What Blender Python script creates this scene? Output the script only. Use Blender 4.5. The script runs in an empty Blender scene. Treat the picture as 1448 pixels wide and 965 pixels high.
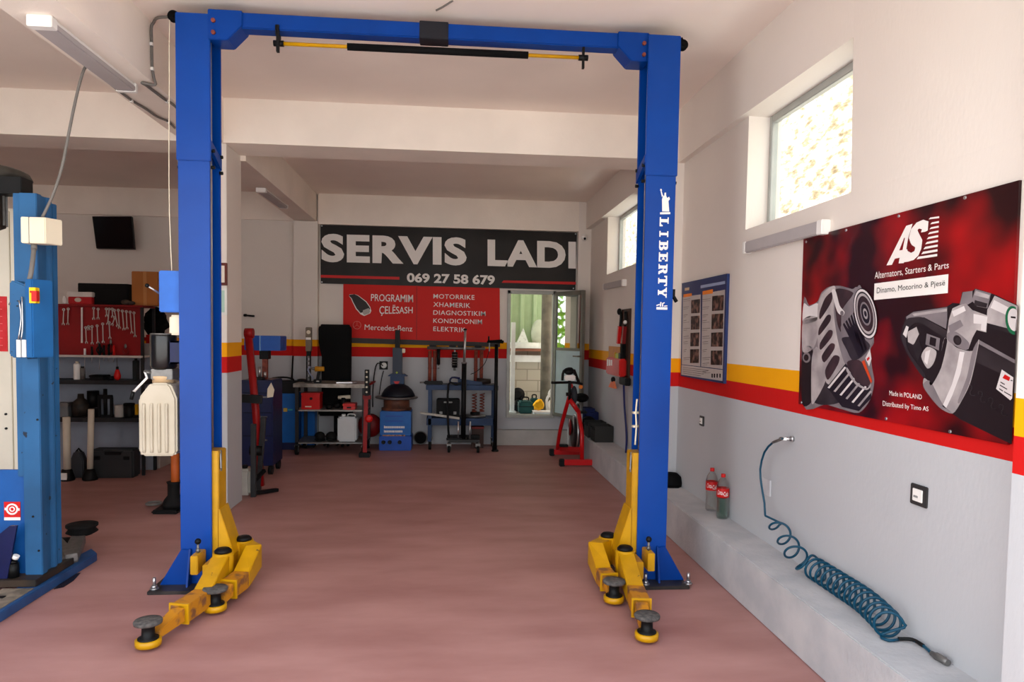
import bpy, bmesh, math, random
from mathutils import Vector, Matrix
random.seed(7)
SC = bpy.context.scene
COL = SC.collection
V = Vector

# ------------------------------------------------------------------ camera
F_PX, YAW, PITCH, ROLL, PPX, PPY, CAM_H = 1000.0, 0.0885667, -0.0493286, 0.0159176, 724.0, 524.46, 1.6
_cy, _sy, _cp, _sp = math.cos(YAW), math.sin(YAW), math.cos(PITCH), math.sin(PITCH)
FW = V((_sy * _cp, _cy * _cp, _sp)); _rt = V((_cy, -_sy, 0)); _up = _rt.cross(FW)
_c, _s = math.cos(ROLL), math.sin(ROLL)
RT = _rt * _c + _up * _s; UP = -_rt * _s + _up * _c
cam_data = bpy.data.cameras.new('camera'); cam = bpy.data.objects.new('camera', cam_data); COL.objects.link(cam)
cam_data.sensor_width = 36; cam_data.lens = F_PX / 1448 * 36; cam_data.shift_y = (PPY - 482.5) / 1448
cam_data.clip_start = 0.05; cam_data.clip_end = 200
cam.matrix_world = Matrix(((RT.x, UP.x, -FW.x, 0), (RT.y, UP.y, -FW.y, 0), (RT.z, UP.z, -FW.z, CAM_H), (0, 0, 0, 1)))
SC.camera = cam

# ------------------------------------------------------------------ world, sun, exposure
SC.view_settings.view_transform = 'Standard'; SC.view_settings.look = 'None'
SC.view_settings.gamma = 1; SC.view_settings.use_curve_mapping = False
SC.view_settings.exposure = 0.80
world = bpy.data.worlds.new('sky'); SC.world = world; world.use_nodes = True
wn = world.node_tree; bgn = wn.nodes['Background']
geo = wn.nodes.new('ShaderNodeTexCoord'); sepw = wn.nodes.new('ShaderNodeSeparateXYZ'); wr = wn.nodes.new('ShaderNodeValToRGB')
wn.links.new(geo.outputs['Generated'], sepw.inputs[0]); wn.links.new(sepw.outputs['Z'], wr.inputs['Fac'])
wr.color_ramp.elements[0].position = 0.0; wr.color_ramp.elements[0].color = (1.0, 0.985, 0.96, 1)
wr.color_ramp.elements[1].position = 0.7; wr.color_ramp.elements[1].color = (0.80, 0.89, 1.0, 1)
wn.links.new(wr.outputs['Color'], bgn.inputs['Color']); bgn.inputs['Strength'].default_value = 2.2
sun_d = bpy.data.lights.new('sun', 'SUN'); sun_d.energy = 7.6; sun_d.angle = 0.01; sun_d.color = (1.0, 0.95, 0.90)
sun = bpy.data.objects.new('sun', sun_d); COL.objects.link(sun)
sun.rotation_euler = V((0.56, 0.05, -0.83)).to_track_quat('-Z', 'Y').to_euler()
def portal(name, loc, rot, sx, sy):
    d = bpy.data.lights.new(name, 'AREA'); d.shape = 'RECTANGLE'; d.size = sx; d.size_y = sy; d.cycles.is_portal = True
    o = bpy.data.objects.new(name, d); COL.objects.link(o); o.location = loc; o.rotation_euler = rot
portal('front_opening_daylight', (-1.4, 1.65, 1.6), (math.radians(90), 0, 0), 6.6, 3.3)
portal('window_daylight', (2.36, 4.15, 2.75), (0, math.radians(90), 0), 0.8, 1.35)
portal('door_daylight', (1.19, 10.55, 1.33), (math.radians(-90), 0, 0), 0.72, 1.86)
SC.cycles.diffuse_bounces = 8; SC.cycles.max_bounces = 12; SC.cycles.transparent_max_bounces = 12
SC.cycles.use_denoising = True; SC.cycles.caustics_reflective = False; SC.cycles.caustics_refractive = False
SC.cycles.sample_clamp_indirect = 6.0

# ------------------------------------------------------------------ pixel helpers: a ray of the photograph met with a known plane of the room
def _ray(x, y): return FW + RT * ((x - PPX) / F_PX) - UP * ((y - PPY) / F_PX)
def pY(x, y, Y): d = _ray(x, y); d = d * (Y / d.y); return V((d.x, d.y, d.z + CAM_H))
def pX(x, y, X): d = _ray(x, y); d = d * (X / d.x); return V((d.x, d.y, d.z + CAM_H))
def pZ(x, y, Z=0.0): d = _ray(x, y); d = d * ((Z - CAM_H) / d.z); return V((d.x, d.y, d.z + CAM_H))
def rect(x0, y0, x1, y1, Y):
    a, b, c, d = pY(x0, y0, Y), pY(x1, y0, Y), pY(x0, y1, Y), pY(x1, y1, Y)
    return (a.x + c.x) / 2, (b.x + d.x) / 2, (c.z + d.z) / 2, (a.z + b.z) / 2

# ------------------------------------------------------------------ materials
def lin(c):
    return tuple((v / 12.92 if v <= 0.04045 else ((v + 0.055) / 1.055) ** 2.4) for v in (x / 255 for x in c)) + (1.0,)
MATS = {}
def M(name, rgb, rough=0.5, metal=0.0, var=0.08, scale=6.0, bump=0.0, bscale=60.0, spec=0.28, coat=0.0, rgb2=None, lo=0.35, hi=0.65, detail=4, alpha=None, trans=0.0, emit=0.0, stretch=None, chips=None):
    if name in MATS: return MATS[name]
    m = bpy.data.materials.new(name); m.use_nodes = True; nt = m.node_tree; b = nt.nodes['Principled BSDF']
    N = nt.nodes.new; L = nt.links.new
    tc = N('ShaderNodeTexCoord'); nz = N('ShaderNodeTexNoise'); nz.inputs['Scale'].default_value = scale; nz.inputs['Detail'].default_value = detail
    src = tc.outputs['Object']
    if stretch:
        mp = N('ShaderNodeMapping'); mp.inputs['Scale'].default_value = stretch; L(src, mp.inputs['Vector']); src = mp.outputs['Vector']
    L(src, nz.inputs['Vector'])
    cr = N('ShaderNodeValToRGB'); cr.color_ramp.elements[0].position = lo; cr.color_ramp.elements[1].position = hi
    base = lin(rgb)
    if rgb2 is None:
        c0 = tuple(v * (1 - var) for v in base[:3]) + (1,); c1 = tuple(min(1, v * (1 + var)) for v in base[:3]) + (1,)
    else: c0, c1 = base, lin(rgb2)
    cr.color_ramp.elements[0].color = c0; cr.color_ramp.elements[1].color = c1
    L(nz.outputs['Fac'], cr.inputs['Fac']); L(cr.outputs['Color'], b.inputs['Base Color'])
    if chips:   # small worn spots showing the dark steel
        n3 = N('ShaderNodeTexNoise'); n3.inputs['Scale'].default_value = chips[1]; n3.inputs['Detail'].default_value = 2; L(tc.outputs['Object'], n3.inputs['Vector'])
        th = N('ShaderNodeValToRGB'); th.color_ramp.elements[0].position = chips[2]; th.color_ramp.elements[1].position = chips[2] + .02; L(n3.outputs['Fac'], th.inputs['Fac'])
        mc = N('ShaderNodeMix'); mc.data_type = 'RGBA'; L(th.outputs['Color'], mc.inputs['Factor']); L(cr.outputs['Color'], mc.inputs['A']); mc.inputs['B'].default_value = lin(chips[0]); L(mc.outputs['Result'], b.inputs['Base Color'])
    b.inputs['Roughness'].default_value = rough; b.inputs['Metallic'].default_value = metal
    b.inputs['Specular IOR Level'].default_value = spec; b.inputs['Coat Weight'].default_value = coat
    b.inputs['Coat Roughness'].default_value = 0.28
    if trans: b.inputs['Transmission Weight'].default_value = trans; b.inputs['IOR'].default_value = 1.45
    if alpha is not None: b.inputs['Alpha'].default_value = alpha
    if emit: L(cr.outputs['Color'], b.inputs['Emission Color']); b.inputs['Emission Strength'].default_value = emit
    if bump:
        n2 = N('ShaderNodeTexNoise'); n2.inputs['Scale'].default_value = bscale; n2.inputs['Detail'].default_value = 3; L(tc.outputs['Object'], n2.inputs['Vector'])
        bp = N('ShaderNodeBump'); bp.inputs['Strength'].default_value = bump; bp.inputs['Distance'].default_value = 0.01
        L(n2.outputs['Fac'], bp.inputs['Height']); L(bp.outputs['Normal'], b.inputs['Normal'])
    MATS[name] = m; return m
def wall_paint(name, z1, z2, z3):
    """white plaster above, yellow and red painted stripes, light grey below: the paint follows the height on the wall"""
    m = bpy.data.materials.new(name); m.use_nodes = True; nt = m.node_tree; b = nt.nodes['Principled BSDF']; N = nt.nodes.new; L = nt.links.new
    g = N('ShaderNodeNewGeometry'); sp = N('ShaderNodeSeparateXYZ'); L(g.outputs['Position'], sp.inputs[0])
    mr = N('ShaderNodeMapRange'); mr.inputs['From Min'].default_value = 0; mr.inputs['From Max'].default_value = 4; L(sp.outputs['Z'], mr.inputs['Value'])
    cr = N('ShaderNodeValToRGB'); cr.color_ramp.interpolation = 'CONSTANT'; e = cr.color_ramp.elements
    e[0].position = 0; e[0].color = lin((185, 187, 191)); e[1].position = z1 / 4; e[1].color = lin((196, 18, 16))
    x = e.new(z2 / 4); x.color = lin((242, 166, 0)); x = e.new(z3 / 4); x.color = lin((228, 220, 212))
    L(mr.outputs['Result'], cr.inputs['Fac'])
    nz = N('ShaderNodeTexNoise'); nz.inputs['Scale'].default_value = 1.7; nz.inputs['Detail'].default_value = 5; L(g.outputs['Position'], nz.inputs['Vector'])
    mp = N('ShaderNodeMapRange'); mp.inputs['To Min'].default_value = 0.94; mp.inputs['To Max'].default_value = 1.04; L(nz.outputs['Fac'], mp.inputs['Value'])
    mx = N('ShaderNodeMix'); mx.data_type = 'RGBA'; mx.blend_type = 'MULTIPLY'; mx.inputs['Factor'].default_value = 1
    L(cr.outputs['Color'], mx.inputs['A']); L(mp.outputs['Result'], mx.inputs['B']); L(mx.outputs['Result'], b.inputs['Base Color'])
    b.inputs['Roughness'].default_value = 0.75; b.inputs['Specular IOR Level'].default_value = 0.25
    n2 = N('ShaderNodeTexNoise'); n2.inputs['Scale'].default_value = 55; n2.inputs['Detail'].default_value = 3
    mpp = N('ShaderNodeMapping'); mpp.inputs['Scale'].default_value = (1, 1, 0.45); L(g.outputs['Position'], mpp.inputs['Vector']); L(mpp.outputs['Vector'], n2.inputs['Vector'])
    bp = N('ShaderNodeBump'); bp.inputs['Strength'].default_value = 0.10; bp.inputs['Distance'].default_value = 0.01; L(n2.outputs['Fac'], bp.inputs['Height']); L(bp.outputs['Normal'], b.inputs['Normal'])
    MATS[name] = m; return m

WHITE = M('white_plaster', (240, 230, 219), 0.8, var=0.04, scale=2, bump=0.12, bscale=40, spec=0.2)
CEIL = M('ceiling_plaster', (238, 225, 215), 0.85, var=0.03, scale=1.2, spec=0.2)
PAINT = wall_paint('striped_wall_paint', 1.165, 1.291, 1.418)
PAINT_B = wall_paint('striped_back_wall_paint', 1.265, 1.40, 1.485)
PAINT_P = wall_paint('striped_pillar_paint', 1.228, 1.36, 1.492)
BLUE = M('lift_blue_paint', (0, 56, 137), 0.4, var=0.08, scale=3, spec=0.16, coat=0.03, bump=0.04, bscale=9)
YEL = M('lift_yellow_paint', (190, 140, 4), 0.42, var=0.10, scale=9, coat=0.15, chips=((92, 66, 40), 24, .72))
YELW = M('worn_yellow_paint', (186, 124, 26), 0.55, rgb2=(120, 80, 52), scale=14, lo=0.48, hi=0.62)
BLK = M('black_steel', (14, 14, 15), 0.5, var=0.2, spec=0.18)
BLKM = M('matt_black', (11, 11, 12), 0.8, var=0.15, spec=0.12)
RUB = M('black_rubber', (22, 21, 21), 0.75, var=0.2, scale=20, spec=.15)
PADT = M('dusty_rubber', (96, 92, 88), 0.8, rgb2=(62, 60, 60), scale=40)
STEEL = M('bright_steel', (190, 190, 192), 0.3, 0.9, var=0.06)
DSTEEL = M('dull_steel', (120, 118, 116), 0.5, 0.7, var=0.15, scale=20)
WPL = M('white_plastic', (236, 234, 230), 0.4, var=0.02)
CREAM = M('cream_plastic', (226, 214, 190), 0.45, var=0.03)
GREYPL = M('grey_diffuser', (176, 170, 170), 0.5, var=0.03)
GREYC = M('grey_conduit', (112, 108, 104), 0.6, var=0.05)
RED = M('red_paint', (196, 20, 18), 0.4, var=0.08)
DRED = M('dark_red_paint', (120, 14, 16), 0.5, var=0.15)
OLDB = M('old_lift_blue', (30, 78, 120), 0.5, rgb2=(36, 94, 144), scale=2.5, bump=0.03, chips=((20, 34, 52), 16, .70))
DBLUE = M('dark_blue_steel', (8, 18, 66), 0.4, var=0.12)
MBLUE = M('machine_blue', (0, 92, 172), 0.4, var=0.1)
CBLUE = M('cart_blue', (12, 46, 86), 0.45, var=0.15)
TXTW = M('white_lettering', (236, 232, 228), 0.6, var=0.02)
TXTK = M('black_lettering', (22, 20, 20), 0.6, var=0.02)
RUST = M('rusty_red_brown', (112, 52, 42), 0.6, rgb2=(140, 70, 54), scale=30)

# ------------------------------------------------------------------ mesh building
ROOT = {}
def _root_loc(o):
    while o.parent is not None: o = o.parent
    return V(o.location)
class B:
    """collects shapes in room coordinates; build() links them as ONE mesh object"""
    def __init__(s): s.bm = bmesh.new(); s.mx = Matrix.Identity(4)
    def at(s, m): s.mx = m; return s
    def v(s, p): return s.bm.verts.new(s.mx @ V(p))
    def face(s, vs, smooth=False):
        try: f = s.bm.faces.new(vs); f.smooth = smooth; return f
        except ValueError: return None
    def box(s, x0, x1, y0, y1, z0, z1):
        vs = [s.v((x, y, z)) for z in (z0, z1) for x, y in ((x0, y0), (x1, y0), (x1, y1), (x0, y1))]
        for q in ((3, 2, 1, 0), (4, 5, 6, 7), (0, 1, 5, 4), (1, 2, 6, 5), (2, 3, 7, 6), (3, 0, 4, 7)): s.face([vs[i] for i in q])
        return s
    def hexa(s, lo, hi):
        """two quads (lists of 4 points), bottom and top"""
        vs = [s.v(p) for p in list(lo) + list(hi)]
        for q in ((3, 2, 1, 0), (4, 5, 6, 7), (0, 1, 5, 4), (1, 2, 6, 5), (2, 3, 7, 6), (3, 0, 4, 7)): s.face([vs[i] for i in q])
        return s
    def bar(s, a, b, w, h=None, up=(0, 0, 1)):
        a, b = V(a), V(b); h = w if h is None else h; d = (b - a).normalized(); u = V(up)
        if abs(d.dot(u)) > 0.98: u = V((1, 0, 0))
        sd = d.cross(u).normalized(); u = sd.cross(d).normalized()
        q = lambda c: [c - sd * w / 2 - u * h / 2, c + sd * w / 2 - u * h / 2, c + sd * w / 2 + u * h / 2, c - sd * w / 2 + u * h / 2]
        return s.hexa(q(a), q(b))
    def cyl(s, a, b, r, r2=None, n=18, caps=True):
        a, b = V(a), V(b); r2 = r if r2 is None else r2; d = (b - a).normalized()
        u = V((0, 0, 1)) if abs(d.z) < 0.95 else V((1, 0, 0)); e1 = d.cross(u).normalized(); e2 = d.cross(e1).normalized()
        ra = [s.v(a + (e1 * math.cos(2 * math.pi * i / n) + e2 * math.sin(2 * math.pi * i / n)) * r) for i in range(n)]
        rb = [s.v(b + (e1 * math.cos(2 * math.pi * i / n) + e2 * math.sin(2 * math.pi * i / n)) * r2) for i in range(n)]
        for i in range(n): s.face([ra[i], ra[(i + 1) % n], rb[(i + 1) % n], rb[i]], True)
        if caps: s.face(ra[::-1]); s.face(rb)
        return s
    def lathe(s, prof, c, n=24, axis='Z', caps=True):
        """prof: (radius, height) pairs round the axis through c"""
        c = V(c); rings = []
        for r, h in prof:
            ring = []
            for i in range(n):
                a = 2 * math.pi * i / n; ca, sa = math.cos(a) * r, math.sin(a) * r
                p = V((ca, sa, h)) if axis == 'Z' else (V((ca, h, sa)) if axis == 'Y' else V((h, ca, sa)))
                ring.append(s.v(c + p))
            rings.append(ring)
        for k in range(len(rings) - 1):
            for i in range(n): s.face([rings[k][i], rings[k][(i + 1) % n], rings[k + 1][(i + 1) % n], rings[k + 1][i]], True)
        if caps: s.face(rings[0][::-1]); s.face(rings[-1])
        return s
    def prism(s, pts, axis, a, b):
        """outline pts in the two other axes, extruded along axis from a to b"""
        def P(p, t): return {'X': (t, p[0], p[1]), 'Y': (p[0], t, p[1]), 'Z': (p[0], p[1], t)}[axis]
        A = [s.v(P(p, a)) for p in pts]; C = [s.v(P(p, b)) for p in pts]; n = len(pts)
        s.face(A[::-1]); s.face(C)
        for i in range(n): s.face([A[i], A[(i + 1) % n], C[(i + 1) % n], C[i]])
        return s
    def tube(s, pts, r, n=8, smooth=3, closed=False):
        pts = [V(p) for p in pts]
        if smooth > 1 and len(pts) > 2:
            out = []
            for i in range(len(pts) - 1):
                p0 = pts[max(i - 1, 0)]; p1 = pts[i]; p2 = pts[i + 1]; p3 = pts[min(i + 2, len(pts) - 1)]
                for k in range(smooth):
                    t = k / smooth
                    out.append(0.5 * ((2 * p1) + (p2 - p0) * t + (2 * p0 - 5 * p1 + 4 * p2 - p3) * t * t + (3 * p1 - p0 - 3 * p2 + p3) * t ** 3))
            out.append(pts[-1]); pts = out
        rings = []; u = None
        for i, p in enumerate(pts):
            d = (pts[min(i + 1, len(pts) - 1)] - pts[max(i - 1, 0)])
            if d.length < 1e-9: continue
            d.normalize()
            if u is None: u = d.orthogonal().normalized()
            u = (u - d * u.dot(d)); u = u.normalized() if u.length > 1e-6 else d.orthogonal().normalized()
            w = d.cross(u)
            rr = r[min(i, len(r) - 1)] if isinstance(r, (list, tuple)) else r
            rings.append([s.v(p + (u * math.cos(2 * math.pi * k / n) + w * math.sin(2 * math.pi * k / n)) * rr) for k in range(n)])
        for k in range(len(rings) - 1):
            for i in range(n): s.face([rings[k][i], rings[k][(i + 1) % n], rings[k + 1][(i + 1) % n], rings[k + 1][i]], True)
        s.face(rings[0][::-1]); s.face(rings[-1]); return s
    def ball(s, c, r, sx=1, sy=1, sz=1, n=16, m=10):
        c = V(c); prof = []
        rings = []
        for k in range(1, m):
            t = math.pi * k / m
            rings.append([s.v(c + V((math.sin(t) * math.cos(2 * math.pi * i / n) * r * sx, math.sin(t) * math.sin(2 * math.pi * i / n) * r * sy, -math.cos(t) * r * sz))) for i in range(n)])
        lo = s.v(c - V((0, 0, r * sz))); hi = s.v(c + V((0, 0, r * sz)))
        for i in range(n):
            s.face([lo, rings[0][(i + 1) % n], rings[0][i]], True); s.face([hi, rings[-1][i], rings[-1][(i + 1) % n]], True)
            for k in range(len(rings) - 1): s.face([rings[k][i], rings[k][(i + 1) % n], rings[k + 1][(i + 1) % n], rings[k + 1][i]], True)
        return s
    def torus(s, c, R, r, axis='Z', n=28, m=8, a0=0.0, a1=2 * math.pi):
        c = V(c); full = abs(a1 - a0 - 2 * math.pi) < 1e-6; rings = []
        for i in range(n if full else n + 1):
            a = a0 + (a1 - a0) * i / n; ring = []
            for k in range(m):
                t = 2 * math.pi * k / m; q = R + r * math.cos(t); h = r * math.sin(t); ca, sa = math.cos(a) * q, math.sin(a) * q
                p = V((ca, sa, h)) if axis == 'Z' else (V((ca, h, sa)) if axis == 'Y' else V((h, ca, sa)))
                ring.append(s.v(c + p))
            rings.append(ring)
        K = len(rings)
        for i in range(K if full else K - 1):
            for k in range(m): s.face([rings[i][k], rings[i][(k + 1) % m], rings[(i + 1) % K][(k + 1) % m], rings[(i + 1) % K][k]], True)
        if not full: s.face(rings[0]); s.face(rings[-1][::-1])
        return s
    def poly(s, pts, smooth=False): return s.face([s.v(p) for p in pts]) and s
    def slab(s, pts, n, t):
        """flat outline (room points) with thickness t along n"""
        n = V(n).normalized() * t; A = [s.v(p) for p in pts]; C = [s.v(V(p) + n) for p in pts]; k = len(pts)
        s.face(A[::-1]); s.face(C)
        for i in range(k): s.face([A[i], A[(i + 1) % k], C[(i + 1) % k], C[i]])
        return s
    def build(s, name, mat, parent=None, bevel=0.0, label=None, kind=None):
        bm = s.bm
        bmesh.ops.recalc_face_normals(bm, faces=bm.faces)
        if bevel:
            ed = [e for e in bm.edges if len(e.link_faces) == 2 and e.calc_face_angle(0) > 0.6]
            bmesh.ops.bevel(bm, geom=ed, offset=bevel, segments=2, affect='EDGES', clamp_overlap=True)
        me = bpy.data.meshes.new(name)
        if parent is not None: off = _root_loc(parent)
        else:
            xs = [v.co for v in bm.verts]; lo = [min(p[i] for p in xs) for i in range(3)]; hi = [max(p[i] for p in xs) for i in range(3)]
            off = V(((lo[0] + hi[0]) / 2, (lo[1] + hi[1]) / 2, lo[2]))
        bmesh.ops.translate(bm, verts=bm.verts, vec=-off)
        bm.to_mesh(me); bm.free(); me.materials.append(mat)
        o = bpy.data.objects.new(name, me); COL.objects.link(o)
        if parent is not None: o.parent = parent
        else: o.location = off
        if label: o['label'] = label
        if kind: o['kind'] = kind
        return o
def thing(name, label, cat, loc=(0, 0, 0), group=None):
    o = bpy.data.objects.new(name, None); o.empty_display_size = 0.1; COL.objects.link(o); o.location = loc
    o['label'] = label; o['category'] = cat
    if group: o['group'] = group
    return o
def tag(o, label, cat, group=None, kind=None):
    o['label'] = label; o['category'] = cat
    if group: o['group'] = group
    if kind: o['kind'] = kind
    return o
def struct(b, name, mat, parent=None, bevel=0.0): return b.build(name, mat, parent, bevel, kind='structure')
def dup(root, loc, label, group=None):
    r = root.copy(); COL.objects.link(r); r.location = loc; r['label'] = label
    if group: r['group'] = group
    for ch in list(root.children):
        c = ch.copy(); COL.objects.link(c); c.parent = r
        for g in ch.children:
            d = g.copy(); COL.objects.link(d); d.parent = c
    return r
def text2d(body, bold=0.0, shear=0.0, spacing=1.0):
    """outline of a line of writing as (points, faces) scaled into the unit box"""
    c = bpy.data.curves.new('writing', 'FONT'); c.body = body; c.offset = bold; c.shear = shear; c.space_character = spacing; c.resolution_u = 4
    o = bpy.data.objects.new('writing', c); COL.objects.link(o)
    dg = bpy.context.evaluated_depsgraph_get(); me = bpy.data.meshes.new_from_object(o.evaluated_get(dg))
    P = [(v.co.x, v.co.y) for v in me.vertices]; Fc = [list(p.vertices) for p in me.polygons]
    bpy.data.objects.remove(o); bpy.data.curves.remove(c); bpy.data.meshes.remove(me)
    x0 = min(p[0] for p in P); x1 = max(p[0] for p in P); y0 = min(p[1] for p in P); y1 = max(p[1] for p in P)
    return [((p[0] - x0) / (x1 - x0), (p[1] - y0) / (y1 - y0)) for p in P], Fc
def write(b, body, fn, bold=0.0, shear=0.0, spacing=1.0):
    """fn maps unit box (u, v) to a point on the thing's surface"""
    P, Fc = text2d(body, bold, shear, spacing); vs = [b.v(fn(u, v)) for u, v in P]
    for f in Fc: b.face([vs[i] for i in f])
    return b
def quad_fn(bl, br, tl, tr):
    bl, br, tl, tr = V(bl), V(br), V(tl), V(tr)
    return lambda u, v: (bl * (1 - u) + br * u) * (1 - v) + (tl * (1 - u) + tr * u) * v

# ================================================================== the room
FLOOR = M('pink_painted_concrete', (149, 104, 99), 0.5, rgb2=(180, 136, 130), scale=2.2, detail=12, lo=0.22, hi=0.8, bump=0.05, bscale=25, spec=0.25, stretch=(.7, 1.8, 1))
GROUND = M('yard_concrete', (188, 185, 180), 0.9, var=0.08, scale=0.8)
struct(B().box(-9.2, 2.3, 1.7, 10.5, -0.12, 0), 'floor', FLOOR)
struct(B().box(-30, 16, -25, 1.7, -0.2, -0.02), 'ground', GROUND)
struct(B().box(-9.2, 2.3, 1.7, 6.6, 3.6, 3.8), 'ceiling', CEIL)
struct(B().box(-9.2, 2.3, 6.6, 10.5, 3.555, 3.8), 'ceiling_back', CEIL)
# right wall with its two high windows
w = B()
W1 = (3.50, 4.80, 2.362, 3.14); W2 = (7.70, 9.167, 2.42, 3.17)
w.box(2.04, 2.28, 1.7, 10.5, 0, W1[2])
w.box(2.04, 2.28, 1.7, W1[0], W1[2], 3.6); w.box(2.04, 2.28, W1[1], W2[0], W1[2], 3.6)
w.box(2.04, 2.28, W1[0], W1[1], W1[3], 3.6)
w.box(2.04, 2.28, W2[0], W2[1], W1[2], W2[2]); w.box(2.04, 2.28, W2[0], W2[1], W2[3], 3.6); w.box(2.04, 2.28, W2[1], 10.5, W1[2], 3.6)
struct(w, 'wall_right', PAINT)
# beam along the right wall over the windows; beyond the window's near end it dies smoothly into the wall
b = B().box(1.985, 2.06, 4.82, 6.4, 3.14, 3.6).box(1.96, 2.06, 6.8, 10.3, 3.165, 3.6)
b.hexa([(2.0209, 3.499, 3.14), (2.04, 3.499, 3.14), (2.04, 4.82, 3.14), (1.985, 4.82, 3.14)], [(2.01, 3.499, 3.6), (2.04, 3.499, 3.6), (2.04, 4.82, 3.6), (1.985, 4.82, 3.6)])
b.hexa([(2.0395, 1.7, 2.35), (2.05, 1.7, 2.35), (2.05, 3.499, 2.35), (2.0395, 3.499, 2.35)], [(2.01, 1.7, 3.6), (2.05, 1.7, 3.6), (2.05, 3.499, 3.6), (2.01, 3.499, 3.6)])
struct(b, 'beam_right', PAINT)
struct(B().box(1.862, 2.06, 1.7, 2.17, 0, 3.6), 'pilaster_near', PAINT)
struct(B().box(1.90, 2.06, 6.15, 6.84, 0, 3.6), 'pilaster_middle', PAINT)
struct(B().box(1.85, 2.06, 10.25, 10.4, 0, 3.6), 'pilaster_corner', PAINT_B)
struct(B().box(1.772, 2.06, 2.1, 10.3, 0, 0.30), 'ledge_right', M('grey_painted_ledge', (176, 178, 182), 0.8, rgb2=(192, 192, 194), scale=5, bump=0.3, bscale=45), bevel=0.006)
# back wall with the door opening
DX0, DX1, DZ0, DZ1 = 0.835, 1.547, 0.41, 2.262
w = B().box(-9.2, DX0, 10.33, 10.52, 0, 3.6).box(DX1, 2.3, 10.33, 10.52, 0, 3.6).box(DX0, DX1, 10.33, 10.52, 0, DZ0).box(DX0, DX1, 10.33, 10.52, DZ1, 3.6)
struct(w, 'wall_back', PAINT_B)
struct(B().box(-1.86, 1.85, 10.24, 10.34, 3.128, 3.56).box(-9.0, -2.19, 10.28, 10.34, 3.175, 3.56), 'beam_back', WHITE)
struct(B().box(-2.192, -1.86, 10.2, 10.34, 0, 3.16), 'pilaster_back', PAINT_B)
struct(B().box(0.62, 1.85, 10.22, 10.34, 0, 0.225), 'step_back', M('grey_step', (176, 174, 170), 0.8, var=0.06), bevel=0.004)
struct(B().box(-7.2, -7.0, 1.7, 10.5, 0, 3.6), 'wall_left', PAINT)
struct(B().box(-7.2, -4.6, 1.5, 1.7, 0, 3.7), 'wall_front_added', PAINT)  # unseen wall, added to narrow the opening and darken the left bay
# pillar and beams
struct(B().box(-2.27, -1.941, 6.39, 6.83, 0, 3.22), 'pillar', PAINT_P, bevel=0.004)
struct(B().box(-9.0, 2.05, 6.36, 6.80, 3.22, 3.62), 'beam_cross', WHITE)
struct(B().box(-2.29, -1.955, 1.9, 6.36, 3.22, 3.62), 'beam_left', WHITE)
struct(B().box(-2.192, -1.89, 6.80, 10.3, 3.17, 3.58), 'beam_back_left', WHITE)
struct(B().box(-9.2, 2.3, 1.7, 2.0, 3.22, 3.62), 'beam_front', WHITE)

# windows: white reveals belong to the wall; aluminium frame and glass
ALU = M('aluminium_frame', (170, 172, 168), 0.4, 0.3, var=0.05)
GLASS = bpy.data.materials.new('window_glass'); GLASS.use_nodes = True
_n = GLASS.node_tree; _p = _n.nodes['Principled BSDF']; _p.inputs['Roughness'].default_value = 0.02
_t = _n.nodes.new('ShaderNodeBsdfTransparent'); _m = _n.nodes.new('ShaderNodeMixShader'); _g = _n.nodes.new('ShaderNodeBsdfGlossy'); _g.inputs['Roughness'].default_value = 0.02
_lw = _n.nodes.new('ShaderNodeLayerWeight'); _lw.inputs['Blend'].default_value = 0.15; _f = _n.nodes.new('ShaderNodeMath'); _f.operation = 'POWER'; _f.inputs[1].default_value = 2.0; _n.links.new(_lw.outputs['Facing'], _f.inputs[0])
_nz = _n.nodes.new('ShaderNodeTexNoise'); _nz.inputs['Scale'].default_value = 3; _cr = _n.nodes.new('ShaderNodeValToRGB'); _cr.color_ramp.elements[0].color = (0.9, 0.93, 0.92, 1); _cr.color_ramp.elements[1].color = (0.98, 0.99, 0.98, 1)
_n.links.new(_nz.outputs['Fac'], _cr.inputs['Fac']); _n.links.new(_cr.outputs['Color'], _t.inputs['Color'])
_n.links.new(_f.outputs[0], _m.inputs[0]); _n.links.new(_t.outputs[0], _m.inputs[1]); _n.links.new(_g.outputs[0], _m.inputs[2]); _n.links.new(_m.outputs[0], _n.nodes['Material Output'].inputs[0])
def window(name, y0, y1, z0, z1, x):
    b = B().box(x, x + 0.045, y0, y0 + 0.04, z0, z1).box(x, x + 0.045, y1 - 0.04, y1, z0, z1).box(x, x + 0.045, y0 + 0.04, y1 - 0.04, z1 - 0.05, z1).box(x, x + 0.045, y0 + 0.04, y1 - 0.04, z0, z0 + 0.035)
    o = struct(b, name, ALU, bevel=0.004)
    struct(B().box(x + 0.018, x + 0.024, y0 + 0.03, y1 - 0.03, z0 + 0.02, z1 - 0.03), 'window_pane', GLASS, o)
window('window_1', W1[0], W1[1], W1[2], W1[3], 2.19)
window('window_2', W2[0], W2[1], W2[2], W2[3], 2.19)

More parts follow.
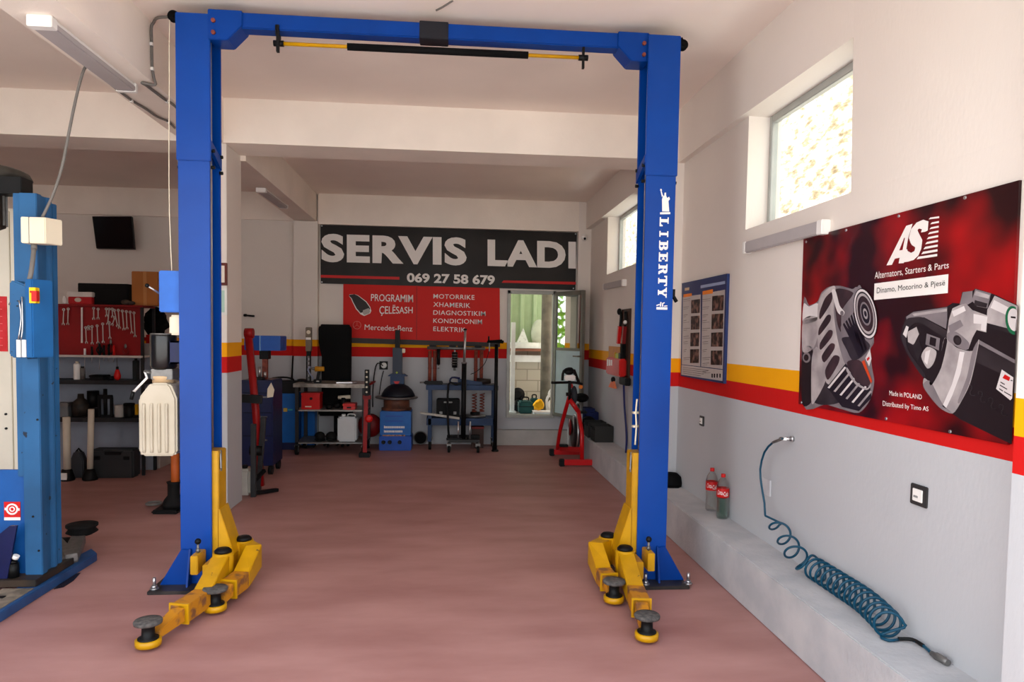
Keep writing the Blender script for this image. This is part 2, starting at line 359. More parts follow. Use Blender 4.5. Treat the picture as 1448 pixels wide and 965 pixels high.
# the sunlit stone wall outside the windows
def stone_wall():
    m = bpy.data.materials.new('sunlit_stone'); m.use_nodes = True; nt = m.node_tree; b = nt.nodes['Principled BSDF']; N = nt.nodes.new; L = nt.links.new
    g = N('ShaderNodeNewGeometry'); sp = N('ShaderNodeSeparateXYZ'); L(g.outputs['Position'], sp.inputs[0]); cb = N('ShaderNodeCombineXYZ'); L(sp.outputs['Y'], cb.inputs['X']); L(sp.outputs['Z'], cb.inputs['Y'])
    mp = N('ShaderNodeMapping'); mp.inputs['Scale'].default_value = (1, 0.9, 2.4); L(g.outputs['Position'], mp.inputs['Vector'])
    nz = N('ShaderNodeTexNoise'); nz.inputs['Scale'].default_value = 4.2; nz.inputs['Detail'].default_value = 7; nz.inputs['Roughness'].default_value = .68; L(mp.outputs['Vector'], nz.inputs['Vector'])
    cr = N('ShaderNodeValToRGB'); e = cr.color_ramp.elements; e[0].position = .335; e[0].color = lin((104, 86, 60)); e[1].position = .55; e[1].color = lin((206, 200, 188)); x = e.new(.45); x.color = lin((150, 134, 106))
    L(nz.outputs['Fac'], cr.inputs['Fac']); L(cr.outputs['Color'], b.inputs['Base Color']); b.inputs['Roughness'].default_value = .95
    bp = N('ShaderNodeBump'); bp.inputs['Strength'].default_value = 0.6; bp.inputs['Distance'].default_value = 0.03; L(nz.outputs['Fac'], bp.inputs['Height']); L(bp.outputs['Normal'], b.inputs['Normal'])
    return m
struct(B().box(4.3, 4.7, 1.0, 22, -0.1, 5.6), 'wall_outside', stone_wall())

# back door: frame in the wall and a half-glazed leaf standing open into the room
fr = B().box(DX0, DX0 + 0.045, 10.29, 10.40, DZ0, DZ1).box(DX1 - 0.045, DX1, 10.29, 10.40, DZ0, DZ1).box(DX0, DX1, 10.29, 10.40, DZ1 - 0.05, DZ1)
fr.box(DX0, DX1, 10.28, 10.42, DZ0 - 0.01, DZ0 + 0.03)
door = struct(fr, 'door_1', M('door_frame_aluminium', (150, 150, 144), 0.45, 0.4, var=0.08), bevel=0.004)
ha, hb = V((DX1 - 0.01, 10.27, 0)), V((1.835, 9.62, 0)); dd = (hb - ha).normalized(); dn = V((dd.y, -dd.x, 0))
DOORF = M('door_leaf_frame', (112, 110, 102), 0.4, 0.3, var=0.1)
lf = B(); Ld = (hb - ha).length
def leaf_box(b, u0, u1, z0, z1, t):
    p = [ha + dd * u0 - dn * t / 2, ha + dd * u1 - dn * t / 2, ha + dd * u1 + dn * t / 2, ha + dd * u0 + dn * t / 2]
    return b.hexa([q + V((0, 0, z0)) for q in p], [q + V((0, 0, z1)) for q in p])
zl0, zl1 = DZ0 + 0.03, DZ1 - 0.02
for u0, u1, a, c in ((0, .05, zl0, zl1), (Ld - .055, Ld, zl0, zl1), (.05, Ld - .055, zl1 - .06, zl1), (.05, Ld - .055, 1.40, 1.44), (.05, Ld - .055, zl0, zl0 + .05)): leaf_box(lf, u0, u1, a, c, 0.045)
leaf = struct(lf, 'door_leaf', DOORF, door, bevel=0.003)
struct(leaf_box(leaf_box(B(), .05, Ld - .055, zl0 + .05, 1.40, 0.025), .05, Ld - .055, zl0 + .05, zl0 + .20, 0.03), 'door_panel', M('pale_blue_door_panel', (176, 200, 206), 0.4, var=0.05), leaf)
MIRR = M('door_glass', (40, 52, 40), 0.03, var=0.02, spec=1.0); MIRR.node_tree.nodes['Principled BSDF'].inputs['IOR'].default_value = 3.2
struct(leaf_box(B(), .05, Ld - .055, 1.44, zl1 - .06, 0.012), 'door_pane', MIRR, leaf)
hd = B(); p = ha + dd * (Ld - .03); hd.cyl(p + dn * .02 + V((0, 0, 1.33)), p + dn * .07 + V((0, 0, 1.33)), .012).bar(p + dn * .07 + V((0, 0, 1.33)), p + dn * .07 - dd * .11 + V((0, 0, 1.33)), .018)
struct(hd, 'door_handle', DOORF, leaf)

# ------------------------------------------------------------------ the yard behind the door
struct(B().box(-12, 2.28, 10.52, 24, 0.1, 0.395), 'ground_back', M('yard_floor', (150, 146, 138), 0.9, var=0.1))
gm = M('pale_green_sheet', (168, 190, 150), 0.5, var=0.06)
sh = B(); x = 0.2
prof = []
while x < 2.1:
    prof += [(x, 12.78), (x + .13, 12.78), (x + .155, 12.72), (x + .205, 12.72), (x + .23, 12.78)]; x += .23
sh.prism([(a, y) for a, y in prof] + [(a, y + .012) for a, y in prof[::-1]], 'Z', 1.42, 4.2)
tag(sh.build('corrugated_sheet_fence', gm), 'pale green corrugated metal sheeting seen through the open back door', 'fence')
def block_wall():
    m = bpy.data.materials.new('concrete_blocks'); m.use_nodes = True; nt = m.node_tree; b = nt.nodes['Principled BSDF']; N = nt.nodes.new; L = nt.links.new
    g = N('ShaderNodeNewGeometry'); sp = N('ShaderNodeSeparateXYZ'); L(g.outputs['Position'], sp.inputs[0]); cb = N('ShaderNodeCombineXYZ'); L(sp.outputs['X'], cb.inputs['X']); L(sp.outputs['Z'], cb.inputs['Y'])
    br = N('ShaderNodeTexBrick'); br.inputs['Scale'].default_value = 1.25; br.inputs['Mortar Size'].default_value = 0.012
    br.inputs['Color1'].default_value = lin((178, 172, 158)); br.inputs['Color2'].default_value = lin((166, 160, 146)); br.inputs['Mortar'].default_value = lin((140, 134, 122))
    L(cb.outputs[0], br.inputs['Vector']); L(br.outputs['Color'], b.inputs['Base Color']); b.inputs['Roughness'].default_value = 0.95; return m
struct(B().box(0.2, 2.5, 12.66, 12.86, 0.35, 1.42), 'wall_yard', block_wall())
tag(B().box(0.2, 2.4, 12.45, 12.66, 1.14, 1.26).build('white_rail', M('white_painted_steel', (226, 232, 230), 0.4), None, 0.01), 'white horizontal steel rail across the yard wall behind the door', 'rail')
tag(B().box(0.2, 2.4, 12.2, 12.66, 1.335, 1.38).build('plank_shelf', M('brown_plank', (140, 92, 74), 0.7, var=0.15), None, 0.004), 'brown plank shelf on top of the yard wall behind the door', 'shelf')
def yr(x, y, Y): return pY(x, y, Y)
b = B(); c = pY(771, 560, 11.3); b.cyl((c.x, 11.3, .395), (c.x, 11.3, 3.6), .085, n=24)
tag(b.build('concrete_post', M('weathered_post', (128, 122, 108), 0.85, rgb2=(96, 92, 82), scale=5)), 'grey round concrete post standing in the yard outside the door', 'post')
b = B(); c = pY(725, 520, 11.0); b.box(c.x - .033, c.x + .033, 10.97, 11.03, .395, pY(725, 456, 11).z); b.box(c.x - .09, c.x + .06, 10.9, 11.1, .395, .42)
tag(b.build('white_upright', M('white_painted_steel', (226, 232, 230), 0.4), None, .005), 'thin white square upright just inside the doorway view, left of the post', 'post')
# tarpaulin peak, folded bundle and hanging sack on the plank shelf
TARP = M('white_tarpaulin', (226, 228, 220), 0.6, rgb2=(150, 150, 140), scale=16, lo=.55, hi=.7)
b = B(); a0, a1, z0, z1 = rect(727, 464, 749, 503, 12.4); mx_ = (a0 + a1) / 2
base = [(a0, 12.25, 1.386), (a1, 12.25, 1.386), (a1, 12.5, 1.386), (a0, 12.5, 1.386)]; top = (mx_ + .03, 12.48, pY(739, 464, 12.4).z)
tv = [b.v(p) for p in base]; t0 = b.v(top); b.face(tv[::-1])
for i in range(4): b.face([tv[i], tv[(i + 1) % 4], t0])
tag(b.build('tarpaulin_cover', TARP), 'peaked white tarpaulin cover on the plank shelf outside', 'tarpaulin')
a0, a1, z0, z1 = rect(719, 494, 765, 503, 12.3)
b = B().box(a0, a1, 12.18, 12.24, 1.386, 1.386 + .10).cyl((a0 + .05, 12.14, 1.44), (a1 - .05, 12.14, 1.44), .05)
tag(b.build('folded_cloth', M('off_white_cloth', (220, 222, 214), 0.8), None, .012), 'rolled off-white cloth lying along the plank shelf edge', 'cloth')
c = pY(762, 480, 12.4); b = B()
b.ball((c.x, 12.42, 1.386 + .26), .2, .7, .5, 1.25).tube([(c.x - .12, 12.4, 1.70), (c.x - .02, 12.4, 1.86), (c.x + .14, 12.4, 1.74)], .022)
tag(b.build('pale_sack', M('pale_sack_cloth', (196, 202, 180), 0.8, var=.12), None), 'pale bulging sack with a looped handle on the plank shelf', 'sack')
TEAL = M('teal_plastic', (16, 74, 72), 0.5, var=.1)
def case(name, x0, x1, y0, y1, z0, z1, mat, handle, label, cat, hm=None, group=None):
    t = thing(name, label, cat, ((x0 + x1) / 2, (y0 + y1) / 2, z0), group)
    B().box(x0, x1, y0, y1, z0, z1).build('body', mat, t, min(.02, (x1 - x0) / 8))
    B().box(x0 - .004, x1 + .004, y0 - .004, y1 + .004, z0 + (z1 - z0) * .55, z0 + (z1 - z0) * .6).build('seam_rim', hm or BLK, t)
    if handle:
        m_ = (x0 + x1) / 2; h = (x1 - x0) * .22; ym = (y0 + y1) / 2
        B().tube([(m_ - h, ym, z1 - .005), (m_ - h, ym, z1 + .05), (m_ + h, ym, z1 + .05), (m_ + h, ym, z1 - .005)], .011, smooth=4).build('carry_handle', hm or BLK, t)
    return t
a0, a1, z0, z1 = rect(733, 567, 752, 588, 11.0)
case('teal_crate', a0, a1, 10.85, 11.15, .396, z1, TEAL, True, 'dark teal plastic crate on the yard floor just outside the door', 'crate')
a0, a1, z0, z1 = rect(752, 564, 767, 584, 11.2)
case('small_teal_case', a0 - .02, a1 - .06, 11.19, 11.36, .396, z1, TEAL, True, 'smaller dark teal case behind the white tub outside', 'case')
b = B(); c = pY(733, 557, 11.15); b.lathe([(.05, 0), (.11, .03), (.11, .06), (.05, .09)], (c.x, 11.19, c.z - .02), axis='Y').cyl((c.x, 11.25, .396), (c.x, 11.25, c.z), .05); b.box(c.x - .13, c.x + .16, 11.18, 11.36, .396, .50)
tag(b.build('black_pump', BLK), 'black round-headed pump beside the white upright outside', 'pump')
a0, a1, z0, z1 = rect(754, 578, 782, 588, 10.75)
t = thing('plastic_tub', 'clear white plastic tub on the doorstep holding a yellow cloth', 'tub', ((a0 + a1) / 2, 10.7, .44))
tb = B(); w_ = .02
tb.prism([(a0 + w_, .0), (a1 - w_, .0), (a1, z1 - .44), (a0, z1 - .44)], 'Y', 10.6, 10.61).prism([(a0 + w_, .0), (a1 - w_, .0), (a1, z1 - .44), (a0, z1 - .44)], 'Y', 10.83, 10.84)
tb.at(Matrix.Identity(4))
for v in tb.bm.verts: v.co.z += .396
tb.box(a0 + .02, a1 - .02, 10.6, 10.84, .396, .402).box(a0, a0 + .02, 10.6, 10.84, .396, z1 - .044).box(a1 - .02, a1, 10.6, 10.84, .396, z1 - .044)
t.location = ((a0 + a1) / 2, 10.72, .396)
tb.build('tub_body', M('frosted_plastic', (214, 222, 222), 0.4), t)
B().box(a0 - .008, a1 + .008, 10.592, 10.848, z1 - .05, z1 - .036).build('tub_rim', WPL, t)
c = pY(762, 573, 10.72); b = B().ball((c.x, 10.72, c.z - .01), .085, 1.0, .8, .9, 12, 8)
for i, v in enumerate(b.bm.verts): v.co += V((random.uniform(-.02, .02), random.uniform(-.02, .02), random.uniform(-.01, .035)))
tag(b.build('yellow_cloth', M('yellow_cloth', (244, 178, 20), 0.8, var=.1)), 'crumpled bright yellow cloth heaped in the white tub', 'cloth')
b = B(); c = pY(779, 560, 10.95)
b.tube([(c.x, 10.95, .40), (c.x - .03, 10.95, .55), (c.x + .03, 10.95, .62), (c.x - .03, 10.95, .70), (c.x + .02, 10.95, .78)], .022).tube([(c.x - .05, 10.98, .40), (c.x - .06, 10.98, .60), (c.x - .02, 10.98, .68)], .02)
tag(b.build('white_hose', WPL), 'coiled white corrugated hose standing behind the tub outside', 'hose')
# foliage beyond the yard, mirrored in the door glass
def leafy(name, cx, cy, z0, z1, rx, ry, n, mat, label):
    b = B(); rnd = random.Random(int(abs(cx) * 100 + cy * 10))
    for i in range(n):
        a = rnd.uniform(0, 6.28); r = rnd.random() ** .4; z = rnd.uniform(z0, z1)
        p = V((cx + math.cos(a) * rx * r, cy + math.sin(a) * ry * r, z)); s = rnd.uniform(.08, .16)
        n1 = V((rnd.uniform(-1, 1), rnd.uniform(-1, 1), rnd.uniform(-1, 1))).normalized(); n2 = n1.orthogonal().normalized()
        b.face([b.v(p - n1 * s), b.v(p + n2 * s * .45), b.v(p + n1 * s), b.v(p - n2 * s * .45)])
    o = b.build(name, mat); tag(o, label, 'foliage', kind='stuff'); return o
LEAF = M('bright_leaf', (150, 190, 60), 0.6, rgb2=(96, 150, 40), scale=8)
struct(B().box(-1.6, 2.28, 10.52, 13.2, 3.7, 3.8), 'roof_yard_added', M('added_roof_grey', (150, 150, 144), .8))  # unseen roof, added so daylight reaches the yard from the sides only
leafy('foliage', -4.6, 13.8, .4, 4.6, 3.4, 1.3, 2600, LEAF, 'bright green sunlit foliage beyond the back yard')

# ================================================================== the blue two-post car lift
LX0, LX1, LY = -1.652, -1.464, 4.50      # left column, front face
RX0, RX1, RY = 1.229, 1.424, 4.45        # right column
LIFT = thing('two_post_car_lift', 'tall bright blue two-post car lift with yellow swing arms in the middle of the workshop', 'car lift', (-.12, 4.55, 0))
CHIP = M('chipped_blue_paint', (0, 56, 137), 0.35, rgb2=(0, 64, 151), scale=1.4, spec=0.16, coat=0.16, bump=0.03, bscale=6)
def column(x0, x1, y, side):
    """side +1: open towards +X. Channel section: front plate, outer plate, rear plate"""
    xo = x0 if side > 0 else x1
    b = B().box(x0, x1, y, y + .014, .02, 2.63).box(x0, x1, y + .186, y + .20, .02, 2.63)
    b.box(min(xo, xo + side * .014), max(xo, xo + side * .014), y + .014, y + .186, .02, 2.63)
    b.box(min(xo, xo + side * .19), max(xo, xo + side * .19), y + .20, y + .206, .02, 2.63)
    col = b.build('column', CHIP, LIFT, .004)
    # upper sleeve
    e = .007; s0, s1 = x0 - e, x1 + e
    b = B().box(s0, s1, y - e, y + .012, 2.63, 3.505).box(s0, s1, y + .188, y + .207, 2.63, 3.505)
    so = s0 if side > 0 else s1
    b.box(min(so, so + side * .012), max(so, so + side * .012), y + .012, y + .188, 2.63, 3.505)
    b.build('column_extension', CHIP, col, .004)
    xi = x1 if side > 0 else x0
    B().hexa([(xi - .012, y - .002, 2.71), (xi + .008, y - .002, 2.71), (xi + .008, y + .205, 2.62), (xi - .012, y + .205, 2.62)], [(xi - .012, y - .002, 2.76), (xi + .008, y - .002, 2.76), (xi + .008, y + .205, 2.69), (xi - .012, y + .205, 2.69)]).build('brace_strap', BLUE, col)
    for z in (2.60, 2.70):
        for yy in (y + .03, y + .185): B().cyl((xi, yy, z), (xi + side * .02, yy, z), .011, n=8).build('bolt', BLK, col)
        B().cyl((xo, y + .05, z), (xo - side * .018, y + .05, z), .010, n=8).build('bolt', BLK, col)
    # hydraulic ram rod, lifting chain and safety cable inside the channel
    B().cyl((xi - side * .03, y + .10, .86), (xi - side * .03, y + .10, 3.47), .012, n=12).build('cylinder_rod', STEEL, LIFT)
    B().tube([(xi - side * .012, y + .05, .9), (xi - side * .014, y + .05, 2.0), (xi - side * .012, y + .05, 3.4)], .005, 6, 2).build('synchronising_cable', DSTEEL, LIFT)
    B().box(min(xi - side * .10, xi - side * .05), max(xi - side * .10, xi - side * .05), y + .08, y + .15, .86, 3.40).build('lifting_chain', BLKM, LIFT)
    if side < 0:
        b = B()
        for z in (1.02, 1.11): b.cyl((xi + .01, y + .07, z), (xi - .022, y + .07, z), .009, n=8).box(xi - .03, xi - .018, y + .05, y + .09, z - .006, z + .006)
        b.tube([(xi - .006, y + .06, 1.20), (xi - .012, y + .06, 1.11), (xi - .006, y + .06, 1.02), (xi - .012, y + .06, .90)], .006, 6).build('cable_clamp', CREAM, LIFT)
    # base plate, gusset, anchors
    g = xo
    bx0, bx1 = (g - .15, xi + .10) if side > 0 else (xi - .10, g + .12)
    base = B().box(bx0, bx1, y - .13, y + .34, 0, .022).build('base_plate', M('oily_black_plate', (30, 29, 30), 0.4, rgb2=(58, 54, 52), scale=9), LIFT, .003)
    gx = xo + side * .055
    b = B().prism([(gx, .24), (gx - side * .045, .245), (g - side * .12, .022), (gx, .022)], 'Y', y - .018, y - .004)
    b.prism([(y - .002, .245), (y - .018, .245), (y - .075, .022), (y - .002, .022)], 'X', gx, gx + side * .012)
    b.build('gusset', BLUE, LIFT, .002)
    spots = [(g - side * .125, y - .085), (g - side * .11, y + .29)] + ([(gx + side * .10, y - .085)] if side < 0 else [])
    for ax, ay in spots:
        an = B().cyl((ax, ay, .022), (ax, ay, .028), .026, n=14).cyl((ax, ay, .028), (ax, ay, .044), .017, n=6).cyl((ax, ay, .044), (ax, ay, .092), .0095, n=10)
        an.build('anchor_bolt', STEEL, base)
    # pulley at the top outer corner
    B().bar((xo + side * .01, y + .06, 3.475), (xo - side * .045, y + .06, 3.50), .012, .05).build('pulley_bracket', BLK, LIFT)
    pz, px_ = (3.50, xo - side * .035)
    B().lathe([(.012, -.012), (.034, -.012), (.028, 0), (.034, .012), (.012, .012)], (px_, y + .05, pz - (0 if side > 0 else .03)), 18, 'Y').lathe([(.006, -.02), (.011, -.02), (.011, .02), (.006, .02)], (px_, y + .05, pz - (0 if side > 0 else .03)), 10, 'Y').build('cable_pulley', BLKM, LIFT)
    # carriage: yellow slide in the channel with a flared foot, carrying two swing arms
    c0, c1 = sorted((xi + side * .036, xi - side * .13))
    ca = B().box(c0, c1, y + .022, y + .178, .19, .852).build('carriage', YEL, LIFT, .005)
    xf = xi + side * .036
    B().prism([(xf, .49), (xf + side * .008, .49), (xf + side * .095, .205), (xf + side * .095, .19), (xf, .19)], 'Y', y + .012, y + .19).build('carriage_fin', YEL, ca, .004)
    f0, f1 = sorted((xi - side * .005, xi + side * .125))
    B().box(f0, f1, y - .16, y + .22, .075, .19).build('carriage_foot', YEL, ca, .006)
    p0, p1 = sorted((xi - side * .03, xi - side * .075))
    B().box(p0, p1, y - .16, y - .012, .13, .245).build('lock_plate', YEL, ca, .004)
    xk = xi - side * .052
    B().cyl((xk, y - .09, .245), (xk, y - .09, .30), .008, n=8).cyl((xk, y - .09, .25), (xk, y - .09, .27), .013, n=10).build('release_pin', DSTEEL, ca)
    B().ball((xk, y - .09, .315), .019, n=12, m=8).build('release_knob', BLK, ca)
    B().box(xf - .006, xf + .006, y + .06, y + .075, .72, .85).bar((xf, y + .06, .83), (xf + side * .012, y + .03, .74), .008, .02).build('hose_clip', DSTEEL, ca)
    return col
column(LX0, LX1, LY, 1); column(RX0, RX1, RY, -1)
# crossbeam between the columns
ZB0, ZB1 = 3.432, 3.526
b = B().box(-1.47, 1.24, 4.50, 4.60, ZB0, ZB1)
beam = b.build('crossbeam', BLUE, LIFT, .006)
c0, c1 = pY(593, 40, 4.49).x, pY(634, 40, 4.49).x
B().box(c0, c1, 4.492, 4.608, ZB0 - .006, ZB1 + .006).build('joint_sleeve', M('dark_joint_paint', (24, 26, 34), 0.5), beam, .003)
for s_, xa in ((1, -1.468), (-1, 1.238)):
    B().prism([(xa, 3.53), (xa + s_ * .20, 3.53), (xa + s_ * .20, 3.44), (xa + s_ * .115, 3.352), (xa - s_ * .0, 3.352)], 'Y', 4.485, 4.64).build('beam_bracket', BLUE, beam, .004)
    for dx, dz in ((.035, 3.46), (.035, 3.39)): B().cyl((xa + s_ * dx, 4.487, dz), (xa + s_ * dx, 4.47, dz), .013, n=6).build('bracket_bolt', RUST, beam)
# overhead shut-off bar hanging under the beam
bar_y = 4.52
def bz(x): return 3.36 + (x + 1.06) * .004
B().cyl((-1.075, bar_y, bz(-1.07)), (.835, bar_y, bz(.83)), .0115, n=12).build('shutoff_bar', YEL, LIFT)
B().cyl((-.648, bar_y, bz(-.648)), (.472, bar_y, bz(.47)), .0215, n=16).build('foam_sleeve', BLKM, LIFT)
for x, y2, wd in ((-1.06, 4.50, .016), (.823, 4.52, .014)):
    h = B().box(x - wd / 2, x + wd / 2, y2 - .012, y2 + .012, 3.30, 3.46)
    if x < 0: h.hexa([(x - .012, 4.48, 3.40), (x - .004, 4.48, 3.40), (x - .004, 4.60, 3.40), (x - .012, 4.60, 3.40)], [(x - .012, 4.48, 3.455), (x - .004, 4.48, 3.455), (x - .004, 4.60, 3.455), (x - .012, 4.60, 3.455)])
    h.cyl((x - .03, bar_y, bz(x)), (x + .03, bar_y, bz(x)), .018, n=10)
    h.build('bar_hanger', BLK, LIFT)
# swing arms
def strip(b, pts, w):
    """box section along pts (x, y, zlow, ztop)"""
    rows = []
    for i, p in enumerate(pts):
        d = V(pts[min(i + 1, len(pts) - 1)][:2]) - V(pts[max(i - 1, 0)][:2]); d.normalize(); n = V((-d.y, d.x)); ww = w[i] if isinstance(w, (list, tuple)) else w
        a, c = V(p[:2]) + n * ww / 2, V(p[:2]) - n * ww / 2
        rows.append([b.v((a.x, a.y, p[2])), b.v((c.x, c.y, p[2])), b.v((c.x, c.y, p[3])), b.v((a.x, a.y, p[3]))])
    for i in range(len(rows) - 1):
        for k in range(4): b.face([rows[i][k], rows[i][(k + 1) % 4], rows[i + 1][(k + 1) % 4], rows[i + 1][k]])
    b.face(rows[0][::-1]); b.face(rows[-1]); return b
def swing_arm(path, pad, wide, cap):
    """path: pivot, optional elbow, start of the low box, end of the low box (x, y); pad (x, y)"""
    pv = path[0]; e = path[-1]; k = path[-2]
    if len(path) == 4: pts = [(pv[0], pv[1], .10, .245), (path[1][0], path[1][1], .10, .245)]; 
    else: pts = [(pv[0], pv[1], .10, .245)]
    a = V(pts[-1][:2]); d = (V(k) - a)
    st = a + d.normalized() * .05
    hi = strip(B(), pts + ([(st.x, st.y, .09, .24)] if len(path) == 3 else []) + [(k[0], k[1], .045, .142)], wide)
    arm = hi.build('swing_arm', YEL, LIFT, .004)
    strip(B(), [(k[0], k[1], .045, .1425), (e[0], e[1], .042, .138)], wide + .001).build('arm_box', YELW, arm, .003)
    dd_ = (V(e) - V(k)).normalized(); e2 = V(e) + dd_ * .006
    rim = strip(B(), [(e[0] - dd_.x * .012, e[1] - dd_.y * .012, .036, .146), (e[0], e[1], .036, .146)], wide + .014); rim.build('arm_collar', YEL, arm)
    pd = V(pad); q = pd - (pd - V(e)).normalized() * .045
    ex = strip(B(), [(e[0] - dd_.x * .05, e[1] - dd_.y * .05, .05, .125), (e2.x, e2.y, .05, .125), (q.x, q.y, .035, .075)], [wide * .72, wide * .72, wide * .62]); ex.build('arm_extension', YELW, arm, .003)
    B().lathe([(.052, .018), (.062, .02), (.062, .05), (.050, .052)], (pd.x, pd.y, 0), 22).build('pad_holder', YEL, arm)
    B().lathe([(.05, .048), (.05, .058), (.032, .06), (.030, .125), (.034, .128)], (pd.x, pd.y, 0), 20).build('pad_stem', BLK, arm)
    B().lathe([(.05, .124), (.066, .130), (.068, .142), (.064, .148), (.02, .149)], (pd.x, pd.y, 0), 28).build('lift_pad', PADT, arm)
    B().cyl((pv[0], pv[1], .075), (pv[0], pv[1], .25), wide * .62, n=20).build('arm_pivot', YEL, arm)
    if cap: B().lathe([(.05, .25), (.05, .262), (.036, .275), (.012, .28)], (pv[0], pv[1], 0), 18).build('pivot_pin', BLK, arm)
swing_arm([(-1.365, 4.40), (-1.372, 4.06), (-1.422, 3.84)], (-1.490, 3.625), .098, True)
swing_arm([(-1.315, 4.66), (-1.225, 4.56), (-1.245, 4.36), (-1.278, 4.20)], (-1.308, 4.075), .098, True)
swing_arm([(1.128, 4.36), (1.108, 4.02), (1.085, 3.80)], (1.052, 3.575), .098, True)
swing_arm([(1.085, 4.66), (.975, 4.54), (.988, 4.34), (.998, 4.22)], (1.000, 4.10), .098, True)
# power unit on the left column: blue box, lever, motor, reservoir
uy = LY + .10
x0, x1, z0, z1 = rect(230, 384, 253, 442, uy)
pb = B().box(x0, LX0 + .004, uy - .06, uy + .10, z0, z1).build('control_box', M('light_blue_box', (40, 100, 190), 0.4, var=.08, scale=8), LIFT, .006)
l0, l1 = pY(228, 417, uy - .04), pY(208, 404, uy - .10)
B().cyl(l0, l1, .006, n=10).build('lowering_lever', STEEL, pb); B().ball(l1, .013, n=10, m=8).build('lever_knob', BLK, pb)
x0, x1, z0, z1 = rect(243, 446, 254, 474, uy)
B().box(x0, LX0 + .004, uy - .05, uy + .04, z0, z1).build('switch_box', CREAM, LIFT, .012)
x0, x1, z0, z1 = rect(210, 473, 247, 523, uy)
mc = (x0 + x1) / 2; mr_ = (x1 - x0) / 2
mo = B().lathe([(mr_ * .82, z0), (mr_, z0 + .02), (mr_, z1 - .012), (mr_ * .94, z1), (mr_ * .3, z1 + .004)], (mc, uy + .03, 0), 28).build('pump_motor', M('gloss_black', (16, 16, 17), 0.22, var=.1, coat=.4), LIFT)
B().lathe([(mr_ * .9, z1 - .004), (mr_ * 1.0, z1 + .002), (mr_ * .88, z1 + .006)], (mc, uy + .03, 0), 28).build('motor_cap', DSTEEL, mo)
B().box(mc + mr_ - .01, LX0 + .003, uy - .05, uy - .03, z0 + .04, z1 - .04).box(mc + mr_ - .012, LX0 + .003, uy - .05, uy + .06, z1 - .05, z1 - .04).box(mc + mr_ - .012, LX0 + .003, uy - .05, uy + .06, z0 + .04, z0 + .05).build('motor_bracket', DBLUE, mo)
zz = z0
b = B().box(mc - .055, mc + .075, uy - .03, uy + .09, zz - .06, zz + .005).cyl((mc - .05, uy - .02, zz - .02), (mc - .095, uy - .03, zz - .01), .012, n=10)
b.build('valve_block', DSTEEL, LIFT, .004)
b = B().tube([(mc - .09, uy - .03, zz - .012), (mc - .075, uy - .035, zz - .05), (mc - .155, uy - .04, zz - .14)], .0075, smooth=1); b.build('hand_lever', WPL, LIFT)
B().cyl((mc - .155, uy - .04, zz - .135), (mc - .168, uy - .04, zz - .185), .011, n=10).build('lever_grip', BLK, LIFT)
# oil reservoir: ribbed translucent white tank
TX0, TX1, TZ0, TZ1 = rect(197, 536, 251, 645, uy - .06)
ty0, ty1 = uy - .075, uy + .15
TANK = M('milky_plastic_tank', (178, 168, 148), 0.45, rgb2=(194, 184, 166), scale=3)
tk = B(); sh_ = .045
tk.prism([(TX0, TZ0 + .02), (TX0 + .02, TZ0), (TX1 - .02, TZ0), (TX1, TZ0 + .02), (TX1, TZ1 - .12), (TX1 - .03, TZ1 - .045), (TX1 - .05, TZ1 - .025), (TX0 + .075, TZ1 - .025), (TX0 + .055, TZ1 - .045), (TX0, TZ1 - .12)], 'Y', ty0, ty1)
tank = tk.build('oil_reservoir', TANK, LIFT, .012)
B().lathe([(.066, TZ1 - .03), (.066, TZ1 - .004), (.074, TZ1), (.074, TZ1 + .012), (.05, TZ1 + .018)], (mc, uy + .03, 0), 24).build('tank_neck', M('amber_stained_plastic', (212, 180, 142), 0.4), tank)
rb = B()
for k in range(4):
    rx = TX0 + .035 + k * .045
    rb.tube([(rx, ty0 + .004, TZ0 + .03), (rx, ty0 - .006, TZ0 + .05), (rx, ty0 - .006, TZ1 - .18), (rx, ty0 + .004, TZ1 - .16)], .009, 8, 3)
rb.build('tank_rib', TANK, tank)
B().box(TX1 - .004, LX0 + .002, uy + .0, uy + .06, TZ0 + .1, TZ0 + .2).build('tank_bracket', BLK, tank)
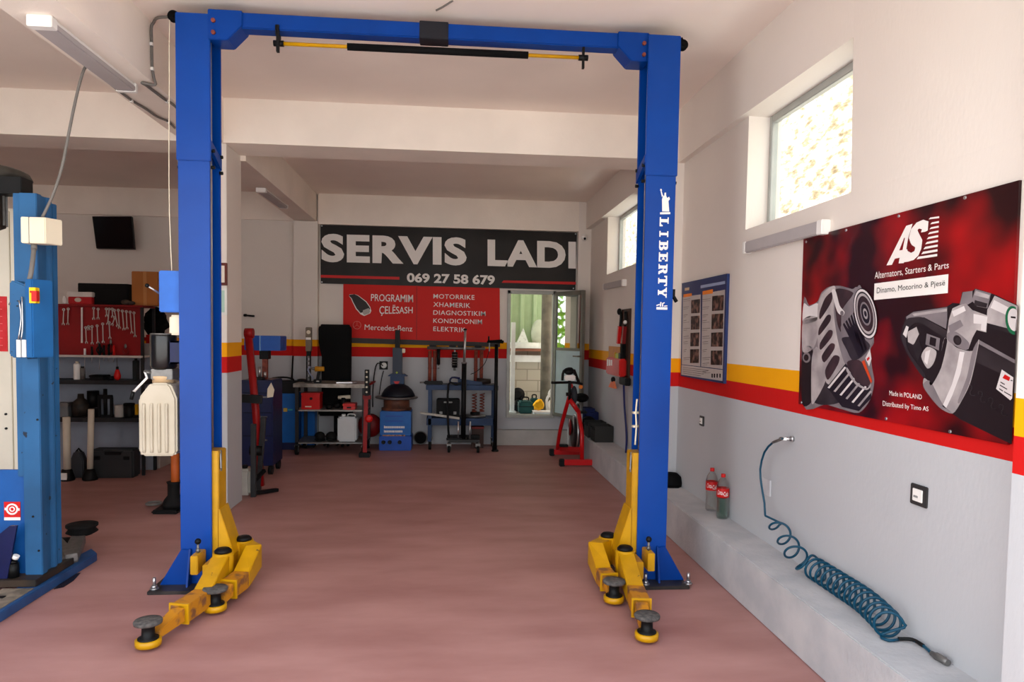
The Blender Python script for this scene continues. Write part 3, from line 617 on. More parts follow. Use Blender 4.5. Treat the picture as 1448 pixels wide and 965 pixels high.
# white lettering and emblems down the right column
LET = {
 'L': [[(.02,0),(.9,0),(.9,.34),(.78,.34),(.7,.15),(.5,.15),(.5,.88),(.64,.88),(.64,1),(.02,1),(.02,.88),(.2,.88),(.2,.13),(.02,.13)]],
 'I': [[(.1,0),(.9,0),(.9,.13),(.66,.13),(.66,.87),(.9,.87),(.9,1),(.1,1),(.1,.87),(.34,.87),(.34,.13),(.1,.13)]],
 'E': [[(.0,0),(.9,0),(.9,.32),(.78,.32),(.72,.15),(.46,.15),(.46,.44),(.6,.44),(.6,.34),(.7,.34),(.7,.68),(.6,.68),(.6,.58),(.46,.58),(.46,.86),(.7,.86),(.76,.7),(.87,.7),(.87,1),(.0,1),(.0,.88),(.17,.88),(.17,.13),(.0,.13)]],
 'T': [[(.22,0),(.78,0),(.78,.12),(.65,.12),(.65,.86),(.82,.86),(.89,.68),(1,.68),(1,1),(0,1),(0,.68),(.11,.68),(.18,.86),(.35,.86),(.35,.12),(.22,.12)]],
 'Y': [[(.24,0),(.76,0),(.76,.12),(.65,.12),(.65,.42),(.88,.88),(1,.88),(1,1),(.6,1),(.6,.88),(.7,.88),(.54,.56),(.38,.88),(.48,.88),(.48,1),(0,1),(0,.88),(.1,.88),(.35,.40),(.35,.12),(.24,.12)]],
 'B': [[(0,0),(.44,0),(.44,1),(0,1),(0,.88),(.15,.88),(.15,.12),(0,.12)],[(.44,0),(.7,0),(.9,.08),(.97,.26),(.9,.42),(.76,.52),(.86,.62),(.9,.76),(.84,.92),(.68,1),(.44,1),(.44,.87),(.56,.87),(.62,.75),(.56,.6),(.44,.58),(.44,.46),(.58,.44),(.67,.28),(.58,.14),(.44,.13)]],
 'R': [[(0,0),(.5,0),(.5,.12),(.44,.12),(.44,1),(0,1),(0,.88),(.15,.88),(.15,.12),(0,.12)],[(.44,.5),(.54,.48),(.72,0),(1,0),(1,.12),(.93,.14),(.78,.5),(.9,.62),(.92,.8),(.84,.94),(.68,1),(.44,1),(.44,.87),(.56,.86),(.63,.74),(.56,.6),(.44,.58)]],
}
lt = B(); yy = RY - .0012
top = pY(935, 306, RY).z; bot = pY(930, 422, RY).z; xl, xr = 1.325, 1.383
step = (top - bot) / 7
for i, ch in enumerate('LIBERTY'):
    za = top - i * step - step * (.19 if ch == 'I' else .06); hh = step * (.62 if ch == 'I' else .88)
    for pl in LET[ch]: lt.slab([(xl + (xr - xl) * v, yy, za - hh * u) for u, v in pl], (0, 1, 0), .001)
lt.build('lettering', TXTW, LIFT)
em = B(); ez0, ez1 = top + .012, pY(935, 268, RY).z; eh = ez1 - ez0; ex0 = 1.322
def E_(pts): em.slab([(ex0 + a * .07, yy, ez0 + c * eh) for a, c in pts], (0, 1, 0), .001)
E_([(.05, 0), (1, .02), (1, .1), (.05, .08)]); E_([(.25, .12), (.9, .12), (.8, .55), (.95, .62), (.85, .72), (.68, .66), (.55, .78), (.3, .74), (.2, .6)])
E_([(.3, .74), (.12, .95), (.05, .94), (.18, .7)]); E_([(.0, .95), (.18, .95), (.12, 1.02), (.02, 1.02)]); E_([(.4, .76), (.56, .78), (.56, .88), (.42, .87)])
em.build('statue_emblem', TXTW, LIFT)
em2 = B(); z0 = pY(930, 438, RY).z; h = .05
em2.slab([(1.318, yy, z0), (1.39, yy, z0), (1.39, yy, z0 + .016), (1.318, yy, z0 + .016)], (0, 1, 0), .001)
for pts in ([(.0, .45), (.3, .6), (.28, .72), (.0, .58)], [(.3, .40), (.42, .40), (.45, .95), (.35, .98)], [(.5, .4), (.62, .4), (.6, .75), (.75, .85), (.72, .95), (.52, .85)], [(.7, .4), (1, .45), (1, .55), (.7, .52)]): em2.slab([(1.318 + a * .072, yy, z0 + c * h) for a, c in pts], (0, 1, 0), .001)
em2.build('load_diagram', TXTW, LIFT)
b = B(); c = pY(956, 425, RY + .08); b.box(1.42, 1.452, RY + .04, RY + .12, c.z + .02, c.z + .07).cyl((1.45, RY + .08, c.z + .03), (1.475, RY + .08, c.z - .01), .012, n=10).build('safety_latch', BLK, LIFT)

# ================================================================== the older blue lift at the left
OY = 4.47
OLD = thing('old_car_lift', 'worn older blue car lift with drive motor and grey wheel cover at the left', 'car lift', (-2.5, 4.6, 0))
OBD = OLDB
b = B()   # deep channel: front web, right side with a rib, rear flange
b.prism([(-2.552, OY), (-2.450, OY), (-2.450, OY + .055), (-2.468, OY + .075), (-2.468, OY + .13), (-2.452, OY + .15), (-2.452, OY + .17), (-2.552, OY + .17)], 'Z', .10, 2.40)
oc = b.build('column', OBD, OLD, .004)
B().prism([(-2.55, OY + .17), (-2.452, OY + .17), (-2.444, OY + .21), (-2.55, OY + .21)], 'Z', .11, 2.37).build('rear_flange', OBD, oc, .004)
B().box(-2.595, -2.552, OY + .02, OY + .07, .70, 2.40).build('side_flange', OBD, oc, .003)
for z, xx in ((.25, -2.47), (.46, -2.50), (1.05, -2.465)): B().cyl((xx, OY + .002, z), (xx, OY - .003, z), .007, n=8).build('bolt_head', BLK, oc)
B().box(-2.86, -2.553, OY + .03, OY + .05, .10, .74).build('skirt_plate', M('skirt_blue', (16, 80, 150), 0.45, var=.1), OLD, .003)
B().prism([(-2.98, .10), (-2.62, .10), (-2.56, .42), (-2.60, .42)], 'Y', OY - .06, OY - .045).build('brace', DBLUE, OLD)
# base frame on the floor: cross beam towards the camera
pa, pb_ = pZ(122, 788), pZ(0, 873)
fr = B().hexa([(-2.50, 5.16, 0), (-2.41, 5.05, 0), (-2.41, 3.2, 0), (-2.63, 3.2, 0)], [(-2.50, 5.16, .055), (-2.41, 5.05, .055), (-2.41, 3.2, .055), (-2.63, 3.2, .055)])
base = fr.build('base_frame', M('dark_blue_frame', (30, 62, 108), 0.45, rgb2=(40, 80, 130), scale=6), OLD, .004)
B().hexa([(-2.615, 3.2, .055), (-2.44, 3.2, .055), (-2.44, 4.36, .055), (-2.615, 4.36, .055)], [(-2.615, 3.2, .058), (-2.44, 3.2, .058), (-2.44, 4.36, .058), (-2.615, 4.36, .058)]).build('tread_plate', M('worn_tread', (150, 138, 122), 0.7, rgb2=(104, 96, 86), scale=12), base)
B().box(-2.9, -2.44, OY - .09, OY + .34, .058, .10).build('foot_plate', M('brown_black_plate', (62, 48, 36), 0.5, rgb2=(36, 32, 30), scale=6), OLD, .003)
for y in (3.6, 3.9, 4.2): B().box(-2.56, -2.52, y, y + .03, .057, .062).build('slot_plug', BLK, base)
for i, (x, y) in enumerate(((-2.60, OY - .03), (-2.70, OY - .05))):
    B().cyl((x, y, .10), (x, y, .185), .030, n=16).cyl((x, y, .185), (x, y, .20), .022, n=6).cyl((x, y, .20), (x, y, .225), .012, n=10).build('adjuster', DSTEEL if i else BLK, OLD)
B().cyl((-2.585, OY - .04, .215), (-2.575, OY - .04, .235), .018, n=10).build('adjuster_cap', WPL, OLD)
# motor and wide belt cover on top
cx, cz = -2.945, pY(20, 250, OY + .2).z
B().lathe([(.05, -.045), (.30, -.035), (.325, .0), (.31, .03), (.28, .042), (.05, .05)], (cx, OY + .2, cz), 36).build('wheel_cover', M('dusty_dark_cover', (52, 48, 44), 0.55, rgb2=(70, 66, 60), scale=10), OLD)
B().torus((cx, OY + .2, cz + .03), .285, .012, n=36).build('cover_rim', DSTEEL, OLD)
mz1 = cz - .045; mz0 = pY(8, 325, OY + .1).z
mb = B().lathe([(.07, mz0), (.11, mz0 + .02), (.11, mz1 - .05), (.12, mz1 - .05), (.12, mz1)], (-2.825, OY + .13, 0), 24)
for k in range(16):
    a = k * math.pi / 8; mb.box(-.004, .004, .10, .122, mz0 + .05, mz1 - .08) if False else None
motor = mb.build('drive_motor', M('greasy_brown_motor', (58, 44, 34), 0.5, rgb2=(30, 26, 24), scale=14), OLD)
b = B()
for k in range(18):
    a = k * math.pi / 9; ca, sa = math.cos(a), math.sin(a)
    b.bar((-2.825 + ca * .114, OY + .13 + sa * .114, mz0 + .03), (-2.825 + ca * .114, OY + .13 + sa * .114, mz1 - .06), .006, .014, up=(ca, sa, 0))
b.build('cooling_fin', DSTEEL, motor)
B().box(-2.85, -2.555, OY + .04, OY + .16, 2.40, cz - .03).build('motor_mount', BLK, OLD, .004)
# cream junction box, conduit tail, control panel, isolator switch
jy = OY - .10
jx0, jx1, jz0, jz1 = rect(29, 307, 64, 344, jy)
j = B().prism([(jx0, jy), (jx1, jy), (jx1 + .045, jy + .10), (jx0, jy + .10)], 'Z', jz0, jz1).build('junction_box', CREAM, OLD, .004)
B().box(jx0 + .045, jx0 + .048, jy - .002, jy + .01, jz0, jz1).build('lid_rim', GREYC, j)
B().cyl((jx0 + .045, jy + .05, jz0), (jx0 + .045, jy + .05, jz0 - .035), .016, n=12).build('cable_gland', GREYC, j)
q = [V((jx0 + .045, jy + .05, jz0 - .02))] + [pY(x, y, OY - .13) for x, y in ((44, 385), (38, 403), (25, 416), (15, 432))]
B().tube(q, .013, 10, 4).build('conduit', GREYC, OLD)
cx0, cx1, cz0, cz1 = rect(10, 396, 37, 506, OY - .16)
B().prism([(cx0, cz0 + .015), (cx0 + .012, cz0), (cx1, cz0 - .01), (cx1, cz1 - .03), (cx0 + .03, cz1), (cx0 + .008, cz1 - .01)], 'Y', OY - .15, OY - .03).build('control_panel', OBD, OLD, .008)
px0, px1, pz0, pz1 = rect(37, 400, 56, 503, OY - .15)
cp = B().prism([(px0, OY - .16), (px0 + .045, OY - .17), (px1 + .03, OY - .06), (px0, OY - .01)], 'Z', pz0 - .012, pz1 + .02).build('control_housing', M('mid_blue_housing', (30, 92, 150), 0.45, var=.08), OLD, .006)
s = pY(48, 418, OY - .155); B().box(s.x - .018, s.x + .018, OY - .172, OY - .12, s.z - .045, s.z + .045).build('switch_plate', M('signal_yellow', (246, 206, 10), 0.4), cp, .002)
B().box(s.x + .004, s.x + .034, OY - .19, OY - .16, s.z - .035, s.z + .025).cyl((s.x - .006, OY - .172, s.z + .02), (s.x - .006, OY - .176, s.z + .02), .006).build('switch_lever', RED, cp, .004)
for dz in (.02, -.02): s = pY(46, 493, OY - .145); B().cyl((s.x, OY - .165, s.z + dz), (s.x, OY - .15, s.z + dz), .007).build('push_button', WPL, cp)
s = pY(46, 493, OY - .14); B().box(s.x - .014, s.x + .014, OY - .155, OY - .12, s.z - .045, s.z + .045).build('button_plate', BLK, cp)
for xx in (27, 35): s = pY(xx, 493, OY - .16); B().box(s.x - .010, s.x + .010, OY - .168, OY - .14, s.z - .05, s.z + .05).build('white_tape', WPL, cp)
B().tube([pY(27, 425, OY - .155), pY(30, 450, OY - .158), pY(26, 480, OY - .16)], .004).build('thin_wire', STEEL, cp)
B().tube([pY(31, 420, OY - .16), pY(32, 460, OY - .163), pY(30, 480, OY - .165)], .004).build('thin_wire', STEEL, cp)
# sticker on the skirt: red square with a white round mark
sx0, sx1, sz0, sz1 = rect(6, 710, 29, 736, OY + .028); ys = OY + .028
st = B().box(sx0, sx1, ys - .002, ys + .001, sz0, sz1).build('sticker', RED, OLD)
b = B().box(sx0, sx1, ys - .003, ys - .001, sz0, sz0 + (sz1 - sz0) * .16).torus(((sx0 + sx1) / 2, ys - .002, sz0 + (sz1 - sz0) * .6), .030, .006, 'Y', 24, 6).torus(((sx0 + sx1) / 2, ys - .002, sz0 + (sz1 - sz0) * .6), .013, .004, 'Y', 18, 6)
m_ = (sx0 + sx1) / 2; zc = sz0 + (sz1 - sz0) * .6
b.slab([(sx0 + .004, ys - .003, zc - .006), (sx0 + .022, ys - .003, zc - .002), (sx0 + .022, ys - .003, zc + .006), (sx0 + .004, ys - .003, zc + .010)], (0, 1, 0), .002).slab([(sx1 - .004, ys - .003, zc - .010), (sx1 - .022, ys - .003, zc - .006), (sx1 - .022, ys - .003, zc + .002), (sx1 - .004, ys - .003, zc + .006)], (0, 1, 0), .002)
b.build('sticker_print', TXTW, st)
# rear swing arm with a black round pad reaching behind the column
c = pZ(112, 752, .12)
ar = B().bar((-2.45, 4.80, .10), (c.x - .12, c.y - .1, .09), .07, .05).build('swing_arm', DSTEEL, OLD, .004)

# ================================================================== banners on the back wall
BY = 10.30
def flag_mesh(b, bl, br, tl, tr, amp, nu=24, nv=10, seed=1):
    r = random.Random(seed); ph = [r.uniform(0, 6) for _ in range(4)]
    fn = quad_fn(bl, br, tl, tr); g = [[None] * (nv + 1) for _ in range(nu + 1)]
    for i in range(nu + 1):
        for j in range(nv + 1):
            u, v = i / nu, j / nv; p = fn(u, v); edge = min(1, 6 * min(u, 1 - u), 6 * min(v, 1 - v))
            p.y -= amp * edge * (1 + math.sin(9 * u + 7 * v + ph[0]) * .6 + math.sin(17 * u - 11 * v + ph[1]) * .4); g[i][j] = b.v(p)
    for i in range(nu):
        for j in range(nv): b.face([g[i][j], g[i + 1][j], g[i + 1][j + 1], g[i][j + 1]], True)
    back = [b.v(V(q) + V((0, .012, 0))) for q in (bl, br, tr, tl)]; b.face(back)
    return b
BANB = M('black_banner_vinyl', (22, 18, 16), 0.5, rgb2=(36, 31, 28), scale=2.2)
BANR = M('red_banner_vinyl', (204, 26, 18), 0.6, var=0.06, scale=1.5)
def Q(x, y, d=0.0): return pY(x, y, BY - d)
bl, br, tl, tr = Q(453.5, 401), Q(813.5, 410.5), Q(453, 317.4), Q(816, 329.2)
BAN = thing('black_shop_banner', 'long black banner with big white capitals and a phone number on the back wall', 'banner', (0, BY, bl.z))
flag_mesh(B(), bl, br, tl, tr, .006).build('banner_sheet', BANB, BAN)
D = .022
def line(parent, name, txt, x0, yb0, x1, yb1, x2, yt0, x3, yt1, mat, bold=0.0, plane=None, spacing=1.0, d=D, shear=0.0):
    """a line of writing between its four corners in the photograph: bottom left, bottom right, top left, top right"""
    f = plane or (lambda x, y: Q(x, y, d)); b = B(); write(b, txt, quad_fn(f(x0, yb0), f(x1, yb1), f(x2, yt0), f(x3, yt1)), bold, shear, spacing); return b.build(name, mat, parent)
# crop scale of the banner detail: 400 px over 1448
def c8(x, y): return (440 + x * .27624, 300 + y * .27624)
def line8(parent, name, txt, bl_, br_, tl_, tr_, mat, bold, **k):
    q = [c8(*p) for p in (bl_, br_, tl_, tr_)]; return line(parent, name, txt, q[0][0], q[0][1], q[1][0], q[1][1], q[2][0], q[2][1], q[3][0], q[3][1], mat, bold, **k)
line8(BAN, 'lettering', 'SERVIS', (52, 256), (796, 275), (52, 110), (796, 131), TXTW, .045, spacing=1.08)
line8(BAN, 'lettering', 'LADI', (903, 276), (1355, 290), (903, 140), (1355, 152), TXTW, .045, spacing=1.08)
line8(BAN, 'phone_number', '069 27 58 679', (490, 360), (940, 374), (490, 311), (940, 324), TXTW, .035)
REDL = M('red_rule', (200, 30, 28), 0.5, var=.02)
for p in (((48, 336), (452, 346), (48, 322), (452, 332)), ((975, 362), (1355, 372), (985, 350), (1355, 358))):
    q = [Q(*c8(*a), D) for a in p]; B().slab([q[0], q[1], q[3], q[2]], (0, 1, 0), .001).build('red_rule', REDL, BAN)
for x, y in ((455, 319.5), (814, 331), (455, 399), (811, 408)):
    p = Q(x, y, .016); B().cyl((p.x, p.y, p.z), (p.x, p.y + .01, p.z), .01, n=12).build('eyelet', STEEL, BAN)
RBY = 10.31
def Qr(x, y, d=0.0): return pY(x, y, RBY - .02 - d)
RB_ = thing('red_service_banner', 'red banner listing services in white capitals under the black banner', 'banner', (-.4, RBY, 1.53))
b = B(); rbl, rbr, rtl, rtr = [pY(x, y, RBY - .004) for x, y in ((485, 477.5), (707, 485), (485.5, 398), (706.5, 405))]
flag_mesh(b, rbl, rbr, rtl, rtr, .003, 16, 6, 3); b.build('banner_sheet', BANR, RB_)
q = [Qr(x, y, -.004) for x, y in ((485, 485), (707, 491), (485, 477.5), (707, 485))]
B().slab([q[0], q[1], q[3], q[2]], (0, 1, 0), .01).build('banner_hem', M('dark_grey_hem', (58, 54, 52), 0.6), RB_)
def c3(x, y): return (480 + x * .16575, 400 + y * .16575)
def line3(name, txt, bl_, br_, tl_, tr_, bold, mat=TXTW, spacing=1.0):
    q = [c3(*p) for p in (bl_, br_, tl_, tr_)]; return line(RB_, name, txt, q[0][0], q[0][1], q[1][0], q[1][1], q[2][0], q[2][1], q[3][0], q[3][1], mat, bold, plane=Qr, spacing=spacing)
line3('lettering', 'PROGRAMIM', (268, 156), (628, 168), (270, 96), (628, 104), .008)
line3('lettering', 'ÇELËSASH', (340, 284), (624, 274), (342, 184), (626, 196), .008)
line3('lettering', 'Mercedes-Benz', (214, 402), (622, 416), (216, 356), (622, 370), .0)
for k, (t, x1) in enumerate((('MOTORRIKE', 1152), ('XHAMERIK', 1116), ('DIAGNOSTIKIM', 1246), ('KONDICIONIM', 1216), ('ELEKTRIK', 1075))):
    y = 134 + k * 69.5
    line3('lettering', t, (800, y), (x1, y + 12), (802, y - 38), (x1, y - 28), .006, spacing=1.08)
def art3(name, pts, mat, parent=RB_, d=0.0): q = [Qr(*c3(*p), d) for p in pts]; return B().slab(q, (0, 1, 0), .001).build(name, mat, parent)
art3('key_picture', [(84, 100), (130, 98), (160, 108), (230, 160), (262, 205), (272, 240), (262, 262), (212, 284), (180, 270), (140, 225), (108, 160), (98, 135), (84, 118)], TXTW)
kb = art3('key_shell', [(82, 104), (128, 98), (158, 112), (226, 165), (256, 208), (262, 226), (200, 252), (180, 258), (146, 218), (118, 165), (104, 132), (88, 118)], M('key_shell_print', (42, 36, 34), 0.5), d=.002)
art3('key_button', [(200, 236), (250, 216), (262, 244), (254, 262), (212, 276), (198, 262)], M('key_grey_print', (176, 172, 168), 0.5), d=.003)
b = B(); p = Qr(*c3(150, 362)); b.torus(p, .055, .004, 'Y', 26, 6)
for a in (90, 210, 330): a = math.radians(a); b.bar(p, p + V((math.cos(a) * .053, 0, math.sin(a) * .053)), .006, .003)
b.build('star_emblem', M('faded_emblem_print', (222, 120, 110), 0.5), RB_)
B().slab([Qr(589, 404, -.001), Qr(590, 404, -.001), Qr(589.5, 480, -.001), Qr(588.5, 480, -.001)], (0, 1, 0), .001).build('seam', M('red_seam', (150, 22, 18), 0.5), RB_)

# ================================================================== right wall: poster, safety board, sockets, hose
PX0 = 2.040
def poster_fn(ox, oy, s):
    return lambda x, y, d=0.0: pX(ox + x * s, oy + y * s, PX0 - .012 - d)
POST = thing('product_poster', 'large dark red poster of an alternator and a starter motor on the right wall', 'poster', (2.03, 3.17, 1.23))
pm = M('poster_red_print', (40, 8, 12), 0.35, rgb2=(176, 14, 18), scale=2.6, detail=2, lo=.40, hi=.74, coat=.05)
c = [pX(x, y, PX0) for x, y in ((1131.9, 571.7), (1429, 629.5), (1445.5, 255), (1139, 338.2))]
B().slab([V((PX0 - .012, p.y, p.z)) for p in c], (1, 0, 0), .011).build('poster_sheet', pm, POST)
P6 = poster_fn(1120, 250, .42487)
LAY = [0]
def smooth_outline(pts, k=4):
    n = len(pts); out = []
    for i in range(n):
        p0, p1, p2, p3 = pts[i - 1], pts[i], pts[(i + 1) % n], pts[(i + 2) % n]
        for j in range(k):
            t = j / k; h = (2 * t ** 3 - 3 * t * t + 1, t ** 3 - 2 * t * t + t, -2 * t ** 3 + 3 * t * t, t ** 3 - t * t)
            out.append(tuple(h[0] * p1[c] + h[1] * .4 * (p2[c] - p0[c]) + h[2] * p2[c] + h[3] * .4 * (p3[c] - p1[c]) for c in (0, 1)))
    return out
def art(name, pts, mat, fn, parent=POST, d=.001, raw=False):
    if raw or name in ('fin_slot', 'pulley_groove', 'data_label', 'label_mark', 'label_print', 'mount_leg', 'mount_window', 'flange_band', 'small_tag', 'warning_label', 'starter_picture', 'solenoid_mount', 'solenoid', 'drive_gear'): pass
    elif parent.name.startswith(('alternator', 'starter')) or name.endswith('picture'): pts = smooth_outline(pts) if len(pts) < 30 else pts
    return B().slab([fn(x, y, d) for x, y in pts], (1, 0, 0), .0008).build(name, mat, parent)
def wr(name, txt, bl_, br_, tl_, tr_, mat, fn, bold=0.0, shear=0.0, d=.0012, parent=POST, spacing=1.0):
    b = B(); write(b, txt, quad_fn(fn(*bl_, d), fn(*br_, d), fn(*tl_, d), fn(*tr_, d)), bold, shear, spacing); return b.build(name, mat, parent)
# logo (detail crop 140 px over 901)
PL = poster_fn(1220, 290, .15538)
art('logo_letter', [(216, 550), (395, 190), (452, 172), (412, 300), (372, 530), (326, 532), (336, 480), (290, 490), (264, 545)], TXTW, PL, d=.001)
art('logo_letter_counter', [(332, 414), (376, 300), (382, 300), (360, 410)], pm, PL, d=.0022)
sp_ = [(596, 150), (590, 232), (566, 244), (530, 250), (538, 222), (512, 214), (498, 226), (500, 240), (540, 320), (530, 400), (505, 460), (462, 500), (412, 516), (330, 528), (372, 440), (400, 400), (408, 420), (440, 436), (470, 420), (478, 390), (440, 360), (420, 300), (440, 220), (490, 160), (550, 134)]
art('logo_letter', sp_, TXTW, PL, d=.0012)
art('logo_letter_counter', [(408, 400), (412, 340), (424, 330), (444, 364), (474, 384), (470, 412), (442, 432), (418, 424)], pm, PL, d=.0022)
st_ = B()
for k in range(9):
    y0 = 110 + k * 44 ; xl_ = [600, 614, 606, 594, 582, 568, 552, 532, 490][k]; xr_ = 694 - k * 2.3; rise = 12 + k * 2.2
    h0 = 20 + k * .8
    st_.slab([PL(xl_, y0 + rise * .4 + h0 * .8, .001), PL(xr_, y0 - rise * .55 + h0 * .8, .001), PL(xr_, y0 - rise * .55, .001), PL(xl_ + 16, y0 + rise * .3, .001)], (1, 0, 0), .0008)
st_.build('logo_stripe', TXTW, POST)
wr('lettering', 'Alternators, Starters & Parts', (108, 684), (782, 584), (110, 612), (784, 516), TXTW, PL, .0)
art('white_strip', [(102, 866), (772, 802), (778, 630), (106, 716)], TXTW, PL)
wr('lettering', 'Dinamo, Motorino & Pjesë', (126, 822), (748, 746), (128, 754), (750, 684), TXTK, PL, .0, d=.0022)
wr('lettering', 'Made in POLAND', (324, 728), (432, 742), (324, 712), (432, 726), TXTW, P6, .0)
wr('lettering', 'Distributed by Timo AS', (302, 768), (454, 786), (302, 746), (454, 766), TXTW, P6, .0)
for x, y in ((48, 217), (181, 178), (356, 131), (577, 70), (32, 752), (314, 806), (527, 849)):
    p = P6(x, y, 0); B().cyl((p.x - .004, p.y, p.z), (p.x + .004, p.y, p.z), .007, n=10).build('poster_screw', STEEL, POST)
# alternator picture (crop 130 px over 570)
PA = poster_fn(1130, 380, .22807)
G1 = M('print_light_grey', (186, 178, 178), .3, rgb2=(146, 138, 140), scale=7); G2 = M('print_mid_grey', (122, 114, 118), .3, var=.15, scale=7); G3 = M('print_dark', (34, 26, 30), .3, var=.1); G4 = M('print_pale', (214, 208, 208), .3, var=.04); G5 = M('print_charcoal', (58, 50, 54), .3, rgb2=(34, 28, 32), scale=5)
def ell(cx, cy, rx, ry, rot, n=36, a0=0, a1=360):
    o = []; c_, s_ = math.cos(math.radians(rot)), math.sin(math.radians(rot))
    for i in range(n):
        t = math.radians(a0 + (a1 - a0) * i / n); x, y = rx * math.cos(t), ry * math.sin(t); o.append((cx + x * c_ - y * s_, cy + x * s_ + y * c_))
    return o
PB2 = poster_fn(1103, 240, .42488)
G6 = M('print_warm_dark', (70, 50, 54), .35, rgb2=(44, 32, 36), scale=9)
ALT = art('alternator_picture', [(78, 440), (96, 452), (124, 440), (138, 410), (164, 390), (200, 387), (240, 398), (262, 400), (312, 560), (300, 600), (306, 660), (313, 705), (300, 765), (262, 810), (200, 796), (150, 782), (74, 780)], G2, PB2, d=.0008)
def A_(name, pts, mat, d, raw=False): return art(name, pts, mat, PB2, ALT, d, raw)
A_('casing_side', [(79, 446), (96, 456), (126, 446), (124, 500), (77, 512)], G4, .0012); A_('casing_side', [(77, 500), (124, 492), (124, 560), (108, 598), (76, 606)], G1, .0012)
A_('casing_shadow', [(74, 604), (108, 596), (112, 700), (104, 774), (73, 778)], G3, .0012); A_('casing_bore', ell(88, 626, 13, 17, 0, 24), G2, .0016); A_('casing_bore', ell(87, 626, 8, 11, 0, 24), G3, .002)
A_('casing_side', [(106, 625), (124, 590), (140, 650), (152, 702), (112, 778), (104, 760)], G1, .0018); A_('casing_side', [(112, 770), (152, 700), (200, 770), (150, 784)], G5, .0016)
A_('front_ring', [(126, 452), (140, 414), (166, 392), (184, 392), (178, 470), (190, 560), (212, 640), (236, 668), (206, 700), (168, 716), (150, 700), (128, 600), (124, 540)], G1, .002)
for pts in ([(132, 474), (150, 428), (172, 408), (171, 440), (134, 498)], [(130, 528), (156, 486), (169, 486), (165, 508), (130, 552)], [(133, 578), (161, 536), (175, 538), (170, 560), (136, 600)], [(139, 620), (167, 580), (182, 582), (178, 602), (148, 642)], [(150, 668), (178, 620), (198, 624), (192, 650), (160, 700)]): A_('cooling_slot', pts, G6, .0024)
A_('front_gap', [(182, 404), (214, 398), (244, 412), (224, 440), (204, 474), (202, 540), (188, 500)], G6, .0024); A_('front_strap', [(172, 406), (184, 402), (198, 452), (214, 474), (208, 486), (190, 472)], G4, .0028); A_('front_bolt', ell(206, 478, 6, 8, 0, 16), G2, .0032)
A_('pulley_side', [(202, 526), (222, 458), (254, 396), (272, 396), (312, 560), (268, 626), (236, 634), (216, 600)], G2, .0032); A_('pulley_side', [(206, 560), (222, 600), (240, 634), (268, 626), (300, 588), (270, 560)], G5, .0036)
for k in range(7):
    o = k * 8.5; A_('pulley_groove', [(209 + o, 516 - o * 1.1), (213 + o, 510 - o * 1.1), (246 + o * .55, 560 - o * .5), (268 + o * .45, 622 - o * .5), (262 + o * .45, 628 - o * .5), (238 + o * .6, 574 - o * .5)], G3, .004, True)
for rx, ry, mt, d in ((37, 86, G3, .0044), (35, 83, G4, .0048), (31, 75, G5, .0052), (28, 69, G1, .0056), (24, 60, G6, .006), (16, 40, G2, .0064), (13, 33, G3, .0068), (7, 18, G1, .0072), (4, 10, G3, .0076)): A_('pulley_ring', ell(284, 480, rx, ry, -11), mt, d)
A_('lower_vents', [(156, 724), (218, 646), (262, 690), (300, 728), (304, 760), (262, 804), (206, 790)], G3, .0028, True)
for k in range(6):
    x = 158 + k * 20; y = 726 + k * 12; A_('vent_rib', [(x, y), (x + 6, y + 3), (x + 62 - k * 3, y - 66 + k * 4), (x + 57 - k * 3, y - 70 + k * 4)], G1 if k % 2 else G4, .0032, True)
A_('lower_hollow', [(222, 642), (262, 634), (288, 668), (300, 708), (286, 722), (250, 700)], G6, .0036); A_('lower_rim', [(224, 660), (252, 706), (288, 728), (302, 714), (300, 724), (286, 734), (250, 714), (222, 672)], G1, .004)
A_('warning_label', [(272, 640), (280, 634), (306, 704), (303, 712)], M('print_orange', (206, 70, 30), .4), .0044, True); A_('small_tag', [(284, 628), (299, 598), (304, 630), (296, 655)], G4, .0044, True); A_('label_mark', [(288, 630), (297, 622), (298, 630), (291, 638)], RED, .0048, True)
xe = lambda y: 790 - (y - 450) * .042
STA = art('starter_picture', [(398, 556), (418, 488), (442, 472), (556, 456), (574, 444), (598, 446), (606, 408), (640, 404), (650, 396), (702, 412), (714, 416), (xe(452), 452), (xe(915), 915), (600, 832), (572, 812), (530, 792), (488, 742), (474, 716), (478, 690), (430, 624)], G3, PB2, d=.0008)
def S_(name, pts, mat, d, raw=True): return art(name, pts, mat, PB2, STA, d, raw)
S_('barrel_shade', [(655, 580), (xe(640), 640), (xe(700), 700), (650, 640)], G5, .0012); S_('barrel_glint', [(660, 566), (xe(634), 634), (xe(646), 646), (657, 578)], G2, .0016)
S_('nose_casting', [(420, 490), (444, 474), (556, 458), (556, 500), (552, 530), (480, 492), (446, 492), (424, 530)], G2, .0014); S_('nose_glint', [(440, 480), (555, 463), (555, 472), (446, 488)], G1, .0018)
S_('nose_ring', [(404, 556), (420, 500), (446, 492), (480, 494), (560, 542), (552, 562), (478, 516), (446, 512), (424, 540), (420, 580), (436, 618), (482, 680), (474, 690), (428, 622)], G5, .0022, False)
S_('drive_shaft', [(409, 548), (420, 520), (428, 524), (420, 560)], G4, .0026); S_('drive_shaft', [(424, 540), (454, 524), (462, 548), (444, 584), (426, 574)], G1, .0026); S_('drive_shaft', [(440, 584), (462, 566), (474, 600), (458, 640)], G5, .0026)
S_('drive_gear', [(488, 546), (532, 562), (528, 602), (484, 582)], G2, .0026); S_('gear_slot', [(500, 556), (520, 563), (517, 590), (497, 582)], G3, .003); S_('pinion', [(470, 622), (490, 590), (520, 606), (510, 646), (490, 662)], G1, .003, False); S_('pinion_glint', [(484, 606), (500, 600), (490, 650), (480, 640)], G4, .0034)
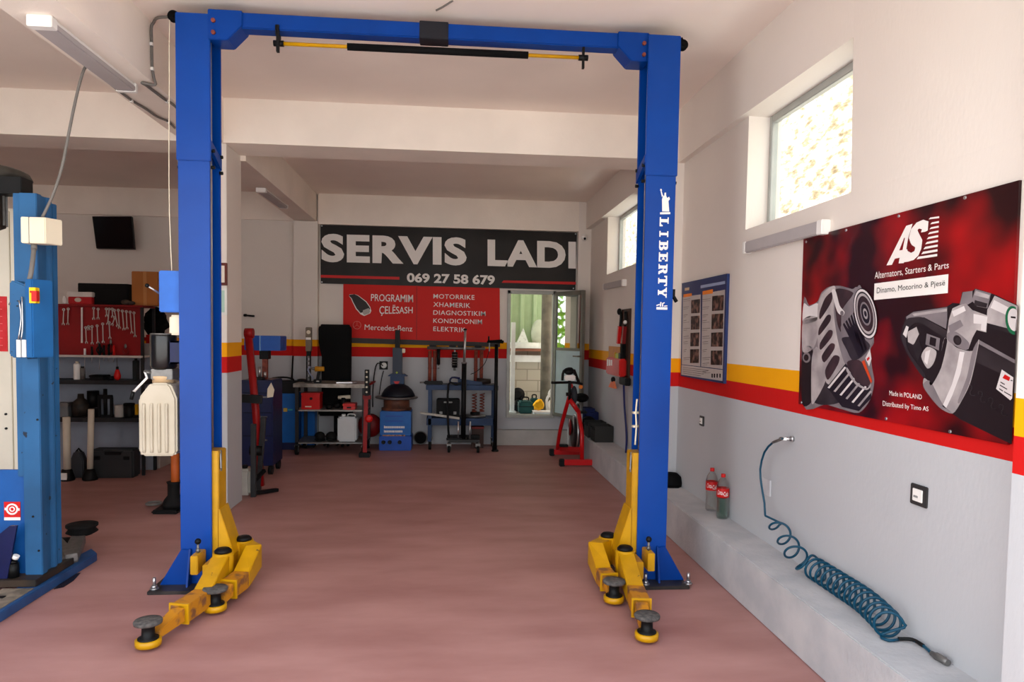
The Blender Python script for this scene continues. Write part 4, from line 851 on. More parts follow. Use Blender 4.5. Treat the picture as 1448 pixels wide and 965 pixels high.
S_('flange', [(548, 560), (586, 592), (640, 604), (662, 566), (650, 640), (632, 712), (604, 770), (574, 812), (530, 792), (490, 744), (476, 716), (480, 694), (500, 704), (528, 650)], G1, .003, False); S_('flange_shade', [(476, 716), (500, 704), (540, 780), (572, 810), (530, 792), (490, 744)], G2, .0034, False)
S_('flange_edge', [(546, 566), (556, 572), (536, 660), (506, 716), (498, 706), (526, 650)], G3, .0034, False); S_('flange_band', [(598, 606), (614, 608), (600, 680), (574, 750), (552, 796), (540, 788), (572, 716), (588, 660)], G4, .0034, False); S_('flange_shade', [(640, 606), (660, 570), (646, 646), (628, 716), (600, 774), (592, 770), (622, 690)], G2, .0034, False)
S_('solenoid', [(598, 448), (608, 408), (640, 404), (640, 440), (620, 452)], G2, .0034); S_('solenoid', [(638, 436), (650, 398), (702, 412), (690, 462), (655, 455)], G2, .0036); S_('solenoid_glint', [(646, 418), (652, 404), (698, 418), (694, 430)], G1, .004); S_('solenoid_gap', [(648, 434), (690, 446), (686, 460), (646, 452)], G5, .004)
S_('solenoid_cap', [(690, 466), (714, 420), (xe(454), 454), (xe(546), 546), (686, 520)], G1, .0036); S_('solenoid_glint', [(700, 460), (712, 434), (xe(474), 474), (xe(500), 500)], G4, .004); S_('solenoid_shade', [(686, 510), (xe(536), 536), (xe(550), 550), (684, 524)], G5, .004)
S_('solenoid_mount', [(556, 546), (562, 500), (574, 462), (600, 450), (618, 446), (640, 468), (690, 486), (686, 542), (654, 534), (640, 560), (626, 598), (600, 590), (558, 566)], G1, .0044, False); S_('mount_leg', [(644, 480), (690, 490), (684, 538), (668, 534), (670, 514), (644, 512)], G4, .0048); S_('mount_glint', [(572, 472), (612, 454), (618, 470), (578, 490)], G4, .0048); S_('mount_shade', [(560, 520), (600, 500), (610, 520), (566, 548)], G2, .0048)
S_('bolt_boss', [(556, 546), (586, 540), (628, 576), (622, 600), (596, 594), (560, 570)], G2, .005, False); S_('bolt_eye', ell(590, 568, 13, 17, -20, 24), G3, .0054); S_('bolt_eye', ell(592, 570, 8, 11, -20, 24), G5, .0058)
S_('green_badge', [p for p in ell(776, 502, 26, 48, -6) if p[0] < xe(p[1]) - 1], M('print_green', (24, 104, 68), .4), .0044); S_('badge_face', [p for p in ell(778, 500, 20, 38, -6) if p[0] < xe(p[1]) - 1], G4, .0048); S_('label_print', [(768, 488), (784, 490), (784, 496), (768, 494)], G3, .0052)
S_('data_label', [(719, 730), (738, 666), (776, 692), (772, 762), (766, 768)], G4, .0044); S_('label_mark', [(740, 694), (748, 682), (766, 692), (762, 704)], RED, .0048)
for a in ((734, 706, 748, 714), (732, 716, 756, 730), (730, 728, 742, 736), (746, 738, 770, 752), (768, 700, 774, 702)): S_('label_print', [(a[0], a[1]), (a[2], a[3]), (a[2] - 1, a[3] + 3), (a[0] - 1, a[1] + 3)], G3, .0048)
for k in range(4):
    x, y = 624 + k * 35, 722 + k * 22; b = B(); b.tube([PB2(x, y + 6, .002), PB2(x + 2, y - 4, .002), PB2(x + 12, y - 4, .002), PB2(x + 14, y + 8, .002), PB2(x + 8, y + 20, .002), PB2(x + 14, y + 30, .002), PB2(x + 26, y + 30, .002)], .0014, 5, 4); b.build('embossed_loop', G5, STA)

# safety board
BX = 2.018
SB = thing('safety_notice_board', 'blue framed notice board with two columns of small photos beside the lift column', 'notice board', (BX, 5.6, 1.26))
def PB(x, y, d=0.0): return pX(950 + x * .18672, 380 + y * .18672, BX - d)
NAVY = M('navy_board', (38, 52, 98), 0.45, var=.05); NG = M('notice_grey', (186, 178, 174), 0.6, var=.04)
def artb(name, pts, mat, d, parent=SB): return B().slab([PB(x, y, d) for x, y in pts], (1, 0, 0), .001).build(name, mat, parent)
B().slab([PB(76, 112, 0), PB(418, 38, 0), PB(392, 872, 0), PB(66, 814, 0)], (1, 0, 0), 2.0392 - BX).build('board_panel', NAVY, SB)
artb('notice_column', [(84, 215), (218, 196), (214, 742), (76, 726)], NG, .001); artb('notice_column', [(232, 192), (402, 160), (384, 762), (222, 742)], NG, .001)
artb('notice_footer', [(74, 730), (384, 768), (382, 852), (72, 804)], NG, .0012)
OR = M('orange_tag', (232, 130, 40), 0.5)
artb('orange_tag', [(88, 196), (150, 186), (150, 208), (88, 220)], OR, .002); artb('orange_tag', [(232, 172), (310, 156), (310, 188), (232, 200)], OR, .002)
PH = M('dark_photo_print', (30, 24, 24), 0.5, rgb2=(150, 112, 100), scale=16, lo=.45, hi=.72, detail=2)
for pts in ([(146, 240), (214, 230), (210, 336), (146, 340)], [(144, 362), (210, 356), (208, 460), (144, 464)], [(140, 488), (208, 484), (204, 588), (140, 590)], [(138, 612), (206, 610), (204, 716), (138, 716)], [(306, 208), (394, 200), (390, 316), (304, 322)], [(302, 346), (390, 340), (388, 456), (300, 460)], [(298, 486), (386, 482), (384, 592), (296, 592)], [(296, 622), (382, 620), (380, 732), (294, 730)]):
    artb('photo_print', pts, PH, .002)
NT = M('notice_grey_print', (120, 112, 110), 0.6)
b = B()
for col_ in ((88, 138), (232, 292)):
    for k in range(9 if col_[0] < 100 else 11):
        y = 232 + k * 54 + (k % 3) * 6; x0, x1 = col_; b.slab([PB(x0, y, .002), PB(x1 - (k % 4) * 9, y - 5, .002), PB(x1 - (k % 4) * 9, y - 1, .002), PB(x0, y + 4, .002)], (1, 0, 0), .0006); b.slab([PB(x0, y + 14, .002), PB(x1 - (k * 7 % 5) * 8, y + 10, .002), PB(x1 - (k * 7 % 5) * 8, y + 13, .002), PB(x0, y + 17, .002)], (1, 0, 0), .0006)
for k in range(4): b.slab([PB(84, 748 + k * 14, .003), PB(280 - k * 20, 770 + k * 14, .003), PB(280 - k * 20, 774 + k * 14, .003), PB(84, 751 + k * 14, .003)], (1, 0, 0), .0006)
b.build('printed_lines', NT, SB)
artb('title_print', [(218, 128), (402, 94), (402, 116), (218, 150)], M('pale_title_print', (150, 164, 196), .5), .002)
artb('logo_print', [(98, 148), (132, 142), (130, 164), (98, 168)], M('logo_cream_print', (206, 176, 140), .5), .002)
b = B()
for x in (300, 318, 338, 360): artb('symbol_print', [(x, 796), (x + 10, 797), (x + 9, 828), (x, 826)], TXTK, .003)
pass
# sockets, outlet plates
def socket(x, y, w_, h_, label, dark=True, plug=True):
    p = pX(x, y, 2.04); t = thing('wall_socket', label, 'socket', (2.04, p.y, p.z - h_ / 2))
    if dark:
        B().box(2.028, 2.04, p.y - w_ / 2, p.y + w_ / 2, p.z - h_ / 2, p.z + h_ / 2).build('socket_frame', M('charcoal_plastic', (52, 50, 50), 0.4), t, .003)
        B().box(2.024, 2.03, p.y - w_ * .3, p.y + w_ * .3, p.z - h_ * .3, p.z + h_ * .3).build('socket_face', WPL, t, .002)
        B().box(2.0225, 2.025, p.y - w_ * .06, p.y + w_ * .2, p.z - h_ * .12, p.z - h_ * .02).build('socket_slot', M('grey_plastic', (140, 140, 140), .5), t)
    else: B().box(2.03, 2.04, p.y - w_ / 2, p.y + w_ / 2, p.z - h_ / 2, p.z + h_ / 2).build('cover_plate', M('blank_plate_grey', (196, 196, 200), .5), t, .003)
    return t
socket(1301.5, 701, .105, .09, 'dark framed white socket low on the grey wall under the big poster')
socket(993.5, 595.5, .085, .08, 'small dark framed socket on the grey wall below the notice board')
socket(1085, 689, .115, .105, 'plain grey blank cover plate behind the hanging hose', False)
# spiral air hose
HC = M('teal_hose', (6, 64, 88), 0.35, var=.08)
HOSE = thing('spiral_air_hose', 'teal spiral air hose hanging from the wall tap and lying coiled on the ledge', 'hose', (1.93, 3.4, .30))
pw = pX(1122, 621, 2.04)
B().cyl((2.0392, pw.y, pw.z), (2.022, pw.y, pw.z), .017, n=16).cyl((2.024, pw.y, pw.z), (1.995, pw.y, pw.z), .011, n=12).bar((2.0, pw.y, pw.z), (1.965, pw.y + .02, pw.z - .001), .016, .016).build('wall_coupling', STEEL, HOSE)
st0 = V((1.968, pw.y + .02, pw.z))
pts = [st0] + [pX(x, y, 1.955) for x, y in ((1106, 621), (1093, 626), (1081, 640), (1075, 664), (1077, 688), (1081, 712), (1082, 728), (1085, 731))]
B().tube(pts[:3], .0085, 10, 4).build('steel_sleeve', DSTEEL, HOSE)
hose_pts = [p.copy() for p in pts[1:]]
# coil along an axis: hangs loose at first, then lies tight on the ledge
ax = [pX(1094, 737, 1.965), pX(1107, 756, 1.955), pX(1118, 774, 1.945), pX(1130, 790, 1.94), V((1.925, 3.66, .372)), V((1.915, 3.42, .366)), V((1.91, 3.20, .362)), V((1.907, 3.00, .362)), V((1.905, 2.895, .362))]
z_ = [pZ(x, y, .365) for x, y in ((1150, 803), (1186, 826), (1222, 850), (1250, 876), (1258, 886))]
ax[4:] = z_
def cr_(P, t):
    n = len(P) - 1; i = min(int(t), n - 1); f = t - i; p0, p1, p2, p3 = P[max(i - 1, 0)], P[i], P[i + 1], P[min(i + 2, n)]
    return 0.5 * ((2 * p1) + (p2 - p0) * f + (2 * p0 - 5 * p1 + 4 * p2 - p3) * f * f + (3 * p1 - p0 - 3 * p2 + p3) * f ** 3)
seg_turns = [1.0, 1.0, 1.0, 1.0, 4.5, 4.5, 3.6, 1.4]; ph = math.pi * 1.1; coil = []
for i, tn in enumerate(seg_turns):
    K = int(20 * tn)
    for k in range(K):
        t = i + k / K; c0 = cr_(ax, t); d = (cr_(ax, min(t + .05, 8)) - cr_(ax, max(t - .05, 0))).normalized()
        e1 = d.cross(V((0, 0, 1))).normalized(); e2 = e1.cross(d)
        R_ = min(.058, .044 + .0035 * t) if t < 4 else .058
        a = ph + 2 * math.pi * tn * k / K
        p = c0 + (e1 * math.cos(a) + e2 * math.sin(a)) * R_; p.x = min(p.x, 2.03); p.z = max(p.z, .308); coil.append(p)
    ph += 2 * math.pi * tn
tail = [pZ(x, y, .31) for x, y in ((1244, 898), (1256, 906), (1270, 905))]
B().tube(hose_pts + coil + tail, .0066, 8, 2).build('hose_tube', HC, HOSE)
sl = [pZ(x, y, z) for x, y, z in ((1270, 904, .312), (1290, 905, .318), (1306, 914, .314), (1317, 924, .314))]
B().tube(sl[:3], .0085, 8, 4).build('spring_sleeve', BLK, HOSE); B().tube(sl[1:], .0066, 8, 3).build('hose_end', HC, HOSE)
e0, e1 = sl[-1], pZ(1341, 938, .316)
B().tube([e0, e0.lerp(e1, .25), e0.lerp(e1, .3), e0.lerp(e1, .75), e0.lerp(e1, .8), e1], [.010, .012, .0155, .0155, .013, .013], 12, 1).build('quick_coupling', DSTEEL, HOSE)
# two soft drink bottles on the ledge
def clear(name, col):
    m = bpy.data.materials.new(name); m.use_nodes = True; nt = m.node_tree; t = nt.nodes.new('ShaderNodeBsdfTransparent'); g = nt.nodes.new('ShaderNodeBsdfGlossy'); g.inputs['Roughness'].default_value = .06
    nz = nt.nodes.new('ShaderNodeTexNoise'); nz.inputs['Scale'].default_value = 5; cr = nt.nodes.new('ShaderNodeValToRGB'); cr.color_ramp.elements[0].color = tuple(v * .92 for v in col[:3]) + (1,); cr.color_ramp.elements[1].color = col; nt.links.new(nz.outputs['Fac'], cr.inputs['Fac']); nt.links.new(cr.outputs['Color'], t.inputs['Color'])
    lw = nt.nodes.new('ShaderNodeLayerWeight'); lw.inputs['Blend'].default_value = .35; mx = nt.nodes.new('ShaderNodeMixShader'); nt.links.new(lw.outputs['Facing'], mx.inputs[0]); nt.links.new(t.outputs[0], mx.inputs[1]); nt.links.new(g.outputs[0], mx.inputs[2]); nt.links.new(mx.outputs[0], nt.nodes['Material Output'].inputs[0]); return m
PET = clear('clear_bottle_plastic', (.96, .985, .975, 1)); LIQ = clear('green_tinted_water', (.62, .80, .74, 1))
def bottle(x, y, label, fill):
    p = pZ(x, y, .30); h = .325
    t = thing('soda_bottle', label, 'bottle', (p.x, p.y, .30)); c = (p.x, p.y, .30)
    prof = [(.02, .002), (.036, .0), (.043, .012), (.044, .05), (.040, .10), (.041, .13), (.0445, .16), (.0445, .215), (.044, .235), (.036, .265), (.020, .290), (.0135, .300), (.0135, .306)]
    B().lathe(prof, c, 24).build('bottle_body', PET, t)
    if fill: B().lathe([(r * .93, z_ + .002) for r, z_ in prof if z_ < fill] + [(.038, fill)], c, 24).build('liquid', LIQ, t)
    lab = B().lathe([(.0452, .158), (.0455, .16), (.0455, .222), (.0452, .224)], c, 28, caps=False).build('label', RED, t)
    B().lathe([(.0155, .300), (.016, .302), (.016, .323), (.0145, .325)], c, 18).build('cap', RED, t)
    vd = V((-p.x, -p.y)).normalized(); a0 = math.atan2(vd.y, vd.x)
    def f(u, v): a = a0 + (u - .5) * 1.75; return (p.x + .0462 * math.cos(a), p.y + .0462 * math.sin(a), .30 + .174 + v * .034 + .006 * math.sin(u * 6))
    wb = B(); write(wb, 'Coca-Cola', f, .012, .25); wb.build('label_writing', TXTW, lab)
    return t
bottle(1005.5, 722, 'clear plastic soda bottle with red label, farther one of the pair on the ledge', 0.0)
bottle(1021, 733, 'soda bottle with red label half full of water, nearer one of the ledge pair', .15)
# cap left on the ledge behind the lift column
p = pZ(951, 684, .30); t = thing('baseball_hat', 'black baseball hat lying on the ledge behind the right lift column', 'hat', (1.975, 6.07, .30))
B().lathe([(.10, 0), (.105, .03), (.095, .08), (.06, .112), (.015, .12)], (1.955, 6.04, .30), 20).build('crown', BLKM, t)
B().prism([(1.955 - .10, 6.0), (1.955 - .04, 5.93), (1.955 + .04, 5.93), (1.955 + .09, 6.0)], 'Z', .301, .312).build('brim', BLKM, t)
# ================================================================== luminaires
def batten(name_label, a, b, wd, ht, n, group=None, cap_at=0):
    """plastic batten between a and b; n points from the surface into the room"""
    a, b, n = V(a), V(b), V(n).normalized(); d = (b - a).normalized(); s = d.cross(n).normalized()
    t = thing('batten_light', name_label, 'light', tuple(a if a.z < b.z else b), group)
    def blk(p, q, w0, h0, h1): return B().hexa([p - s * w0 / 2 + n * h0, p + s * w0 / 2 + n * h0, q + s * w0 / 2 + n * h0, q - s * w0 / 2 + n * h0], [p - s * w0 / 2 + n * h1, p + s * w0 / 2 + n * h1, q + s * w0 / 2 + n * h1, q - s * w0 / 2 + n * h1])
    blk(a, b, wd * .9, 0, ht * .4).build('housing', WPL, t, .004)
    blk(a + d * .02, b - d * .02, wd, ht * .35, ht).build('diffuser', GREYPL, t, .006)
    blk(a - d * .008, a + d * .05, wd * 1.06, 0, ht * 1.06).build('end_cap', WPL, t, .004); blk(b - d * .03, b + d * .008, wd * 1.06, 0, ht * 1.06).build('end_cap', WPL, t, .004)
    return t
L0, L1 = pZ(40, 22, 3.215), pZ(186, 120, 3.215)
batten('long white batten light under the ceiling beam at the top left', (-2.135, L0.y, 3.22), (-2.135, L1.y, 3.22), .12, .055, (0, 0, -1))
f0, f1 = pZ(369, 267, 3.15), pZ(401, 291, 3.15)
batten('small batten light under the rear beam behind the blue lift', (f0.x, f0.y, 3.16), (f0.x + .01, f1.y, 3.16), .10, .045, (0, 0, -1))
wz = pX(1117, 335, 2.04)
a, b_ = pX(1174, 321, 2.04), pX(1061, 351, 2.04)
batten('grey batten light on the right wall under the nearer window', (2.04, a.y, a.z), (2.04, b_.y, b_.z), .075, .05, (-1, 0, 0))
a, b_ = pX(886, 400, 2.04), pX(858, 406, 2.04)
batten('short batten light on the right wall under the far window', (2.04, a.y, a.z), (2.04, b_.y, b_.z), .075, .05, (-1, 0, 0))
# cables on the beam
def cable(pts, r, label, mat=GREYC, name='power_cable', clips=()):
    t = thing(name, label, 'cable', tuple(V(pts[0])))
    B().tube(pts, r, 8, 4).build('cable_run', mat, t)
    for i in clips:
        p = V(pts[i]); B().box(p.x - .009, p.x + .009, p.y - .012, p.y + .012, p.z - .013, p.z + .007).build('cable_clip', WPL, t)
    return t
bz_ = 3.2085
def pB(x, y): return pZ(x, y, bz_)
cable([pB(*q) for q in ((247, 181), (238, 172), (222, 165), (206, 154), (186, 142), (160, 122), (138, 103), (128, 97), (124, 94))] + [pY(x, y, yy) for x, y, yy in ((119, 98, 4.53), (112, 120, 4.50), (104, 155, 4.47), (97, 190, 4.45), (88, 235, 4.44), (77, 270, 4.43), (66, 295, 4.42), (60, 307, 4.42))], .0085, 'grey cable along the ceiling beam hanging down to the cream junction box', clips=(1, 4, 7))
cable([V((-2.02, 6.0, bz_)), pB(247, 150), pB(236, 143), pB(220, 131), pB(207, 121), pB(201, 117)] + [V((-1.938, 4.90, 3.202)), V((-1.943, 4.895, 3.245))] + [pX(x, y, -1.945) for x, y in ((215.5, 97), (215, 90), (214.5, 62))] + [V((-1.942, 4.86, 3.55)), V((-1.92, 4.84, 3.575)), V((-1.86, 4.76, 3.575))] + [V((-1.72, 4.66, 3.54)), V((-1.672, 4.64, 3.50))], .009, 'grey conduit climbing the beam side to the top of the left lift column', clips=(2, 8, 10))
tc = [pY(240, 28, LY + .05), pY(239.5, 120, LY + .05), pY(239, 200, LY + .05), pY(239.5, 300, LY + .05), pY(243, 384, LY + .05)]
o = B().tube([(LX0 - .035, LY + .05, 3.49)] + tc, .003, 6, 2).build('control_cable', CREAM, LIFT)
# short scrap of wire sticking out of the ceiling
tag(B().tube([pZ(617, 14.5, 3.597), pZ(626, 10, 3.594), pZ(640, 1, 3.597)], .006, 6, 3).build('ceiling_wire', GREYC), 'short bent wire end on the ceiling above the lift crossbeam', 'wire')
# security camera
p = pY(825.5, 337, 10.22); t = thing('security_camera', 'small white dome security camera at the corner beside the black banner', 'camera', (p.x, 10.25, p.z - .05))
B().cyl((p.x, 10.25, p.z + .02), (p.x, 10.20, p.z + .02), .035, n=18).build('mount', WPL, t); B().ball((p.x, 10.18, p.z - .005), .042, n=16, m=10).build('camera_head', WPL, t); B().cyl((p.x + .0, 10.142, p.z - .016), (p.x, 10.134, p.z - .02), .018, n=12).build('lens', BLK, t)
# framed papers on the pillar
for i, (x0, y0, x1, y1, fm, lb) in enumerate(((312.5, 372, 321.5, 404, M('brown_frame', (96, 40, 30), .5), 'small brown framed certificate on the pillar, upper one'), (312.5, 407, 321.5, 446, M('white_frame', (222, 222, 216), .5), 'small white framed paper on the pillar, lower one'))):
    X0, X1, Z0, Z1 = rect(x0, y0, x1, y1, 6.38); X0 = X1 - .21; t = thing('framed_certificate', lb, 'picture', ((X0 + X1) / 2, 6.38, Z0))
    B().box(X0, X1, 6.368, 6.39, Z0, Z1).build('frame', fm, t, .003); B().box(X0 + .02, X1 - .02, 6.365, 6.37, Z0 + .025, Z1 - .025).build('paper', M('paper_cream' if not i else 'paper_green', (226, 216, 200) if not i else (176, 206, 192), .7), t)
    b = B()
    for k in range(5): b.box(X0 + .05, X1 - .05 - (k % 2) * .03, 6.3635, 6.3655, Z1 - .06 - k * .028, Z1 - .055 - k * .028)
    b.build('printed_lines', NT, t)

# ================================================================== left bay
cab = thing('panelled_cabinet', 'tall white panelled cabinet with a red notice behind the older blue lift', 'cabinet', (-3.4, 5.3, 0))
PANW = M('off_white_panel', (220, 214, 198), 0.5, var=.03)
B().box(-3.95, -2.98, 5.2, 5.6, 0, 2.42).build('body', M('cabinet_white', (214, 208, 192), .5, var=.03), cab, .005)
sx = pY(17, 500, 5.19).x
B().box(-3.94, sx - .004, 5.185, 5.205, .05, 2.40).build('door', PANW, cab, .003); B().box(sx + .004, -2.985, 5.185, 5.205, .05, 2.40).build('door', PANW, cab, .003)
x0, x1, z0, z1 = rect(-40, 419, 10, 497, 5.18)
nt_ = B().box(x0, x1, 5.179, 5.186, z0, z1).build('red_notice', M('notice_red', (206, 46, 54), .5, rgb2=(190, 30, 36), scale=9), cab)
b = B()
for k in range(7): b.box(x0 + .03, x1 - .03, 5.178, 5.18, z0 + .04 + k * .05, z0 + .044 + k * .05)
b.build('printed_lines', M('notice_pink', (226, 120, 120), .5), nt_)
for zz in (.9, 1.0): p = pY(8, 575, 5.18); B().cyl((p.x, 5.188, zz), (p.x, 5.175, zz), .008, n=8).build('bolt_head', BLK, cab)
# rear arm pad of the older lift
c = pZ(116, 750, .13)
B().lathe([(.07, .10), (.105, .12), (.085, .145), (.105, .16), (.105, .175), (.02, .178)], (c.x, c.y, 0), 26).build('arm_pad', RUB, OLD)
B().hexa([(-2.50, 4.74, .05), (-2.44, 4.86, .05), (c.x + .05, c.y - .05, .05), (c.x - .03, c.y - .09, .05)], [(-2.50, 4.74, .11), (-2.44, 4.86, .11), (c.x + .05, c.y - .05, .115), (c.x - .03, c.y - .09, .115)]).build('pad_arm', DSTEEL, OLD, .004)
p = pZ(96, 770, .05); B().cyl((p.x - .05, p.y, .05), (p.x + .05, p.y, .05), .05, n=18).build('arm_roller', BLK, OLD)
b = B(); r = random.Random(4)
b.prism([(p_.x, p_.y) for p_ in (pZ(76, 834), pZ(90, 831), pZ(104, 822), pZ(114, 811), pZ(107, 812), pZ(100, 816), pZ(106, 808), pZ(98, 815))], 'Z', 0.0, .003)
tag(b.build('oil_spill', M('oil_stain', (34, 26, 26), .2)), 'dark oily spill on the floor beside the old lift base', 'spill', kind='stuff')
# television
tc = [pY(130, 306, 9.92), pY(186, 306, 9.92), pY(190, 352.5, 10.08), pY(136, 351.5, 10.08)]
TV = thing('television', 'black flat television tilted on the back wall of the left bay', 'television', tuple((tc[3] + tc[2]) / 2))
B().slab([tc[3], tc[2], tc[1], tc[0]], (0, 1, -.1), .05).build('casing', M('tv_black', (10, 10, 11), .35), TV, .004)
q = [a + (sum(tc, V()) / 4 - a) * .05 + V((0, -.003, 0)) for a in tc]; B().slab([q[3], q[2], q[1], q[0]], (0, 1, 0), .002).build('screen', M('tv_screen', (6, 7, 9), .12), TV)
m_ = sum(tc, V()) / 4; B().box(m_.x - .12, m_.x + .12, m_.y + .03, 10.33, m_.z - .08, m_.z + .08).build('wall_bracket', BLK, TV)
# tool rack
TY = 8.05
rk = thing('tool_rack', 'black steel rack with a red tool board and dark shelves in the left bay', 'rack', (-3.8, 8.15, 0))
TRX0, TRX1 = pY(84, 480, TY).x - .35, pY(203, 480, TY).x
zt, zb = pY(150, 434, TY).z, pY(150, 503, TY).z; zs1, zs2 = pY(150, 538, TY).z, pY(150, 591, TY).z
REDT = M('tool_board_red', (134, 14, 16), 0.5, var=.12, scale=4)
board = B().box(TRX0, TRX1 - .02, TY + .02, TY + .04, zb, zt).build('tool_board', REDT, rk)
B().box(TRX0, TRX1, TY - .02, TY + .32, zt, zt + .022).build('shelf', REDT, rk, .003)
B().box(TRX0, TRX1, TY - .05, TY + .30, zb - .02, zb + .002).build('shelf', M('pale_shelf_edge', (196, 190, 184), .5, var=.06), rk, .003)
DK = M('dark_shelf', (34, 34, 36), 0.55, var=.15)
for z in (zs1, zs2): B().box(TRX0, TRX1 - .01, TY - .03, TY + .30, z - .045, z).build('shelf', DK, rk, .004)
for x in (TRX0, TRX1 - .025):
    for y in (TY - .02, TY + .28): B().box(x, x + .03, y, y + .03, 0, zt).build('upright', DK, rk, .003)
B().box(TRX0, TRX1, TY + .31, TY + .33, 0, zb).build('back_panel', M('blue_grey_panel', (150, 158, 172), .7, var=.05), rk)
# spanners
SPM = M('spanner_steel', (196, 194, 190), 0.35, 0.7, var=.08)
def c4(x, y): return (80 + x * .13471, 370 + y * .13471)
rows = {'upper': [(75, 505, 70, 662), (122, 498, 118, 660), (390, 492, 390, 606), (436, 500, 436, 602), (522, 498, 526, 575), (552, 500, 536, 660), (584, 500, 588, 585), (606, 512, 640, 680), (612, 590, 582, 668), (648, 512, 660, 700), (690, 520, 706, 716), (732, 526, 740, 706), (772, 532, 790, 752), (812, 540, 824, 788)],
        'lower': [(306, 694, 314, 856), (336, 684, 340, 716), (372, 684, 374, 864), (426, 676, 434, 858), (484, 656, 490, 850), (552, 640, 560, 808)]}
ORD = ['first', 'second', 'third', 'fourth', 'fifth', 'sixth', 'seventh', 'eighth', 'ninth', 'tenth', 'eleventh', 'twelfth', 'thirteenth', 'fourteenth', 'fifteenth']
for row, lst in rows.items():
    for k, (xa, ya, xb, yb) in enumerate(lst):
        a, e = pY(*c4(xa, ya), TY), pY(*c4(xb, yb), TY); d = (e - a).normalized(); s = V((d.z, 0, -d.x))
        b = B().bar(a + d * .014, e - d * .016, .010, .005, up=(0, 1, 0))
        bb = B(); b.torus(a, .0115, .0045, 'Y', 16, 6)
        b.bar(e - d * .018 , e - d * .008 + s * .011, .009, .006, up=(0, 1, 0)).bar(e - d * .018, e - d * .008 - s * .011, .009, .006, up=(0, 1, 0)).bar(e - d * .009 + s * .011, e + d * .006 + s * .010, .007, .006, up=(0, 1, 0)).bar(e - d * .009 - s * .011, e + d * .006 - s * .010, .007, .006, up=(0, 1, 0))
        b.cyl(a + V((0, .0, .0)), a + V((0, .0195, 0)), .004, n=6)
        tag(b.build('spanner', SPM), 'steel spanner in the %s row of the red tool board, %s from the old lift' % (row, ORD[k]), 'spanner', 'spanners on the red tool board')
b = B(); a, e = pY(*c4(266, 485), TY), pY(*c4(266, 855), TY); b.bar(a, e, .018, .006, up=(0, 1, 0)).cyl(a, a + V((0, .0195, 0)), .004, n=6)
tag(b.build('steel_ruler', M('pale_steel', (206, 204, 200), .4, .4)), 'long pale steel ruler hanging the full height of the red tool board', 'ruler')
# screwdrivers standing through the pale shelf
for k, (x, yh, yt, mt) in enumerate(((120, 497, 529, WPL), (130, 494, 514, BLK), (141, 490, 523, BLK), (147, 492, 511, BLK), (154, 491, 511, BLK), (161, 492, 512, RED))):
    a, e = pY(x, yh, TY - .02), pY(x - .5, yt, TY - .02); zz = zb
    t = thing('screwdriver', 'screwdriver hanging through the pale shelf edge, %s from the blue lift side' % ORD[k], 'screwdriver', tuple(e), 'screwdrivers in the pale shelf')
    hz = max(zb + .003, a.z - .09)
    B().cyl((a.x, TY - .02, zb + .003), (a.x, TY - .02, a.z + .03), .013, .011, n=12).build('handle', mt, t); B().cyl((a.x, TY - .02, zb + .003), (e.x, TY - .02, e.z), .004, n=8).build('shaft', STEEL, t)
for k, (x, w_, h_) in enumerate(((135, 10, 12), (150, 12, 16), (172, 10, 10))):
    X0, X1, Z0, Z1 = rect(x, 500 - h_, x + w_, 502, TY - .02)
    t = thing('pliers', 'dark handled pliers standing on the pale shelf, %s from the blue lift side' % ORD[k], 'pliers', ((X0 + X1) / 2, TY, zb + .002), 'pliers on the pale shelf')
    m_ = (X0 + X1) / 2
    for s_ in (-1, 1): B().tube([(m_ + s_ * .004, TY - .01, zb + .014), (m_ + s_ * .03, TY - .01, (zb + Z1) / 2), (m_ + s_ * .008, TY - .01, Z1 - .02)], .008, 8, 3).build('handle', BLK if k < 2 else DRED, t)
    B().ball((m_, TY - .01, Z1), .018, .8, .5, 1.5, 10, 8).build('jaw', DSTEEL, t)
# boxes on top of the rack
def box_thing(name, x0, y0, x1, y1, Y, dep, mat, label, cat, zbase=None, lid=None, bevel=.006, group=None):
    X0, X1, Z0, Z1 = rect(x0, y0, x1, y1, Y); Z0 = Z0 if zbase is None else zbase
    t = thing(name, label, cat, ((X0 + X1) / 2, Y + dep / 2, Z0), group)
    if lid:
        zl = Z0 + (Z1 - Z0) * lid[1]; B().box(X0, X1, Y, Y + dep, Z0, zl).build('body', mat, t, bevel); B().box(X0 - .005, X1 + .005, Y - .005, Y + dep + .005, zl, Z1).build('lid', lid[0], t, bevel)
    else: B().box(X0, X1, Y, Y + dep, Z0, Z1).build('body', mat, t, bevel)
    return t, X0, X1, Z0, Z1
zr = zt + .0225
CARD = M('brown_cardboard', (166, 104, 52), .8, var=.06, scale=3)
t, X0, X1, Z0, Z1 = box_thing('cardboard_box', 186, 384, 223, 436, TY + .02, .26, CARD, 'brown cardboard box standing tall on top of the tool rack', 'box', zr); B().box(X0 + (X1 - X0) * .45, X0 + (X1 - X0) * .58, TY + .017, TY + .021, Z0, Z1).build('tape', M('tape_brown', (182, 124, 70), .4), t)
t, X0, X1, Z0, Z1 = box_thing('black_box', 110, 401, 181, 434, TY + .06, .22, M('black_case', (10, 10, 10), .6, spec=.15), 'long black box lying on top of the tool rack', 'box', zr); B().box(X0, X1 - .002, TY + .057, TY + .061, Z1 - .06, Z1 - .056).build('seam', BLKM, t)
t, X0, X1, Z0, Z1 = box_thing('carton', 96, 413, 130, 433, TY - .0, .055, M('red_carton', (176, 26, 30), .6), 'small red and white carton in front of the black box on the rack', 'carton', zr, (M('carton_white', (210, 204, 198), .6), .6)); B().ball(((X0 + X1) / 2 - .02, TY - .002, (Z0 + Z1) / 2 - .02), .03, 1.2, .06, .8, 14, 8).build('printed_oval', M('carton_print', (206, 190, 176), .6), t)
